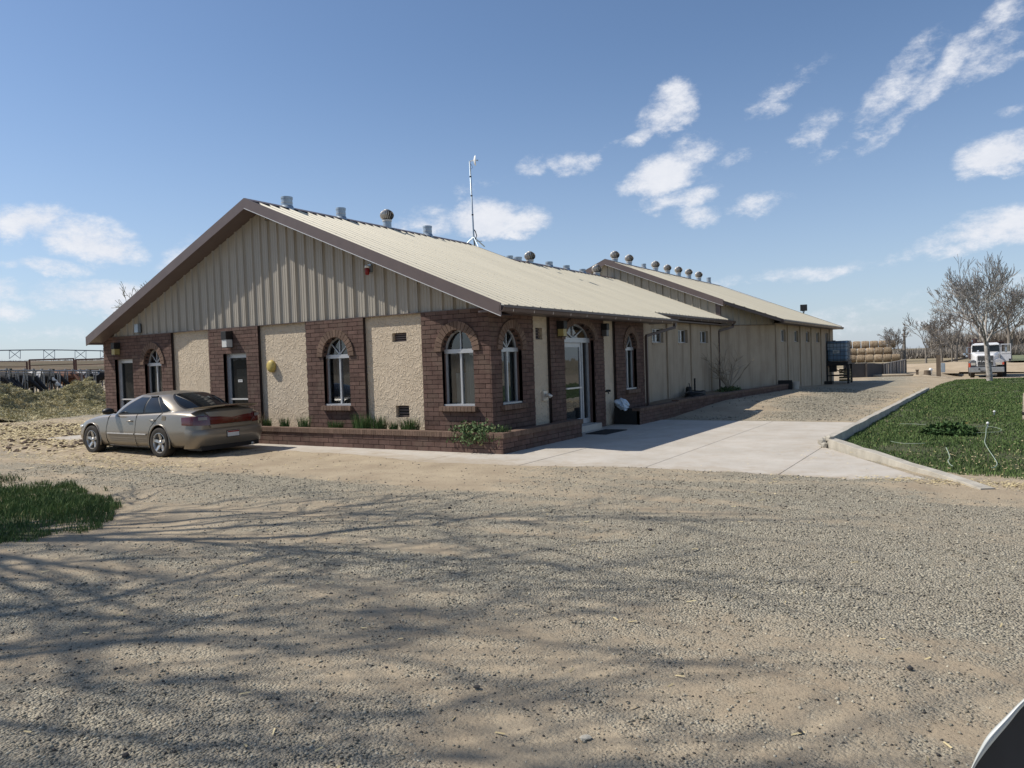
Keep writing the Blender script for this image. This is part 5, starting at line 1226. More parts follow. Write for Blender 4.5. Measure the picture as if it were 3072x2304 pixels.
# ------------------------------------------------------------------ sedan (local: x towards the front, y to its left, z up, rear bumper at x = 0)
M_paint = bpy.data.materials.new('champagne_paint'); M_paint.use_nodes = True
def _paint():
    nt = M_paint.node_tree; N = nt.nodes; L = nt.links; b = N['Principled BSDF']; b.inputs['Metallic'].default_value = .45; b.inputs['Roughness'].default_value = .34
    b.inputs['Coat Weight'].default_value = .6; b.inputs['Coat Roughness'].default_value = .12
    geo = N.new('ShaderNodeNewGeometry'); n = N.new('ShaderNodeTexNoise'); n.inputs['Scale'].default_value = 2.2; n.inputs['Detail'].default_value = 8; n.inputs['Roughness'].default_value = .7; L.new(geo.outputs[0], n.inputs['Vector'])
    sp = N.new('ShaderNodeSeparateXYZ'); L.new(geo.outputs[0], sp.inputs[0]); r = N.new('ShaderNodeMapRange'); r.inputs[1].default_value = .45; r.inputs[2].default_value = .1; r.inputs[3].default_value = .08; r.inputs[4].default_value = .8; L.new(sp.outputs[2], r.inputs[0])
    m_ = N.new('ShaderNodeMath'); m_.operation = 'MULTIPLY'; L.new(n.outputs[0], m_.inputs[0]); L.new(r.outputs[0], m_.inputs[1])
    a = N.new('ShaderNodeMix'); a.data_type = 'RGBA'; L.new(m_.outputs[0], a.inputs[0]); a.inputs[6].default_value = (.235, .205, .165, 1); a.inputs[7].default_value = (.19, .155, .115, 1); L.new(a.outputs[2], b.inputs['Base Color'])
    q = N.new('ShaderNodeMapRange'); q.inputs[3].default_value = .27; q.inputs[4].default_value = .46; L.new(n.outputs[0], q.inputs[0]); L.new(q.outputs[0], b.inputs['Roughness'])
_paint()
M_cglass = mat('tinted_car_glass', (.010, .012, .014), .04, var=.02, spec=.5)
M_tyre = mat('tyre_rubber', (.018, .017, .016), .85, col2=(.05, .042, .033), scale=10, bump=.3, bscale=40)
M_rim = mat('alloy_rim', (.50, .49, .47), .3, var=.08, metal=.75, spec=.6)
M_tail = mat('dark_red_lens', (.075, .005, .005), .16, col2=(.11, .009, .007), scale=5, spec=.7, coat=.5)
M_plate = mat('white_plate', (.62, .62, .60), .5)
M_amber = mat('clear_lens', (.55, .52, .45), .1, spec=.7)
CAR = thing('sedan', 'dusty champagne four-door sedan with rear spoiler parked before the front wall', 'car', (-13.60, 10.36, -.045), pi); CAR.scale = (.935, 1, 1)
def cmesh(mb, name, m, parent=None, **k):
    return mb.build(name, m, parent or CAR, wspace=False, **k)
def lerp_tab(tab, x):
    for (a, *A), (b, *B) in zip(tab[:-1], tab[1:]):
        if x <= b:
            t = (x-a)/(b-a); t = max(0, min(1, t)); t = t*t*(3-2*t)*.5+t*.5; return [p+(q-p)*t for p, q in zip(A, B)]
    return list(tab[-1][1:])
CL = 5.0; HW = .90
# x: z_bottom, half width, z of shoulder (belt edge), z of centre top
BODY = [(0.0, .42, .70, .80, .93), (.06, .30, .80, .88, 1.02), (.25, .24, .87, .93, 1.055), (.75, .20, .90, .955, 1.05), (1.3, .19, .905, .95, 1.0), (2.4, .18, .905, .915, .96), (3.4, .18, .90, .885, .95), (3.9, .18, .895, .85, .90), (4.4, .19, .875, .77, .82), (4.75, .22, .80, .68, .72), (4.93, .28, .70, .60, .63), (5.0, .34, .58, .54, .56)]
def body_ring(x):
    zb, w, zs, zt = lerp_tab(BODY, x); H = zs-zb
    return [(0, zb), (w*.72, zb), (w*.93, zb+.03), (w*.985, zb+H*.22), (w, zb+H*.42), (w*.995, zb+H*.50), (w*.975, zb+H*.72), (w*.945, zs-.035), (w*.90, zs), (w*.78, zs+(zt-zs)*.55), (w*.45, zs+(zt-zs)*.9), (0, zt)]
xs = [0, .02, .06, .14, .25, .45, .62, .8, 1.0, 1.2, 1.45, 1.8, 2.2, 2.6, 3.0, 3.3, 3.55, 3.8, 4.05, 4.3, 4.5, 4.65, 4.8, 4.9, 4.96, 5.0]
mb = MB(); rings = []
for x in xs:
    R_ = body_ring(x); full = [(x, y, z) for y, z in R_]+[(x, -y, z) for y, z in reversed(R_[1:-1])]; rings.append(full)
n = len(rings[0]); mb.add([p for r_ in rings for p in r_], [(i*n+k, i*n+(k+1) % n, (i+1)*n+(k+1) % n, (i+1)*n+k) for i in range(len(xs)-1) for k in range(n)]+[tuple(range(n)), tuple(reversed(range((len(xs)-1)*n, len(xs)*n)))])
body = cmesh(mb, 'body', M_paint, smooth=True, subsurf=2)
# wheel arches cut out of the body
AX = (1.28, 4.05); WR = .325
def cutter(x, s):
    c = MB().lathe([(.385, 0), (.385, .36)], 40, (x, 0, .315), 'y'); o = c.build('cut', M_blackp, None); o.location = (0, .66 if s > 0 else -1.02, 0); return o
for x in AX:
    for s in (1, -1):
        c = cutter(x, s); c.parent = CAR; bo = body.modifiers.new('arch', 'BOOLEAN'); bo.object = c; bo.operation = 'DIFFERENCE'; bo.solver = 'EXACT'
bpy.context.view_layer.update()
dg = bpy.context.evaluated_depsgraph_get(); me2 = bpy.data.meshes.new_from_object(body.evaluated_get(dg)); body.modifiers.clear(); body.data = me2
for o in [o for o in bpy.data.objects if o.name.startswith('cut')]: bpy.data.objects.remove(o, do_unlink=True)
me2.set_sharp_from_angle(angle=math.radians(50))
for x in AX:     # arch liners and lips
    for s in (1, -1):
        mb = MB(); n_ = 24; vs = []
        for i in range(n_+1):
            a = pi*(-.12+1.24*i/n_); vs += [(x+.383*math.cos(a), s*.62, .315+.383*math.sin(a)), (x+.383*math.cos(a), s*.885, .315+.383*math.sin(a))]
        mb.add(vs, [(2*i, 2*i+2, 2*i+3, 2*i+1) for i in range(n_)]); cmesh(mb, 'arch_liner', M_blackp, recalc=False)
        mb = MB(); pts = [(x+.395*math.cos(pi*(-.08+1.16*i/n_)), s*(.893 if x < 2 else .885), .315+.395*math.sin(pi*(-.08+1.16*i/n_))) for i in range(n_+1)]; mb.tube(pts, .016, 6); cmesh(mb, 'arch_lip', M_paint, smooth=True)
# greenhouse
BASE = [(3.58, 0), (3.52, .42), (3.30, .70), (3.05, .80), (2.5, .815), (1.95, .815), (1.45, .805), (1.05, .76), (.80, .60), (.66, .32), (.60, 0)]
ROOF = [(2.62, 0), (2.60, .30), (2.52, .50), (2.38, .565), (2.15, .59), (1.95, .595), (1.78, .59), (1.62, .55), (1.50, .44), (1.44, .24), (1.42, 0)]
ZB = [.94, .94, .93, .92, .92, .925, .935, .96, 1.0, 1.03, 1.04]; ZR = [1.335, 1.335, 1.325, 1.31, 1.305, 1.305, 1.31, 1.315, 1.33, 1.345, 1.35]
def cr(P, s):
    s = max(0, min(len(P)-1.0001, s)); i = int(s); t = s-i; g = lambda k: P[max(0, min(len(P)-1, k))]
    a, b, c, d = g(i-1), g(i), g(i+1), g(i+2)
    f = lambda a, b, c, d: .5*(2*b+(c-a)*t+(2*a-5*b+4*c-d)*t*t+(3*b-a-3*c+d)*t**3)
    return f(a, b, c, d) if isinstance(a, (int, float)) else tuple(f(*q) for q in zip(a, b, c, d))
def GP(s, t, side=1, off=0.0):
    b = cr(BASE, s); r_ = cr(ROOF, s); zb = cr(ZB, s)-.02; zr = cr(ZR, s); k = t; bulge = .055*math.sin(pi*k)
    c = Vector((2.05, 0)); p = Vector((b[0]+(r_[0]-b[0])*k, b[1]+(r_[1]-b[1])*k)); o = (p-c); o = o.normalized() if o.length else Vector((0, 0))
    p = p+o*(bulge+off); return Vector((p.x, side*p.y, zb+(zr-zb)*(1-(1-k)**1.12)+off*.4))
mb = MB(); NS = 60; NT = 8; vs = []
for side in (1,):
    ring = [(s*10/NS, 1) for s in range(NS+1)]+[(10-s*10/NS, -1) for s in range(1, NS)]
M_ = len(ring)
for j in range(NT+1): vs += [GP(s, j/NT, sd) for s, sd in ring]
fs = [(j*M_+k, j*M_+(k+1) % M_, (j+1)*M_+(k+1) % M_, (j+1)*M_+k) for j in range(NT) for k in range(M_)]
top = NT*M_; b0 = len(vs); prevr = top
for q, (sc, dz) in enumerate([(.85, .022), (.6, .045), (.3, .056)]):
    for s, sd in ring: p = GP(s, 1, sd); vs.append(Vector((2.02+(p.x-2.02)*sc, p.y*sc, p.z+dz)))
    cur = b0+q*M_; fs += [(prevr+k, prevr+(k+1) % M_, cur+(k+1) % M_, cur+k) for k in range(M_)]; prevr = cur
vs.append(Vector((2.02, 0, 1.40))); fs += [(prevr+k, prevr+(k+1) % M_, len(vs)-1) for k in range(M_)]
mb.add(vs, fs); cmesh(mb, 'roof', M_paint, smooth=True)
def glass(name, lo, hi, t0, t1, side, slant=(0, 0), off=.006, m=None, nn=14, round_=0.0, parent=None):
    mb = MB(); vs = []; K = 7
    for j in range(K+1):
        t = t0+(t1-t0)*j/K; k = j/K; a = lo+slant[0]*k; b = hi+slant[1]*k
        if round_: e = round_*(abs(k-.5)*2)**4; a += e*(1 if hi > lo else -1); b -= e*(1 if hi > lo else -1)
        for i in range(nn+1): vs.append(GP(a+(b-a)*i/nn, t, side, off))
    mb.add(vs, [(j*(nn+1)+i, j*(nn+1)+i+1, (j+1)*(nn+1)+i+1, (j+1)*(nn+1)+i) for j in range(K) for i in range(nn)]); return cmesh(mb, name, m or M_cglass, parent, recalc=False, smooth=True)
for sd in (1, -1):
    glass('front_side_window', 3.15, 4.93, .10, .90, sd, (.38, 0)); glass('rear_side_window', 5.10, 6.42, .11, .90, sd, (0, -.12)); glass('quarter_window', 6.50, 7.12, .12, .88, sd, (-.12, -.42))
    glass('window_trim', 2.98, 7.25, .03, .97, sd, (.40, -.55), .002, M_blackp, 40)
    mb = MB(); pts = [GP(5.12+1.25*i/8, .93, sd, .016) for i in range(9)]; mb.tube(pts, .014, 5); cmesh(mb, 'rain_guard', M_blackp, smooth=True)
def glass2(name, slo, t0, t1, off, m, half=14, rnd=.0):
    mb = MB(); vs = []; K = 8
    for j in range(K+1):
        t = t0+(t1-t0)*j/K; e = rnd*(abs(j/K-.5)*2)**3
        row = [(slo[0]+(slo[1]-slo[0])*i/half, 1) for i in range(half+1)]; a = slo[0]+e*(slo[1]-slo[0])
        R1 = [GP(a+(slo[1]-a)*i/half, t, 1, off) for i in range(half+1)]; vs += R1+[Vector((p.x, -p.y, p.z)) for p in reversed(R1[:-1])]
    w = 2*half+1; mb.add(vs, [(j*w+i, j*w+i+1, (j+1)*w+i+1, (j+1)*w+i) for j in range(K) for i in range(w-1)]); return cmesh(mb, name, m, recalc=False, smooth=True)
glass2('rear_window', (8.05, 10), .06, .95, .007, M_cglass, rnd=.25); glass2('window_trim', (7.92, 10), .02, .985, .003, M_blackp, rnd=.2)
glass2('windshield', (1.75, 0), .08, .95, .007, M_cglass)
# doors: shut lines, handles and bright side mouldings
def side_y(x, f):
    zb, w, zs, zt = lerp_tab(BODY, x); H = zs-zb; z = zb+H*f
    tab = [(0, .93), (.22, .985), (.42, 1.0), (.5, .995), (.72, .975), (.95, .945), (1, .90)]
    for (a, p), (b, q) in zip(tab[:-1], tab[1:]):
        if f <= b: k = p+(q-p)*(f-a)/(b-a); break
    return w*k, z
for sd in (1, -1):
    for line in ([(3.33, 1.0), (3.36, .85), (3.40, .6), (3.40, .3), (3.36, .06)], [(2.18, 1.0), (2.20, .7), (2.20, .3), (2.20, .06)], [(1.22, 1.0), (1.42, .80), (1.60, .62), (1.68, .4), (1.70, .06)], [(3.36, .06), (2.8, .05), (2.2, .05), (1.70, .06)]):
        mb = MB(); pts = []
        for (x, f), (x2, f2) in zip(line[:-1], line[1:]):
            for k in range(6): a = x+(x2-x)*k/6; b = f+(f2-f)*k/6; y, z = side_y(a, b); pts.append((a, sd*(y-.001), z))
        y, z = side_y(*line[-1]); pts.append((line[-1][0], sd*(y-.001), z)); mb.tube(pts, .006, 4); cmesh(mb, 'shut_line', M_black)
    for a, b in ((3.33, 2.23), (2.17, 1.75)):
        mb = MB(); pts = [(a+(b-a)*i/8, sd*(side_y(a+(b-a)*i/8, .42)[0]+.006), .485) for i in range(9)]
        for p, q in zip(pts[:-1], pts[1:]): mb.bar(p, q, .014, .026)
        cmesh(mb, 'side_moulding', M_paint)
        mb = MB(); [mb.bar((p[0], p[1]+sd*.006, p[2]+.012), (q[0], q[1]+sd*.006, q[2]+.012), .016, .022) for p, q in zip(pts[:-1], pts[1:])]; cmesh(mb, 'bright_strip', M_drip)
    for zz in (.40, .36, .32):
        mb = MB(); pts = [(3.25-.22*i, sd*(side_y(3.25-.22*i, .30)[0]+.002), zz) for i in range(8)]
        for p, q in zip(pts[:-1], pts[1:]): mb.bar(p, q, .008, .010)
        cmesh(mb, 'body_rib', M_paint)
    for x in (2.42, 1.52):
        y, z = side_y(x, .80); mb = MB(); mb.tube([(x-.11, sd*(y-.01), z), (x-.07, sd*(y+.028), z+.004), (x+.07, sd*(y+.028), z+.006), (x+.11, sd*(y-.01), z+.006)], .017, 6); h = cmesh(mb, 'door_handle', M_paint, smooth=True)
        mb = MB(); mb.lathe([(.06, 0), (.06, .004)], 14, (x, sd*(y+.001)-(.004 if sd > 0 else 0), z-.008), 'y'); cmesh(mb, 'handle_recess', M_black, h) if False else None
    # mirrors
    m_ = bmesh.new(); bmesh.ops.create_icosphere(m_, subdivisions=3, radius=1)
    for v in m_.verts: v.co = Vector((v.co.x*.10+.02*v.co.y, v.co.y*.125, v.co.z*.075))
    me = bpy.data.meshes.new('mirror'); m_.to_mesh(me); m_.free(); me.materials.append(M_blackp); me.polygons.foreach_set('use_smooth', [True]*len(me.polygons)); o = bpy.data.objects.new('mirror', me); COL.objects.link(o); o.parent = CAR; o.location = (3.10, sd*.98, .985)
    mb = MB(); mb.bar((3.12, sd*.80, .945), (3.12, sd*.92, .965), .07, .04); cmesh(mb, 'mirror_arm', M_blackp)
    mb = MB(); mb.lathe([(.075, 0), (.07, .003)], 16, (.62+.5, sd*(side_y(1.12, .78)[0])-(.004 if sd > 0 else -.001), .83), 'y')
    if sd > 0: cmesh(mb, 'fuel_door', M_paint)
# tail: lights, spoiler, bumper, plate
def rear_x(y, z):     # distance of the rear face from the bumper line, rounded in plan
    return .012+.10*(abs(y)/.85)**3+max(0, z-.80)*.16
def rear_panel(name, pts, m, off, parent=None, sub=8):
    "pts: outline in (y,z) of a convex panel, laid over the curved tail"
    mb = MB(); c = (sum(p[0] for p in pts)/len(pts), sum(p[1] for p in pts)/len(pts)); o2 = []
    for (a, b), (c_, d) in zip(pts, pts[1:]+pts[:1]): o2 += [(a+(c_-a)*k/sub, b+(d-b)*k/sub) for k in range(sub)]
    rg = []
    for s_ in (1, .66, .33): rg.append([( c[0]+(p[0]-c[0])*s_, c[1]+(p[1]-c[1])*s_) for p in o2])
    vs = [(rear_x(y, z)-off, y, z) for r_ in rg for y, z in r_]+[(rear_x(*c)-off, *c)]; nn = len(o2)
    fs = [(q*nn+k, q*nn+(k+1) % nn, (q+1)*nn+(k+1) % nn, (q+1)*nn+k) for q in range(2) for k in range(nn)]+[(2*nn+k, 2*nn+(k+1) % nn, 3*nn) for k in range(nn)]
    b1 = len(vs); vs += [(rear_x(y, z)+.06, y, z) for y, z in o2]; fs += [(k, (k+1) % nn, b1+(k+1) % nn, b1+k) for k in range(nn)]
    mb.add(vs, fs); return cmesh(mb, name, m, parent, smooth=True, autosm=40)
rear_panel('tail_panel', [(-.50, .70), (.50, .70), (.53, .87), (.3, .86), (0, .82), (-.3, .86), (-.53, .87)], M_tail, .055)
for sd in (1, -1):
    mb = MB(); K = 16; vs = []
    prof = [(.50, .685), (.50, .90)]
    path = [(.012, .50), (.02, .58), (.045, .68), (.085, .75), (.15, .805), (.24, .838), (.36, .862), (.46, .877)]
    for i, (x, y) in enumerate(path):
        hh = i/(len(path)-1); vs += [(x-.045, sd*(y+.022), .685+.02*hh), (x-.035, sd*(y+.022), .79), (x-.015, sd*(y+.004), .90-.035*hh)]
    mb.add(vs, [(3*i+j, 3*i+3+j, 3*i+4+j, 3*i+1+j) for i in range(len(path)-1) for j in range(2)]); tl = cmesh(mb, 'tail_light', M_tail, smooth=True, recalc=False)
    mb = MB(); mb.add([(path[i][0]-.052+.004*j, sd*(path[i][1]+.010), z) for i in (1, 2, 3) for j, z in ((0, .80), (1, .865))], [(0, 2, 3, 1), (2, 4, 5, 3)]); cmesh(mb, 'reverse_light', mat('grey_lens', (.20, .19, .19), .15), tl, recalc=False)
rear_panel('trunk_lip', [(-.5, .625), (.5, .625), (.52, .69), (-.52, .69)], M_paint, .060)
rear_panel('trunk_panel', [(-.52, .865), (-.3, .855), (0, .82), (.3, .855), (.52, .865), (.60, .96), (-.60, .96)], M_paint, .060)
mb = MB(); vs = []; n_ = 24
for i in range(n_+1):
    y = -.80+1.6*i/n_; x = .02+.16*(abs(y)/.8)**2.6; z = 1.085-.035*(abs(y)/.8)**2; vs += [(x-.07, y, z+.012), (x+.16, y, z-.015), (x+.16, y, z-.05), (x-.06, y, z-.018)]
mb.add(vs, [(4*i+j, 4*i+4+j, 4*i+4+(j+1) % 4, 4*i+(j+1) % 4) for i in range(n_) for j in range(4)]+[(0, 1, 2, 3), (4*n_+3, 4*n_+2, 4*n_+1, 4*n_)]); cmesh(mb, 'spoiler', M_paint, smooth=True, autosm=40)
mb = MB(); mb.box(-.045, -.035, -.16, .16, 1.068, 1.082); cmesh(mb, 'brake_light', M_tail)
mb = MB(); vs = []
for i in range(n_+1):
    a = -1+2*i/n_; y = .915*math.sin(a*pi/2*.98)/math.sin(pi/2*.98); x = -.025+.34*(abs(a))**4.5; vs += [(x, y, .60), (x-.022, y*1.005, .56), (x-.024, y*1.005, .44), (x+.03, y*.985, .27), (x+.12, y*.94, .215)]
mb.add(vs, [(5*i+j, 5*i+5+j, 5*i+6+j, 5*i+1+j) for i in range(n_) for j in range(4)]); cmesh(mb, 'bumper', M_paint, smooth=True, recalc=True)
for zz in ():
    mb = MB(); pts = [(-.052+.34*(abs(a))**4.5, .93*math.sin(a*pi/2*.98), zz) for a in [.55+.38*k/8 for k in range(9)]]; mb.tube(pts, .007, 4); cmesh(mb, 'bumper_rib', M_paint); mb = MB(); mb.tube([(x, -y, z) for x, y, z in pts], .007, 4); cmesh(mb, 'bumper_rib', M_paint)
mb = MB(); mb.box(-.056, -.045, -.17, .15, .40, .55); rec = cmesh(mb, 'plate_recess', M_black); mb = MB(); mb.box(-.064, -.056, -.155, .135, .415, .535); pl = cmesh(mb, 'number_plate', M_plate, rec)
mb = MB(); mb.box(-.067, -.064, -.15, .13, .500, .531); cmesh(mb, 'plate_band', M_red, rec)
mb = MB(); mb.box(.02, .5, -.72, .72, .17, .26); cmesh(mb, 'under_tray', M_blackp); mb = MB(); mb.box(.5, 4.7, -.60, .60, .15, .22); cmesh(mb, 'floor_pan', M_blackp)
MB_ = MB(); MB_.tube([(-.0, -.55, .20), (.3, -.55, .21)], .035, 10); cmesh(MB_, 'exhaust', M_galvd, smooth=True)
for sd in (1, -1): mb = MB(); mb.box(3.6, 4.9, 0, 0, 0, 0) if False else None; mb.tube([(4.55, sd*.80, .60), (4.75, sd*.74, .60), (4.88, sd*.62, .585), (4.95, sd*.45, .57)], [.03, .055, .055, .04], 8); cmesh(mb, 'headlight', M_amber, smooth=True)
# wheels
def wheel(x, sd):
    prof = [(.205, -.105), (.27, -.112), (.31, -.10), (.326, -.075), (.326, .075), (.31, .10), (.27, .108), (.215, .098), (.205, .06), (.205, -.105)]
    w = MB().lathe(prof, 40, axis='y', cap=False).build('wheel', M_tyre, CAR, smooth=True, wspace=False, autosm=50)
    w.location = (x, sd*.80, WR-.005); w.rotation_euler = (0, 0, 0 if sd > 0 else pi); w.scale = (1/.935, 1, 1)
    MB().lathe([(.215, .098), (.208, .10), (.195, .07), (.19, -.08), (.18, -.09)], 36, axis='y', cap=False).build('rim', M_rim, w, smooth=True, wspace=False, autosm=40)
    MB().lathe([(.17, -.02), (.02, -.02)], 24, axis='y').build('brake_disc', M_black, w, wspace=False)
    for k in range(5):
        a = 2*pi*k/5+.3; d = Vector((math.cos(a), 0, math.sin(a))); t = Vector((-math.sin(a), 0, math.cos(a))); mb = MB()
        P = [d*.03+t*.030, d*.115+t*.042, d*.203+t*.026, d*.203-t*.026, d*.115-t*.042, d*.03-t*.030]
        mb.prism([p+Vector((0, .045+.035*(p.length > .15), 0)) for p in P], (0, .02, 0)); mb.build('spoke', M_rim, w, wspace=False, bevel=.006)
    MB().lathe([(.052, .04), (.05, .075), (.035, .085), (.01, .088)], 20, axis='y').build('hub_cap', M_rim, w, smooth=True, wspace=False)
for x in AX:
    for sd in (1, -1): wheel(x, sd)
# ------------------------------------------------------------------ bare trees
M_bark = mat('grey_brown_bark', (.15, .13, .108), .95, col2=(.26, .23, .195), scale=6, bump=.4, bscale=30)
M_twig = mat('twig_bark', (.22, .195, .168), .95, col2=(.33, .295, .26), scale=2)
M_birch = mat('birch_bark', (.10, .082, .068), .8, col2=(.60, .56, .50), scale=6.5, stretch=(1, 1, .9), detail=5)
M_bud = mat('spring_buds', (.10, .105, .055), .9, col2=(.19, .175, .10), scale=2)
def grow(seed, H, trunk_h, r0, spread=.55, depth=5, nk=(3, 4), lean=(0, 0), up=.25, wob=.12, shrink=.72, crown=None, fork=False):
    "list of (points, radii, level)"
    R_ = random.Random(seed); out = []
    def rec(p, d, L_, r, lv):
        n = 5 if lv < 2 else (4 if lv < 4 else 3); pts = [p]; q = p; dd = d.copy()
        for i in range(n):
            dd = (dd+Vector((R_.gauss(0, wob if lv else wob*.25), R_.gauss(0, wob if lv else wob*.25), R_.gauss(0, wob)*(lv > 0)+up*.22))).normalized(); q = q+dd*(L_/n); pts.append(q)
        re = r*(.55 if lv else .72); rad = [r+(re-r)*i/n for i in range(n+1)]
        if lv == depth: rad[-1] = r*.2
        out.append((pts, rad, lv))
        if lv >= depth: return
        kids = R_.randint(*nk)+(1 if lv < 2 else 0)+(1 if fork and lv == 0 else 0)
        for k in range(kids):
            s = 1.0 if k == 0 else R_.uniform(.35, 1)
            if fork and lv == 0: s = R_.uniform(.88, 1)
            idx = min(n-1, int(s*n)); b = pts[idx].lerp(pts[idx+1], s*n-idx) if idx < n else pts[-1]
            dr = (pts[idx+1]-pts[idx]).normalized(); a = R_.uniform(0, 2*pi) if not (fork and lv == 0) else k*2*pi/kids+.6; side = dr.orthogonal().normalized(); side.rotate(Matrix.Rotation(a, 3, dr)); ang = (spread*.35 if k == 0 and not (fork and lv == 0) else spread)*R_.uniform(.7, 1.3)
            nd = (dr*math.cos(ang)+side*math.sin(ang)+Vector((0, 0, up*.5))).normalized(); rec(b, nd, L_*shrink*R_.uniform(.8, 1.15), max(rad[idx]*(.80 if k == 0 else .60), .004), lv+1)
    rec(Vector((0, 0, -.05)), Vector((lean[0], lean[1], 1)).normalized(), trunk_h, r0, 0)
    zm = max(p.z for P, _, _ in out for p in P); return out, H/zm
def tree(name, seed, base, H, trunk_h, r0, label, mats=(None, None), group=None, levels=3, minr=.006, cat='tree', prune=0, **k):
    segs, sc = grow(seed, H, trunk_h, r0, **k); t = thing(name, label, cat, base, 0, group); mt = (mats[0] or M_bark, mats[1] or M_twig)
    A, B = MB(), MB(); B3 = MB()
    for pts, rad, lv in segs:
        P = [p*sc for p in pts]
        if prune == 2 and any((-.402*(p.x+base[0])-.916*(p.y+base[1])) < .55 for p in P): continue      # crown pruned on its yard side
        rr = [max(r*sc, minr) for r in rad]
        (A if lv == 0 else (B if lv < levels else B3)).tube(P, rr, 8 if lv == 0 else (5 if lv < levels else 3), cap=False)
    A.build('trunk', mt[0], t, smooth=True, wspace=False, recalc=False); B.build('limbs', mt[0], t, smooth=True, wspace=False, recalc=False)
    tag(B3.build('twigs', mt[1], t, wspace=False, recalc=False), kind='stuff'); return t
def gz(x, y): return float(ground_h(x, y))
def gnd(px, py, r=None):
    p = onZ(px, py, 0) if r is None else atR(px, py, r); return Vector((p.x, p.y, gz(p.x, p.y)))
# birch on the lawn in front of the truck
bb = onZ(2969, 1143, .05); tree('birch_tree', 5, (bb.x, bb.y, .05), 6.35, 1.9, .135, 'bare pale barked birch standing on the lawn in front of the white truck', (M_birch, M_birch), fork=True, spread=.56, depth=7, nk=(2, 3), up=.26, wob=.11, shrink=.78, levels=4, minr=.010, prune=1)
# trees beyond the yard
FT_ = [('bare_tree', 21, 2778, 1096, 86, 5.4, 'bare grey tree with twin trunks, nearest behind the bales', dict(spread=.6, depth=6, nk=(2, 3), up=.18, trunk_h=2.6, r0=.2)),
       ('bare_tree', 24, 2668, 1070, 118, 4.9, 'bare spreading tree just right of the hay bale stack', dict(spread=.7, depth=6, nk=(2, 3), up=.12, trunk_h=2.6, r0=.17)),
       ('bare_tree', 25, 2706, 1068, 112, 4.9, 'bare upright tree between the bale stack and the twin trunk tree', dict(spread=.5, depth=6, nk=(2, 3), up=.22, trunk_h=3, r0=.16)),
       ('large_bare_tree', 31, 2868, 1092, 92, 8.5, 'largest bare brown tree, left of the truck with dense twiggy crown', dict(spread=.62, depth=7, nk=(2, 3), up=.16, trunk_h=3, r0=.24)),
       ('large_bare_tree', 33, 2950, 1080, 100, 9.8, 'tall dense bare tree right behind the truck and birch', dict(spread=.6, depth=7, nk=(2, 3), up=.17, trunk_h=3, r0=.25)),
       ('large_bare_tree', 36, 3030, 1080, 98, 8.6, 'bare twiggy tree behind the open truck door', dict(spread=.62, depth=7, nk=(2, 3), up=.15, trunk_h=3, r0=.24)),
       ('bare_tree', 38, 2826, 1085, 104, 5.6, 'smaller bare tree between the twin trunk tree and the largest tree', dict(spread=.6, depth=6, nk=(2, 3), up=.15, trunk_h=2.5, r0=.16)),
       ('sapling', 41, 2856, 1096, 84, 4.6, 'thin bare sapling on the sandy bank left of the truck', dict(spread=.35, depth=4, nk=(2, 2), up=.3, trunk_h=2.4, r0=.10))]
for nm, sd_, px, py, r, H, lab, kw in FT_:
    b = gnd(px, py, r); kw = dict(kw); tree(nm, sd_, (b.x, b.y, b.z), H, kw.pop('trunk_h'), kw.pop('r0'), lab, group='bare trees beyond the yard', levels=3, minr=.020 if H > 6 else .02, cat='tree', **kw)
b = atR(452, 1100, 75); tr = tree('bare_tree', 52, (b.x, b.y, 0), 10.6, 4, .14, 'budding tree top showing over the low left end of the roof', (None, M_bud), spread=.5, depth=6, nk=(2, 3), up=.2, minr=.02)
# far shrubs and hedge line
M_brush = mat('far_brush', (.19, .165, .135), .95, col2=(.30, .265, .225), scale=.8)
def brush(name, cx, cy, rx, ry, h, n, label, m=None, tw=.03, z0=None, group=None, seed=1, cat='bushes', kind='stuff'):
    g = np.random.default_rng(seed); X = cx+g.uniform(-1, 1, n)*rx; Y = cy+g.uniform(-1, 1, n)*ry; Z = ground_h(X, Y) if z0 is None else np.full(n, z0)
    hh = h*g.uniform(.35, 1, n)*(.75+.5*fbm(X*.25, Y*.25, 3, seed)); a = g.uniform(0, 2*pi, n); l = hh*g.uniform(.1, .6, n); w = tw*g.uniform(.6, 1.3, n)
    c, s = np.cos(a), np.sin(a); dx, dy = np.cos(a+1.3)*l, np.sin(a+1.3)*l; f = g.uniform(0, .5, n); Zb = Z+hh*f*.5
    P = np.stack([np.stack([X-c*w, Y-s*w, Zb], -1), np.stack([X+c*w, Y+s*w, Zb], -1), np.stack([X+dx, Y+dy, Z+hh], -1)], 1).reshape(-1, 3); o = np.arange(n)*3
    return tag(fast_mesh(name, P, np.stack([o, o+1, o+2], -1), m or M_brush), label, cat, group, kind)
p = atR(2800, 1060, 150); q = atR(3200, 1060, 150)
for i in range(9):
    c = p.lerp(q, i/8); brush('brush_line', c.x, c.y, 11, 9, 2.3, 2600, 'far belt of bare brush behind the trees', seed=60+i, tw=.09)
c = atR(2720, 1070, 150); brush('brush_line', c.x, c.y, 16, 8, 1.7, 2600, 'low far brush right of the bale stack', seed=80, tw=.09)
for i, px in enumerate((3060, 3140)): c = atR(px, 1050, 300); brush('brush_line', c.x, c.y, 26, 12, 9, 4500, 'hazy distant trees at the right edge', seed=90+i, tw=.28)
for i in range(9):
    c = atR(20+i*36, 1075, 205); brush('dry_brush', c.x, c.y, 5, 4, 1.0, 260, 'dry brush on the crest of the far left hill', seed=100+i, tw=.05)
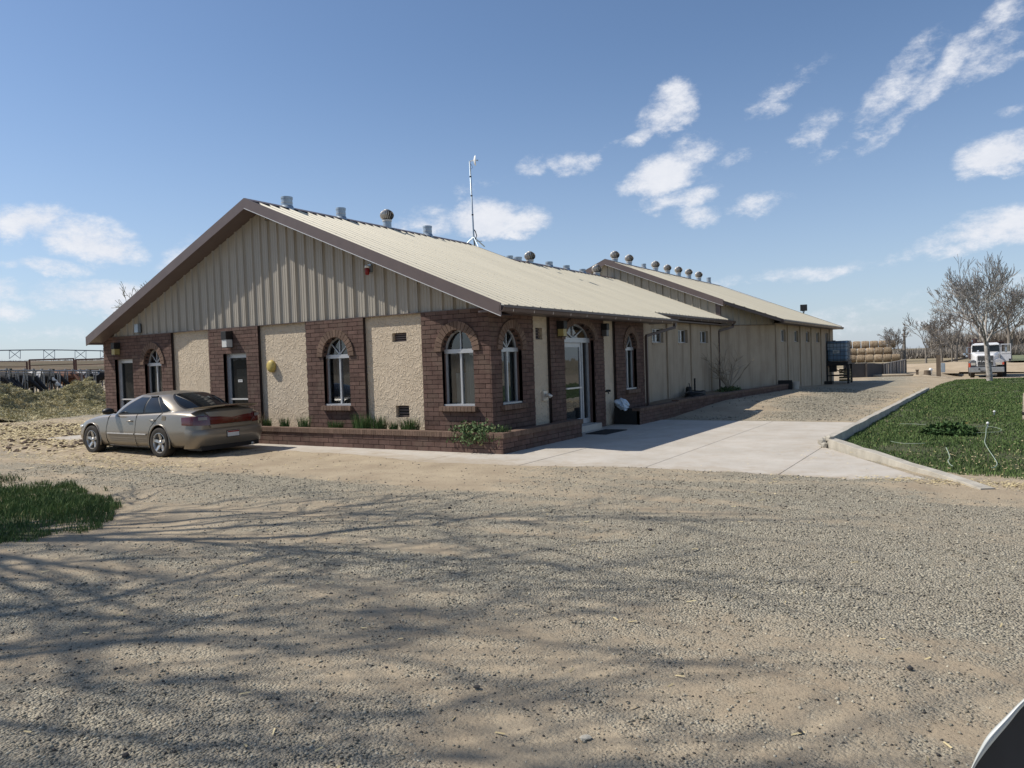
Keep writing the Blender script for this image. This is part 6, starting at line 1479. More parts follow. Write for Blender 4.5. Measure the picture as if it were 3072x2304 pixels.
# bare shrub against the barn wall
def shrub():
    base = onX(2185, 1183, -8.1); base = Vector((-8.05, base.y, .40)); t = thing('bare_shrub', 'bare pale branched shrub growing against the shaded barn wall', 'shrub', base); R_ = random.Random(4)
    A = MB(); B = MB(); M_w = mat('pale_twig', (.22, .18, .13), .9, col2=(.38, .32, .24), scale=4)
    for k in range(16):
        a = R_.uniform(0, 2*pi); d = Vector((math.cos(a)*.45, math.sin(a)*.75, 1)).normalized(); p = base.copy(); pts = [p]; L_ = R_.uniform(1.1, 1.75)
        for i in range(6): d = (d+Vector((R_.gauss(0, .12), R_.gauss(0, .14), -.02*i))).normalized(); p = p+d*L_/6; pts.append(p)
        A.tube(pts, [.016-.002*i for i in range(7)], 5, cap=False)
        for j in range(9):
            q = pts[R_.randint(2, 6)]; e = (d+Vector((R_.gauss(0, .6), R_.gauss(0, .6), R_.gauss(.1, .4)))).normalized(); l = R_.uniform(.15, .5); B.tube([q, q+e*l*.5, q+(e+Vector((R_.gauss(0, .25), R_.gauss(0, .25), .1))).normalized()*l], [.009, .007, .004], 3, cap=False)
    A.build('stems', M_w, t, recalc=False); tag(B.build('twigs', M_w, t, recalc=False), kind='stuff')
    leafy_mound('shrub_base', base.x, base.y, .34, .5, .55, .22, 500, .05, M_ivy, 'small evergreen mound at the foot of the bare shrub', 12, .1, 'plant')
shrub()
# the big tree left of the frame whose branches shade the yard
def shade_tree(name, seed, x, y, H, lab, **kw): return tree(name, seed, (x, y, gz(x, y)), H, kw.pop('th', 3.2), kw.pop('r0', .42), lab, group='yard trees left of the frame', levels=4, minr=.014, prune=2, **kw)
shade_tree('shade_tree', 71, -15.2, -.2, 15.5, 'bare tree left of the frame whose branches shade the yard', spread=.60, depth=6, nk=(2, 3), up=.14, shrink=.80, th=3.0, r0=.26)
shade_tree('shade_tree', 74, -12.8, -2.6, 14.0, 'second bare tree left of the frame casting branch shadows', spread=.62, depth=6, nk=(2, 3), up=.12, shrink=.80, th=2.8, r0=.24)

# ------------------------------------------------------------------ water tank on its stand
M_frame = mat('dark_stand_steel', (.022, .020, .019), .6, bump=.2); M_cage = mat('tank_cage', (.09, .11, .13), .4, metal=.2)
def tote():
    cx, cy = -6.64, 44.0; t = thing('water_tank', 'caged translucent blue water tank on a dark steel stand by the barn', 'tank', (cx, cy, 0)); w = .53; z0, z1 = 1.13, 2.27
    m = mat('blue_tank_plastic', (.13, .22, .32), .35, col2=(.20, .31, .42), scale=1.5, spec=.5); b = MB(); b.box(cx-w+.05, cx+w-.05, cy-.55, cy+.55, z0+.06, z1); tk = b.build('tank', m, t, bevel=.08)
    m2 = mat('pale_tank_plastic', (.36, .45, .53), .35); b = MB(); b.box(cx-w+.046, cx+w-.046, cy-.554, cy+.554, 1.82, z1-.10); b.build('empty_part', m2, tk, bevel=.02)
    b = MB(); b.lathe([(.10, 0), (.10, .06)], 14, (cx-.25, cy, z1-.01)); b.build('cap', M_black, tk)
    for z in (1.30, 1.50, 1.72, 1.95, 2.15, 2.27):
        b = MB(); a = w-.0; e = .6
        for p, q in (((-a, -e), (a, -e)), ((a, -e), (a, e)), ((a, e), (-a, e)), ((-a, e), (-a, -e))): b.bar((cx+p[0], cy+p[1], z), (cx+q[0], cy+q[1], z), .022, .022)
        b.build('cage_ring', M_cage, t)
    for i in range(7):
        x = cx-w+2*w*i/6
        for yy in (cy-.6, cy+.6): b = MB(); b.bar((x, yy, z0+.05), (x, yy, z1), .02, .02); b.build('cage_bar', M_cage, t)
    for i in range(1, 5):
        yy = cy-.6+1.2*i/5
        for x in (cx-w, cx+w): b = MB(); b.bar((x, yy, z0+.05), (x, yy, z1), .02, .02); b.build('cage_bar', M_cage, t)
    b = MB(); b.box(cx-.2, cx+.12, cy-.625, cy-.615, 1.62, 1.80); b.build('label_plate', M_curt, t)
    b = MB(); b.box(cx-.16, cx+.08, cy-.628, cy-.625, 1.72, 1.76); b.box(cx-.16, cx+.02, cy-.628, cy-.625, 1.66, 1.69); b.build('print', M_cage, t)
    b = MB(); b.box(cx-w, cx+w, cy-.6, cy+.6, 1.02, z0+.04); b.build('pallet', M_frame, t)
    for sx in (-1, 1):
        for sy in (-1, 1): b = MB(); b.box(cx+sx*w-.05, cx+sx*w+.05, cy+sy*.58-.05, cy+sy*.58+.05, -.05, 1.02); b.build('leg', M_frame, t)
    for sy in (-1, 1): b = MB(); b.bar((cx-w, cy+sy*.58, .42), (cx+w, cy+sy*.58, .42), .05); b.bar((cx-w, cy+sy*.58, .99), (cx+w, cy+sy*.58, .99), .07); b.build('cross_bar', M_frame, t)
    b = MB(); b.box(cx-.42, cx-.08, cy-.5, cy-.2, .62, 1.0); b.build('pump_box', M_frame, t); b = MB(); b.tube([(cx-.1, cy-.4, .75), (cx+.15, cy-.45, .62), (cx+.4, cy-.4, .8), (cx+.42, cy-.35, 1.0)], .03, 8); b.build('hose', M_black, t, smooth=True)
    b = MB()
    for k in range(5): b.box(cx+.0, cx+.55, cy-.1+.02*k, cy+.3, .1+k*.14, .2+k*.14)
    b.build('stacked_boards', mat('yellow_boards', (.32, .24, .12), .9, rand=.3), t)
    b = MB(); b.box(cx-1.2, cx-.1, cy-1.6, cy-1.1, 0, .16); o = b.build('timber_baulk', M_black); tag(o, 'dark baulk of timber on the ground before the tank stand', 'timber')
tote()
bucket = tag(MB().lathe([(.14, 0), (.17, .30), (.155, .30), (.13, .04)], 16, (-6.55, 32.3, gz(-6.55, 32.3))).build('bucket', M_conc, smooth=True, autosm=40), 'small grey bucket at the far end of the low brick edge', 'bucket')
tag(MB().box(-7.15, -6.6, 31.9, 32.0, .1, .62).build('edge_board', M_black), 'dark board closing the end of the low brick edge', 'board')
tag(MB().box(-5.62, -5.50, 21.9, 22.0, .0, .10).build('white_stone', M_pale, bevel=.02), 'small white stone at the corner of the sunlit gravel', 'stone')

# ------------------------------------------------------------------ board fence and stacked round bales
M_board = mat('weathered_board', (.085, .075, .070), .9, col2=(.20, .175, .155), scale=4, stretch=(1, 1, .25), rand=.5, bump=.3)
M_boardp = mat('pale_board', (.34, .31, .27), .9, col2=(.48, .44, .39), scale=4, stretch=(1, 1, .3), rand=.2)
M_sheet = mat('dark_shaded_sheet', (.050, .050, .052), .7, col2=(.075, .07, .068), scale=2, rand=.15)  # dark sheets; the shade on this run is put into their colour too
def fence():
    pts = [(onZ(2530, 1134, 0)), (onZ(2600, 1132, 0)), (onZ(2649, 1129, 0)), (atR(2718, 1113, 62))]; tops = (.93, .90, .80, .95)
    t = thing('board_fence', 'fence of dark sheets, coloured with their shade, and weathered grey boards below the bale stack', 'fence', (pts[1].x, pts[1].y, 0)); R_ = random.Random(6)
    for i in range(3):
        a, b = Vector((pts[i].x, pts[i].y, 0)), Vector((pts[i+1].x, pts[i+1].y, 0)); L_ = (b-a).length; d = (b-a)/L_; n = Vector((d.y, -d.x, 0)); w = .62 if i < 2 else .20; k = max(1, int(L_/w))
        for j in range(k):
            p = a+d*(L_*j/k+.008); q = a+d*(L_*(j+1)/k-.008); ht = tops[i]+(tops[i+1]-tops[i])*(j+.5)/k+R_.uniform(-.02, .02); o_ = n*R_.uniform(-.02, .02); lean = d*R_.uniform(-.03, .03)*(1 if i == 2 else 0)
            b_ = MB(); th = n*.025; b_.hexa([p+o_, q+o_, q+o_+th, p+o_+th, p+o_+lean+Vector((0, 0, ht)), q+o_+lean+Vector((0, 0, ht)), q+o_+lean+th+Vector((0, 0, ht)), p+o_+lean+th+Vector((0, 0, ht))])
            if i < 2: b_.build('sheet', M_sheet, t)
            else: b_.build('board', M_boardp if (j % 3 == 1) else M_board, t)
        b_ = MB(); b_.box(b.x-.05, b.x+.05, b.y-.1, b.y, 0, tops[i+1]+.05); b_.build('post', M_board, t)
        z0, z1 = tops[i]+.01, tops[i+1]+.01; b_ = MB(); b_.bar(a+Vector((0, 0, z0)), b+Vector((0, 0, z1)), .05, .04); b_.build('top_rail', M_boardp, t)
    for px in (2590, 2602): p = onZ(px, 1130.5, 0); b_ = MB(); b_.tube([(p.x, p.y-.08, 0), (p.x+.03, p.y-.08, .4), (p.x-.04, p.y-.08, .88)], .045, 6); b_.build('pale_post', M_boardp, t)
fence()
M_bale = mat('hay_bale', (.25, .19, .125), .95, col2=(.39, .31, .21), scale=5, rand=.22, bump=.8, bscale=25, bdist=.03); M_bale2 = mat('hay_bale_streak', (.17, .115, .07), .95, col2=(.27, .19, .12), scale=5, rand=.2); M_bend = mat('hay_bale_end', (.19, .125, .075), .95, col2=(.28, .20, .12), scale=9, bump=.6, bscale=30)
def bale(c, ax, R_, W, seed):
    r = random.Random(seed); t = thing('round_bale', '', 'bale', c); mb = MB(); n = 20; K = 18; vs = []; side = Vector((ax.y, -ax.x, 0)); up = Vector((0, 0, 1))
    for j in range(K+1):
        s = j/K; rr = R_*(1-.13*abs(2*s-1)**4)*(1+(.018 if j % 2 else -.022))
        for k in range(n): a = 2*pi*k/n; q = rr*(1+.03*math.sin(3*a+seed)); vs.append(ax*(W*(s-.5))+side*(q*math.cos(a))+up*(q*math.sin(a)))
    mb.add(vs, [(j*n+k, j*n+(k+1) % n, (j+1)*n+(k+1) % n, (j+1)*n+k) for j in range(K) for k in range(n)]); mb.mi = [(1 if r.random() < (.85 if j % 4 == 0 else .22) else 0) for j in range(K) for k in range(n)]; mb.build('wrap', [M_bale, M_bale2], t, smooth=False, wspace=False)
    for s in (-.5, .5): mb = MB(); mb.add([ax*(W*s)]+[v+ax*(.03 if s > 0 else -.03)*0 for v in (vs[:n] if s < 0 else vs[-n:])], [(0, 1+k, 1+(k+1) % n) for k in range(n)]); mb.build('end', M_bend, t, wspace=False)
    return t
def bales():
    b0 = atR(2702, 1060, 116); a0 = atR(2470, 1060, 116); ax = Vector((a0.x-b0.x, a0.y-b0.y, 0)).normalized(); R_, W = .54, 1.03; back = Vector((ax.y, -ax.x, 0)); back = back if back.y > 0 else -back; i = 0; rows = ('bottom', 'middle', 'top')
    for lv in range(3):
        for k in range(9):
            for dpt in range(1 if lv < 2 else 1):
                off = (.0, 1.0, .5)[lv]; c = Vector((b0.x, b0.y, 0))+ax*(off+W*1.07*(k+.5))+back*(.58*lv)+Vector((0, 0, R_+lv*R_*1.78)); c.z += .0
                t = bale(c, ax, R_, W, i); i += 1
                lab = f'round straw bale number'; ordn = ['first', 'second', 'third', 'fourth', 'fifth', 'sixth', 'seventh', 'eighth', 'ninth'][k]
                tag(t, f'round hay bale, {ordn} from the right in the {rows[lv]} row of the stack' if k else f'round hay bale at the right end of the {rows[lv]} row of the stack', 'bale', 'round bales stacked behind the fence')
bales()

# ------------------------------------------------------------------ utility post, hydrant, stump, poles on the sandy ground
M_woodd = mat('dark_post_wood', (.10, .075, .055), .9, col2=(.18, .14, .10), scale=8, stretch=(1, 1, .3))
p = gnd(2816, 1126); t = thing('meter_post', 'dark wooden post with a grey meter box on its right side', 'post', p); h = 1.42
b_ = MB(); b_.box(p.x-.12, p.x+.12, p.y-.1, p.y+.1, p.z-.05, p.z+h); b_.build('post', M_woodd, t); b_ = MB(); b_.box(p.x+.14, p.x+.36, p.y-.12, p.y+.1, p.z+.34, p.z+.93); bx = b_.build('meter_box', M_galv, t); b_ = MB(); b_.box(p.x+.16, p.x+.34, p.y-.135, p.y-.12, p.z+.38, p.z+.89); b_.build('door', M_galv, bx)
p = gnd(2792, 1121); t = thing('standpipe', 'short white standpipe on the sandy ground', 'hydrant', p); b_ = MB(); b_.lathe([(.09, -.05), (.09, .22), (.13, .26), (.10, .36), (.05, .42)], 12, tuple(p)); b_.build('body', M_white, t, smooth=True); b_ = MB(); b_.tube([p+Vector((0, 0, .3)), p+Vector((.16, 0, .3))], .03, 6); b_.build('spout', M_white, t)
p = gnd(2782, 1124); b_ = MB(); b_.lathe([(.24, -.05), (.20, .2), (.19, .30), (.05, .31)], 10, tuple(p)); tag(b_.build('tree_stump', M_woodd, smooth=True, autosm=40), 'low dark stump left of the white standpipe', 'stump')
p = gnd(2752, 1126); b_ = MB(); b_.box(p.x-.07, p.x+.07, p.y-.07, p.y+.07, p.z-.05, p.z+.30); b_.box(p.x-.1, p.x+.1, p.y-.1, p.y+.1, p.z+.30, p.z+.36); tag(b_.build('short_post', M_woodd), 'very short dark capped post between fence and stump', 'post')
M_logp = mat('pale_log', (.36, .29, .20), .9, col2=(.50, .42, .31), scale=4)
def log(p0, p1, r_, label, m=None): a = gnd(*p0); b = gnd(*p1); q = [a.lerp(b, i/5)+Vector((0, 0, r_*.7)) for i in range(6)]; o = MB().tube(q, [r_*.8, r_, r_*1.05, r_, r_*.9, r_*.6], 8).build('log', m or M_logp, smooth=True); tag(o, label, 'log')
log((2612, 1131), (2742, 1128), .09, 'long pale log lying along the foot of the fence'); log((2740, 1129), (2858, 1127), .07, 'thinner pale log lying before the meter post')
a = gnd(2790, 1091, 84); c_ = gnd(2905, 1080, 88); o = MB().tube([a+Vector((0, 0, .15)), a.lerp(c_, .5)+Vector((0, 0, .45)), c_+Vector((0, 0, .75))], .09, 8).build('fallen_pole', M_woodd, smooth=True); tag(o, 'long dark pole lying aslant on the sandy bank left of the truck', 'pole')
p = atR(2714, 1068, 118); p.z = 0; t = thing('utility_pole', 'plain grey utility pole among the bare trees', 'pole', p); MB().tube([p, p+Vector((0, 0, 2.2)), p+Vector((0, 0, 4.0))], [.2, .17, .14], 8).build('pole', M_bark, t); MB().bar(p+Vector((-.4, 0, 3.7)), p+Vector((.4, 0, 3.7)), .1).build('cross_arm', M_bark, t)
def mound(px, py, r, rx, ry, h, m, label, seed):
    c = atR(px, py, r); n = 40; xs_ = np.linspace(-1, 1, n); A, B = np.meshgrid(xs_, xs_); rr = np.sqrt(A**2+B**2); Z = h*np.clip(1-rr**1.6, -.2, 1)*(1+.35*fbm(A*3, B*3, 4, seed)); Vv = np.stack([c.x+A*rx, c.y+B*ry, gz(c.x, c.y)-.05+Z], -1).reshape(-1, 3)
    i = (np.arange(n-1)[:, None]*n+np.arange(n-1)[None]).ravel(); return tag(fast_mesh('dirt_bank', Vv, np.stack([i, i+1, i+1+n, i+n], -1), m, True), label, kind='structure')
M_sand = mat('sandy_soil', (.34, .265, .175), .95, col2=(.45, .36, .25), scale=.8, bump=.5, bscale=8)
mound(2850, 1095, 74, 12, 5, .75, M_sand, 'sandy bank behind the meter post', 3); mound(2700, 1110, 66, 4, 3, .35, M_sand, 'small heap of sand at the end of the fence', 4)
M_asph = mat('far_road', (.27, .26, .235), .9, col2=(.33, .32, .285), scale=.6)
a, b, c, d = onZ(2600, 1141, 0), onZ(3300, 1141, 0), onZ(3300, 1131, 0), onZ(2640, 1133.5, 0)
M_green = mat('far_green_field', (.13, .15, .075), .95, col2=(.20, .20, .11), scale=.3)
for (p0, p1, r1, r2, lab) in [((3020, 1080), (3500, 1080), 92, 150, 'pale green field beyond the truck')]:
    q = [atR(p0[0], 1080, r1), atR(p1[0], 1080, r1), atR(p1[0], 1080, r2), atR(p0[0]+8, 1080, r2)]; q = [Vector((v.x, v.y, gz(v.x, v.y)+.18)) for v in q]; o = MB().add(q, [(0, 1, 2, 3)]).build('field', M_green, recalc=False); tag(o, lab, kind='structure')
p = atR(3062, 1060, 170); z_ = gz(p.x, p.y)+.25; t = thing('distant_car', 'tiny dark car with bright front far off on the right horizon', 'car', (p.x, p.y, z_)); b_ = MB(); b_.box(p.x-.9, p.x+.9, p.y, p.y+3.8, z_+.3, z_+.95); b_.build('body', M_black, t, bevel=.15); b_ = MB(); b_.box(p.x-.7, p.x+.7, p.y+.9, p.y+3, z_+.9, z_+1.45); b_.build('roof', M_black, t, bevel=.15)
for s in (-1, 1): b_ = MB(); b_.box(p.x+s*.6-.2, p.x+s*.6+.2, p.y-.03, p.y, z_+.55, z_+.8); b_.build('headlight', M_white, t); b_ = MB(); b_.lathe([(.32, 0), (.32, .2)], 12, (p.x+s*.75-.1, p.y+.7, z_+.3), 'x'); b_.build('wheel', M_tyre, t)

# ------------------------------------------------------------------ white truck
def truck():
    c = atR(2959.8, 1133.5, 59.4); c.z = gz(c.x, c.y); yaw = math.atan2(-c.x, c.y)*.0; U = 2.0/1000; t = thing('tipper_truck', 'white tipper truck facing the camera with its driver side door open', 'truck', (c.x, c.y, c.z), .03)
    X = lambda v: (v-920)*U; Z = lambda v: (1420-v)*.0024
    W = lambda n, m, mb, par=None, **k: mb.build(n, m, par or t, wspace=False, **k)
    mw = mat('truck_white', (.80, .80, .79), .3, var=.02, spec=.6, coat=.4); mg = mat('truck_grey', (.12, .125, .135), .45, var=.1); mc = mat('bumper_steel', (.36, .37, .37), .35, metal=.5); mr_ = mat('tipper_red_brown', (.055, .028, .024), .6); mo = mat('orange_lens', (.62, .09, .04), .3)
    bx = lambda x0, x1, z0, z1, y0, y1: MB().box(X(x0), X(x1), y0, y1, Z(z0), Z(z1))
    W('bumper', mc, bx(420, 1420, 1255, 1112, -.12, .10), bevel=.03); W('tow_hole', M_black, bx(745, 840, 1235, 1205, -.135, -.12)); W('tow_hole', M_black, bx(860, 950, 1235, 1205, -.135, -.12)); W('fog_lamp', M_black, bx(690, 740, 1180, 1140, -.135, -.12))
    # hood as a tapered shell
    hood = MB(); sec = [(0.0, 640, 1150, 1085, 770), (.05, 600, 1180, 1085, 745), (.7, 540, 1260, 1060, 705), (1.45, 505, 1335, 1040, 682)]; vs = []
    for y, x0, x1, zb, zt in sec: vs += [(X(x0), y, Z(zb)), (X(x0), y, Z(zt+45)), (X(x0+45), y, Z(zt+4)), (X(x1-45), y, Z(zt+4)), (X(x1), y, Z(zt+45)), (X(x1), y, Z(zb))]
    hood.add(vs, [(i*6+k, i*6+6+k, i*6+7+k, i*6+1+k) for i in range(3) for k in range(5)]+[(0, 1, 2, 3, 4, 5)]); W('hood', mw, hood, recalc=True, bevel=.02)
    gr_ = W('grille', M_black, bx(672, 1112, 1068, 800, -.03, .02))
    for i in range(9): W('grille_bar', mc, bx(676, 1108, 1050-i*29, 1043-i*29, -.055, -.03), gr_)
    cu = bpy.data.curves.new('emblem', 'FONT'); cu.body = 'MACK'; cu.size = .235; cu.extrude = .012; cu.space_character = 1.25; cu.align_x = 'CENTER'; tmp = bpy.data.objects.new('tmp', cu); COL.objects.link(tmp); bpy.context.view_layer.update()
    me = bpy.data.meshes.new_from_object(tmp.evaluated_get(bpy.context.evaluated_depsgraph_get())); bpy.data.objects.remove(tmp); me.materials.clear(); me.materials.append(M_white); o = bpy.data.objects.new('grille_lettering', me); COL.objects.link(o); o.parent = gr_; o.location = (X(892), -.07, Z(970)); o.rotation_euler = (pi/2, 0, 0); o.scale = (1.2, .62, 1)
    # fenders with lamps
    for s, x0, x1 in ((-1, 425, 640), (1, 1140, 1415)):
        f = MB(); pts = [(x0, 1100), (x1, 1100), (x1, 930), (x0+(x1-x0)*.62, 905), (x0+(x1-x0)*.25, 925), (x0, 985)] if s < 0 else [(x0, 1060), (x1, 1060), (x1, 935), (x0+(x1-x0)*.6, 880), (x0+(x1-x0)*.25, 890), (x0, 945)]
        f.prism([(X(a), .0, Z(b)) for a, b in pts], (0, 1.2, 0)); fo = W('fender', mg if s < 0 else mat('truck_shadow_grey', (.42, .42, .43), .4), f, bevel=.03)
        W('headlight', M_amber, bx(480, 610, 1055, 985, -.03, .0) if s < 0 else bx(1180, 1360, 1050, 985, -.03, .0), fo)
    W('marker_lamp', mo, bx(408, 462, 1110, 995, -.04, .12)); W('marker_lamp', mo, bx(1368, 1415, 1045, 985, -.04, .05))
    # cab
    cab = MB(); cs = [(505, 1010), (505, 700), (515, 520), (560, 465), (640, 440), (1250, 432), (1305, 452), (1335, 500), (1345, 700), (1345, 1010)]; cab.prism([(X(a), 1.45, Z(b)) for a, b in cs], (0, 1.5, 0)); W('cab', mw, cab, bevel=.03)
    for a, b in ((528, 905), (925, 1322)):
        g_ = MB(); g_.add([(X(a), 1.42, Z(700)), (X(b), 1.42, Z(692)), (X(b-6 if b > 1000 else b), 1.44, Z(500)), (X(a+8 if a < 600 else a), 1.44, Z(512))], [(0, 1, 2, 3)]); W('windshield', M_cglass, g_)
    W('sun_visor', mw, bx(520, 1320, 500, 478, 1.25, 1.46)); sh = MB(); sh.add([(X(670), 1.40, Z(682)), (X(735), 1.40, Z(672)), (X(728), 1.405, Z(632)), (X(680), 1.405, Z(640))], [(0, 1, 2, 3)]); W('paper', M_white, sh)
    W('tipper_body', mr_, bx(465, 1475, 900, 412, 3.0, 7.2)); W('body_rim', mr_, bx(455, 1490, 430, 400, 2.9, 7.3)); W('exhaust_stack', M_galv, MB().tube([(X(555), 2.98, Z(900)), (X(555), 2.98, Z(335))], .035, 8)); W('air_cleaner', mr_, MB().tube([(X(635), 3.02, Z(520)), (X(635), 3.02, Z(300))], .13, 12))
    # open door on the right
    dm = mat('truck_door_white', (.62, .62, .63), .4); d_ = W('door', dm, bx(1348, 1652, 968, 700, 1.30, 1.38), bevel=.02)
    for q in ((1352, 1378, 700, 490), (1628, 1650, 700, 490), (1352, 1650, 500, 478)): W('door_frame', dm, bx(*q, 1.30, 1.36), d_)
    W('door_window', glass_material('clear_cab_glass', (.8, .85, .85), .03), MB().add([(X(1378), 1.33, Z(700)), (X(1628), 1.33, Z(700)), (X(1628), 1.33, Z(500)), (X(1378), 1.33, Z(500))], [(0, 1, 2, 3)]), d_); W('door_step', M_black, bx(1585, 1640, 950, 900, 1.24, 1.30), d_); W('door_stripe', M_drip, bx(1380, 1645, 752, 742, 1.285, 1.30), d_)
    for x0, x1, s in ((345, 402, 1), (1468, 1535, 1)): m_ = W('mirror', mg, bx(x0, x1, 712, 562 if x0 < 900 else 505, 1.05, 1.15), bevel=.02); W('mirror_glass', M_galv, bx(x0+8, x1-8, 700, 575, 1.04, 1.05), m_)
    W('mirror_arm', M_galv, MB().tube([(X(505), 1.45, Z(545)), (X(370), 1.10, Z(552))], .015, 6)); W('mirror_arm', M_galv, MB().tube([(X(505), 1.45, Z(735)), (X(370), 1.10, Z(722))], .015, 6)); W('spot_mirror', M_galv, MB().lathe([(.02, 0), (.08, .02), (.09, .05)], 12, (X(300), 1.05, Z(745)), 'y')); W('spot_mirror', M_galv, MB().lathe([(.02, 0), (.06, .02), (.07, .05)], 12, (X(370), 1.05, Z(800)), 'y'))
    for x0, x1, y in ((450, 600, .5), (1230, 1390, .5)): wb = MB(); wb.lathe([(.12, 0), (.43, .02), (.47, .06), (.47, (x1-x0)*U-.06), (.43, (x1-x0)*U-.02), (.12, (x1-x0)*U)], 26, (X(x0), y+.35, .47), 'x'); W('wheel', M_tyre, wb, smooth=True, autosm=40)
    for x0, x1, y in ((440, 640, 4.8), (1330, 1530, 3.6), (1330, 1530, 5.6), (440, 640, 5.9)): wb = MB(); wb.lathe([(.12, 0), (.5, .02), (.53, .06), (.53, (x1-x0)*U-.06), (.5, (x1-x0)*U-.02), (.12, (x1-x0)*U)], 26, (X(x0), y, .52), 'x'); W('wheel', M_tyre, wb, smooth=True, autosm=40)
    W('side_tank', M_black, bx(1422, 1530, 1400, 985, 1.9, 2.9)); W('chassis', M_black, bx(620, 1240, 1300, 1100, .3, 7)); W('axle', M_galv, bx(600, 1260, 1360, 1335, .8, .9))
truck()
for i, (x0, x1, yy) in enumerate([(2.2, 16, 49.4)]): pass
# ------------------------------------------------------------------ feed yard on the left: headlocks, cows, hay, pipe fence, hill line
FAa = atR(-60, 1150, 42.5); FBb = atR(330, 1150, 50.5); FAa.z = FBb.z = 0; FU = (FBb-FAa); FLEN = FU.length; FU.normalize(); FN = Vector((FU.y, -FU.x, 0)); FN = FN if FN.dot(-FAa) > 0 else -FN
M_lock = mat('headlock_steel', (.20, .205, .21), .5, col2=(.34, .345, .35), scale=4, metal=.45); M_lockd = mat('dark_headlock_steel', (.035, .04, .038), .55); M_rust = mat('rust_brown_pipe', (.075, .035, .028), .6, col2=(.11, .055, .04), scale=5)
def rail_z(s):
    a = atR(0, 1113, (FAa+FU*s).length); return 2.16-.19*(s/FLEN)
BAY = .61; NB = int(FLEN/BAY); ZF = .70
def headlocks():
    t = thing('headlock_fence', 'row of steel headlock feeding stanchions with cows behind', 'fence', FAa)
    a, b = FAa+Vector((0, 0, rail_z(0))), FBb+Vector((0, 0, rail_z(FLEN))); MB().tube([a, b], .045, 8).build('top_rail', M_lock, t, smooth=True); MB().tube([a+FN*.05-Vector((0, 0, .12)), b+FN*.05-Vector((0, 0, .12))], .025, 6).build('latch_rail', M_lock, t); MB().tube([FAa+Vector((0, 0, ZF+.05)), FBb+Vector((0, 0, ZF+.05))], .045, 8).build('bottom_rail', M_lock, t)
    o_post = o_bar = None
    for i in range(NB+1):
        p = FAa+FU*(i*BAY); z = rail_z(i*BAY)
        MB().tube([p+Vector((0, 0, ZF)), p+Vector((0, 0, z))], .034, 6).build('post', M_lock, t)
        if i < NB:
            q0 = p+FU*.30; op = (i % 5 in (3,)); top = p+FU*(.47 if not op else .12); MB().tube([q0+FU*.02+Vector((0, 0, ZF)), p+FU*.22+Vector((0, 0, ZF+.55)), top+Vector((0, 0, z+.02))], .028, 6).build('locking_bar', M_lockd if i % 4 else M_lock, t)
            MB().tube([p+FU*.20+Vector((0, 0, ZF+.55))+FN*.02, p+FU*.34+Vector((0, 0, ZF+.54))+FN*.02], .03, 6).build('pivot', M_lock, t)
            MB().tube([p+FU*.44+Vector((0, 0, ZF)), p+FU*.45+Vector((0, 0, z))], .022, 6).build('fixed_bar', M_lock, t)
            hb = MB(); c = top+Vector((0, 0, z+.06)); hb.box(c.x-.05, c.x+.05, c.y-.05, c.y+.05, c.z-.05, c.z+.04); hb.build('latch', M_lock if not op else M_lockd, t)
headlocks()
# cows
M_cblack = mat('black_hide', (.016, .014, .013), .7, col2=(.03, .026, .024), scale=4, spec=.4); M_cbrown = mat('brown_hide', (.15, .060, .030), .75, col2=(.22, .095, .05), scale=3); M_ctan = mat('tan_hide', (.24, .15, .09), .8, col2=(.32, .21, .13), scale=3)
def patch_mat(name, seed):
    m = mat(name, (.02, .018, .017), .75, col2=(.66, .63, .58), scale=1.7, detail=1); cr_ = [n for n in m.node_tree.nodes if n.type == 'VALTORGB'][0]; cr_.color_ramp.elements[0].position = .50; cr_.color_ramp.elements[1].position = .53
    mp = [n for n in m.node_tree.nodes if n.type == 'TEX_NOISE'][0]; mp.inputs['Scale'].default_value = 1.6+seed*.23; return m
M_cpatch = patch_mat('black_and_white_hide', 1); M_cpatch2 = patch_mat('white_and_black_hide', 3); M_horn = mat('muzzle_pink', (.35, .22, .18), .6); M_eye = mat('eye_black', (.01, .01, .01), .2); M_earT = mat('yellow_ear_tag', (.62, .45, .06), .5)
def skin(name, pts, edges, rad, m, parent, sub=2, root=0):
    me = bpy.data.meshes.new(name); me.from_pydata(pts, edges, []); o = bpy.data.objects.new(name, me); COL.objects.link(o)
    sk = o.modifiers.new('s', 'SKIN'); sk.use_smooth_shade = True
    for i, v in enumerate(me.skin_vertices[0].data): v.radius = rad[i] if isinstance(rad[i], tuple) else (rad[i], rad[i]); v.use_root = (i == root)
    sb = o.modifiers.new('b', 'SUBSURF'); sb.levels = sb.render_levels = sub
    bpy.context.view_layer.update(); me2 = bpy.data.meshes.new_from_object(o.evaluated_get(bpy.context.evaluated_depsgraph_get())); o.modifiers.clear(); o.data = me2; me2.name = name; me2.materials.clear(); me2.materials.append(m)
    me2.polygons.foreach_set('use_smooth', [True]*len(me2.polygons)); o.parent = parent; return o
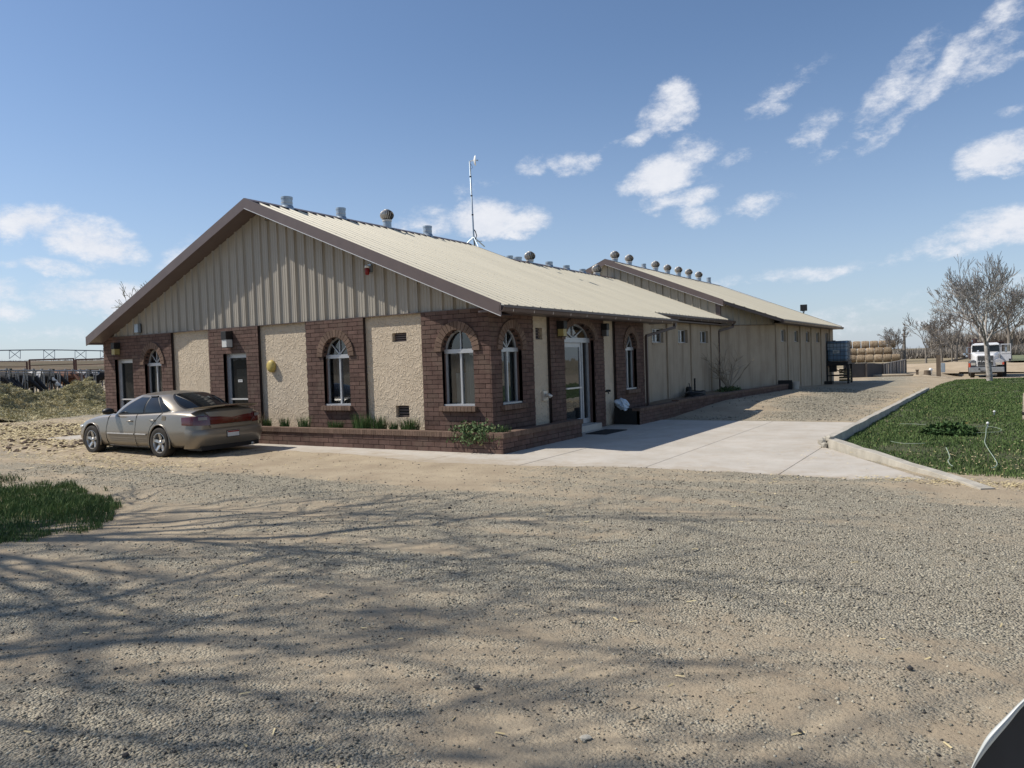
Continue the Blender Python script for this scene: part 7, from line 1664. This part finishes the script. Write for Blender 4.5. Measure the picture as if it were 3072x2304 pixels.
def cow(pos, yaw, m, head, label, hm=None, face=False, hd=0.0, scale=1.0):
    "local: x forward, head position tuple (x, z) of the poll; stands on z=0, 1.4 m at the back"
    t = thing('cow', label, 'cow', pos, yaw, 'cows eating through the headlocks'); t.scale = (scale,)*3
    hx, hz = head; ny = hd
    P = [(-.95, 0, 1.16), (-.55, 0, 1.08), (-.05, 0, 1.02), (.40, 0, 1.04), (.66, 0, 1.10), ((.66+hx)/2, ny*.4, (1.18+hz)/2+.03), (hx, ny, hz), (hx+.20, ny*1.1, hz-.16), (hx+.40, ny*1.2, hz-.36), (hx+.50, ny*1.2, hz-.45)]
    R_ = [(.20, .20), (.30, .34), (.34, .40), (.30, .38), (.22, .30), (.13, .20), (.115, .125), (.115, .115), (.082, .085), (.072, .07)]
    E = [(i, i+1) for i in range(9)]
    def leg(root, pts, rs):
        n0 = len(P); P.extend(pts); R_.extend(rs); E.append((root, n0)); E.extend([(n0+i, n0+i+1) for i in range(len(pts)-1)])
    for s in (-1, 1):
        leg(1, [(-.72, s*.20, .86), (-.62, s*.22, .66), (-.84, s*.21, .46), (-.80, s*.21, .10), (-.76, s*.21, .03)], [(.15, .17), (.10, .10), (.055, .055), (.042, .042), (.055, .05)])
        leg(4, [(.52, s*.17, .80), (.50, s*.18, .60), (.50, s*.18, .42), (.49, s*.18, .10), (.52, s*.18, .03)], [(.11, .12), (.075, .08), (.055, .055), (.042, .042), (.055, .05)])
    leg(0, [(-1.10, 0, 1.12), (-1.16, 0, .80), (-1.15, 0, .45)], [(.05, .05), (.025, .025), (.04, .04)])
    bo = skin('body', P, E, R_, m, t, sub=2, root=2)
    hf = Vector((.40, 0, -.36)).normalized()
    for s in (-1, 1):
        e = MB(); c = Vector((hx-.02, ny+s*.10, hz+.05)); tip = c+Vector((-.06, s*.24, -.02)); mid = c+Vector((.0, s*.12, -.05)); mid2 = c+Vector((-.06, s*.12, .06)); e.add([c, mid, tip, mid2, c+Vector((-.03, 0, 0)), mid+Vector((-.03, 0, 0)), mid2+Vector((-.03, 0, 0))], [(0, 1, 2, 3), (4, 6, 2), (4, 2, 5), (0, 3, 6, 4), (0, 4, 5, 1)]); e.build('ear', hm or m, t, wspace=False, subsurf=0)
        b = MB(); b.lathe([(.008, 0), (.022, .008), (.022, .02), (.008, .03)], 8, (hx+.17, ny+s*.108-.015, hz-.07), 'y'); b.build('eye', M_eye, t, wspace=False)
    b = MB(); b.box(hx-.05, hx-.04, ny+.20, ny+.26, hz-.06, hz+.0); b.build('ear_tag', M_earT, t, wspace=False)
    b = bmesh.new(); bmesh.ops.create_icosphere(b, subdivisions=2, radius=1)
    for v in b.verts: v.co = Vector((v.co.x*.075+hx+.50, v.co.y*.085+ny*1.2, v.co.z*.07+hz-.46))
    me = bpy.data.meshes.new('muzzle'); b.to_mesh(me); b.free(); me.materials.append(M_horn if face else M_cblack); me.polygons.foreach_set('use_smooth', [True]*len(me.polygons)); o = bpy.data.objects.new('muzzle', me); COL.objects.link(o); o.parent = t
    if face:
        b = MB(); b.add([(hx+.115, ny-.05, hz+.02), (hx+.115, ny+.05, hz+.02), (hx+.47, ny*1.2+.06, hz-.30), (hx+.47, ny*1.2-.06, hz-.30), ], [(0, 1, 2, 3)]); 
    return t
yawc = math.atan2(FN.y, FN.x)
def cow_at(s, back, m, head, label, dyaw=0, **k):
    p = FAa+FU*s-FN*back; cow(Vector((p.x, p.y, ZF-.05)), yawc+dyaw, m, head, label, **k)
def spx(px):      # distance along the headlocks of a picture column
    v = pray(px, 1150); d = Vector((v.x, v.y, 0)); k = (FAa.x*FU.y-FAa.y*FU.x)/(d.x*FU.y-d.y*FU.x); return (d*k-FAa).dot(FU)
cow_at(spx(8), .85, M_cblack, (1.10, .95), 'black cow reaching down to the hay at the left edge', hd=0)
cow_at(spx(30), .95, M_cblack, (1.0, .86), 'black cow with lowered head, second from the left edge', .1)
cow_at(spx(55), 1.0, M_cblack, (1.0, .84), 'black cow third from the left edge behind the stanchions', -.1)
cow_at(spx(85), .95, M_cblack, (1.0, .9), 'black cow behind the slanted bars left of the middle', .15)
cow_at(spx(112), .9, M_cblack, (1.0, .85), 'black cow just left of the black and white one', -.05)
cow_at(spx(160), .95, M_cpatch, (1.08, .86), 'black and white cow eating in the middle of the row', -.1, face=True)
cow_at(spx(190), 1.1, M_cblack, (.98, .95), 'black cow between the patched cow and the brown one', .1)
cow_at(spx(222), .75, M_cbrown, (1.12, 1.0), 'reddish brown cow with head raised above the hay', -.35, hd=.1, face=True)
cow_at(spx(262), 1.2, M_cbrown, (.95, .9), 'brown cow standing farther back near the right end', .1)
cow_at(spx(296), .55, M_cpatch2, (1.15, 1.0), 'white faced cow nearest the brick building', .2, face=True)
def far_cow():
    p = FAa+FU*spx(205)-FN*3.2; cow(Vector((p.x, p.y, .72)), yawc+1.9, M_ctan, (1.15, 1.25), 'tan cow walking behind the feeding row')
far_cow()

# hay windrow: lumpy mound covered in stalks
def hay():
    A0 = atR(-140, 1200, 37.5); B0 = atR(330, 1200, 44.5); A0.z = B0.z = 0; d = (B0-A0); L_ = d.length; d.normalize(); n = Vector((d.y, -d.x, 0)); n = n if n.dot(A0) < 0 else -n
    nu, nv = 340, 90; U_, V_ = np.meshgrid(np.linspace(0, L_, nu), np.linspace(-3.0, 3.6, nv))
    prof = np.exp(-(np.clip(V_+.9, -9, 9)/1.75)**2)*1.12+.17*np.exp(-((V_-1.9)/1.0)**2)
    lum = .55+.62*(fbm(U_*.55, V_*.6, 3, 5)+.5)+.75*np.abs(fbm(U_*1.5, V_*1.6, 4, 8, .6))
    H_ = prof*lum*(.93+.12*np.sin(U_*.7)) + .05*fbm(U_*5, V_*5, 3, 12)*np.clip(prof*3, 0, 1); H_ = H_-.06+.05*fbm(U_*2, V_*2, 4, 3)
    X = A0.x+d.x*U_+n.x*V_; Y = A0.y+d.y*U_+n.y*V_; Z = ground_h(X, Y)+H_-.03
    i = (np.arange(nv-1)[:, None]*nu+np.arange(nu-1)[None]).ravel(); m = mat('loose_hay', (.33, .295, .175), .95, col2=(.52, .45, .29), scale=1.6, bump=1.0, bscale=22, bdist=.05, detail=9)
    tag(fast_mesh('hay_pile', np.stack([X, Y, Z], -1).reshape(-1, 3), np.stack([i, i+1, i+1+nu, i+nu], -1), m, True), 'long heaped windrow of loose green and yellow hay', 'hay', kind='stuff')
    N_ = 60000; g = np.random.default_rng(3); k = g.choice(nu*nv, N_, p=(np.clip(prof, .03, 1)/np.clip(prof, .03, 1).sum()).ravel()); x = X.ravel()[k]+g.normal(0, .04, N_); y = Y.ravel()[k]+g.normal(0, .04, N_); z = Z.ravel()[k]+g.uniform(-.01, .05, N_)
    a = g.normal(size=(N_, 3))*np.array([1, 1, .55]); a /= np.linalg.norm(a, axis=1)[:, None]; l = g.uniform(.04, .15, N_)[:, None]; b = np.cross(a, g.normal(size=(N_, 3))); b /= np.linalg.norm(b, axis=1)[:, None]; b *= .010; C_ = np.stack([x, y, z], -1)
    P = np.stack([C_-a*l-b, C_+a*l-b, C_+a*l+b, C_-a*l+b], 1).reshape(-1, 3); o = np.arange(N_)*4; mm = mat('hay_stalk', (.34, .32, .17), .9, col2=(.62, .54, .34), scale=1.3, rand=.35, detail=8); tag(fast_mesh('hay_stalks', P, np.stack([o, o+1, o+2, o+3], -1), mm), 'loose stalks of hay over the windrow', 'hay', kind='stuff')
hay()
for (px, py, sx_, sy_, n, sd) in [(150, 1300, 4.5, 1.6, 5200, 1), (60, 1290, 5, 1.8, 4200, 2), (240, 1285, 2.4, 1.1, 3600, 3), (120, 1330, 3.5, .7, 1500, 4)]:
    c = onZ(px, py, 0); straw('spilled_hay', c.x, c.y, sx_, sy_, int(n*.8), .14, 'hay spilled over the ground before the windrow', w=.006, cat='hay')
M_clod = mat('dark_clod', (.085, .058, .042), .95, col2=(.14, .10, .07), scale=5)
g_ = random.Random(12); mbc = MB()
for i in range(200):
    px, py = g_.uniform(0, 300), 1275+g_.random()**1.5*75; p = onZ(px, py, 0)
    if p.x > -18.9: continue
    s = g_.uniform(.02, .08); bm = bmesh.new(); bmesh.ops.create_icosphere(bm, subdivisions=1, radius=s); vs = [(v.co.x*g_.uniform(.7, 1.3)+p.x, v.co.y*g_.uniform(.7, 1.3)+p.y, v.co.z*.6*g_.uniform(.7, 1.3)+gz(p.x, p.y)+s*.2) for v in bm.verts]; fs = [tuple(v.index for v in f.verts) for f in bm.faces]; bm.free(); mbc.add(vs, fs)
tag(mbc.build('clods', M_clod), 'dark clods of soil and manure by the hay', 'clods', kind='stuff')

# brown pipe fence beyond the cows
def pipe_fence():
    ps = [(-40, 1083), (80, 1083), (88, 1080), (220, 1076), (226, 1079), (330, 1077)]; t = None; Rr = 62
    for (a, b, lab) in (((-60, 1084), (80, 1085), 'low left run of brown pipe fence behind the cows'), ((88, 1080), (221, 1076), 'tall middle panel of brown pipe fence behind the cows'), ((227, 1079), (345, 1075), 'right panel of brown pipe fence beside the building')):
        p = atR(a[0], a[1], Rr-4); q = atR(b[0], b[1], Rr); t = thing('pipe_fence', lab, 'fence', (p.x, p.y, .7), 0, 'pipe fence panels behind the cows'); thin = 'low' in lab
        P0 = Vector((p.x, p.y, .7)); Q0 = Vector((q.x, q.y, .7))
        MB().tube([p, q], .03 if thin else .05, 8).build('top_rail', M_rust, t)
        for s in (0, 1): v = p.lerp(q, s); MB().tube([Vector((v.x, v.y, .5)), v], .06, 8).build('post', M_rust, t)
        for k in range(1, 6): f = k/6; MB().tube([P0+(p-P0)*f, Q0+(q-Q0)*f], .028, 6).build('rail', M_rust, t)
pipe_fence()
# irrigation boom along the crest of the hill
def pivot():
    Rr = 196; t = thing('irrigation_boom', 'long overhead irrigation boom on cross-braced legs along the hill crest', 'irrigation', atR(0, 1130, Rr)); pts = []
    for i in range(13):
        px = -60+i*38; y = 1051.8-2.2*math.sin(max(0, min(1, (px+40)/360))*pi)+(0.006*max(0, px-150)); pts.append(atR(px, y, Rr))
    MB().tube(pts, .11, 8).build('pipe', M_galvd if False else mat('boom_steel', (.10, .12, .15), .5), t, smooth=True); ms = mat('boom_leg_steel', (.25, .28, .32), .5)
    for px in (28, 131, 225, 301):
        a0, a1 = atR(px, 1050.5, Rr), atR(px+33, 1050.5, Rr); b0, b1 = atR(px, 1076, Rr), atR(px+33, 1076, Rr)
        b = MB(); [b.tube(q, .06, 5) for q in ((a0, b0), (a1, b1), (a0, b1), (a1, b0))]; b.build('braced_leg', ms, t)
pivot()

# ------------------------------------------------------------------ vehicle mirror close to the camera, lower right
def near_mirror():
    ez = -Vector((RW[0][2], RW[1][2], RW[2][2])); ex = Vector((RW[0][0], RW[1][0], RW[2][0])); D = .80; O = Vector((0, 0, CAMZ))
    def hit(px, py): d = pray(px, py); return O+d*(D/d.dot(ez))
    def smooth_loop(A, k_=6):
        Q = []; N_ = len(A)
        for i in range(N_):
            a, b, c_, d = A[i-1], A[i], A[(i+1) % N_], A[(i+2) % N_]
            for k in range(k_): s = k/k_; Q.append(.5*((2*b)+(-a+c_)*s+(2*a-5*b+4*c_-d)*s*s+(-a+3*b-3*c_+d)*s**3))
        return Q
    outer = [(2896, 2345), (2912, 2304), (2935, 2252), (2964, 2203), (3016, 2149), (3072, 2094), (3130, 2056), (3220, 2026), (3330, 2028), (3430, 2062), (3500, 2140), (3520, 2260), (3505, 2420), (3430, 2570), (3300, 2660), (3140, 2690), (3000, 2660), (2915, 2570), (2885, 2450)]
    inner = [(2908, 2350), (2924, 2304), (2952, 2262), (2982, 2224), (3027, 2171), (3072, 2117), (3132, 2076), (3220, 2046), (3330, 2048), (3420, 2080), (3484, 2150), (3502, 2262), (3488, 2415), (3417, 2558), (3292, 2644), (3140, 2673), (3010, 2645), (2928, 2560), (2898, 2450)]
    Q = smooth_loop([hit(*a) for a in outer]); I_ = smooth_loop([hit(*a) for a in inner]); M = len(Q); cen = sum(Q, Vector())/M
    t = thing('vehicle_mirror', 'white rimmed side mirror of a vehicle in the bottom right corner', 'car mirror', tuple(cen-Vector((0, 0, .35))))
    rd = (cen-O).normalized()
    vs = [p for p in I_]+[p-rd*.006 for p in [a.lerp(b, .5) for a, b in zip(Q, I_)]]+[p+rd*.004 for p in Q]
    for s_, dz in ((.985, .02), (.94, .05), (.82, .085), (.55, .11)): vs += [cen+(q-cen)*s_+rd*dz for q in Q]
    nr = 7; mb = MB(); mb.add(vs, [(i*M+k, i*M+(k+1) % M, (i+1)*M+(k+1) % M, (i+1)*M+k) for i in range(nr-1) for k in range(M)]+[tuple((nr-1)*M+k for k in range(M))])
    hs = mb.build('mirror_housing', mat('vehicle_white', (.50, .51, .48), .3, var=.02, spec=.6, coat=.5), t, smooth=True)
    mb = MB(); mb.add([p+ez*.004 for p in I_], [tuple(range(M))]); mb.build('mirror_glass', mat('black_mirror_face', (.010, .012, .018), .3, col2=(.022, .025, .034), scale=9, spec=.3), hs, recalc=False)
    a = cen+rd*.08; MB().tube([a, a+ex*.16-Vector((0, 0, .03)), a+ex*.26-Vector((0, 0, .07))], [.03, .035, .045], 10).build('mirror_arm', M_blackp, t, smooth=True)
    # the part of the door that carries the arm, outside the frame
    b = a+ex*.27; f = Vector((ez.x, ez.y, 0)).normalized(); Wd = [b+f*s+Vector((0, 0, z))+ex*o for s in (-.9, .0) for z, o in ((-.02, 0), (-.35, .03), (-.9, .0))]
    mb = MB(); mb.add(Wd+[w+ex*.08 for w in Wd], [(0, 1, 4, 3), (1, 2, 5, 4), (6, 9, 10, 7), (7, 10, 11, 8), (0, 3, 9, 6), (2, 8, 11, 5), (0, 6, 7, 1), (1, 7, 8, 2), (3, 4, 10, 9), (4, 5, 11, 10)]); mb.build('door', bpy.data.materials['vehicle_white'], t)
near_mirror()
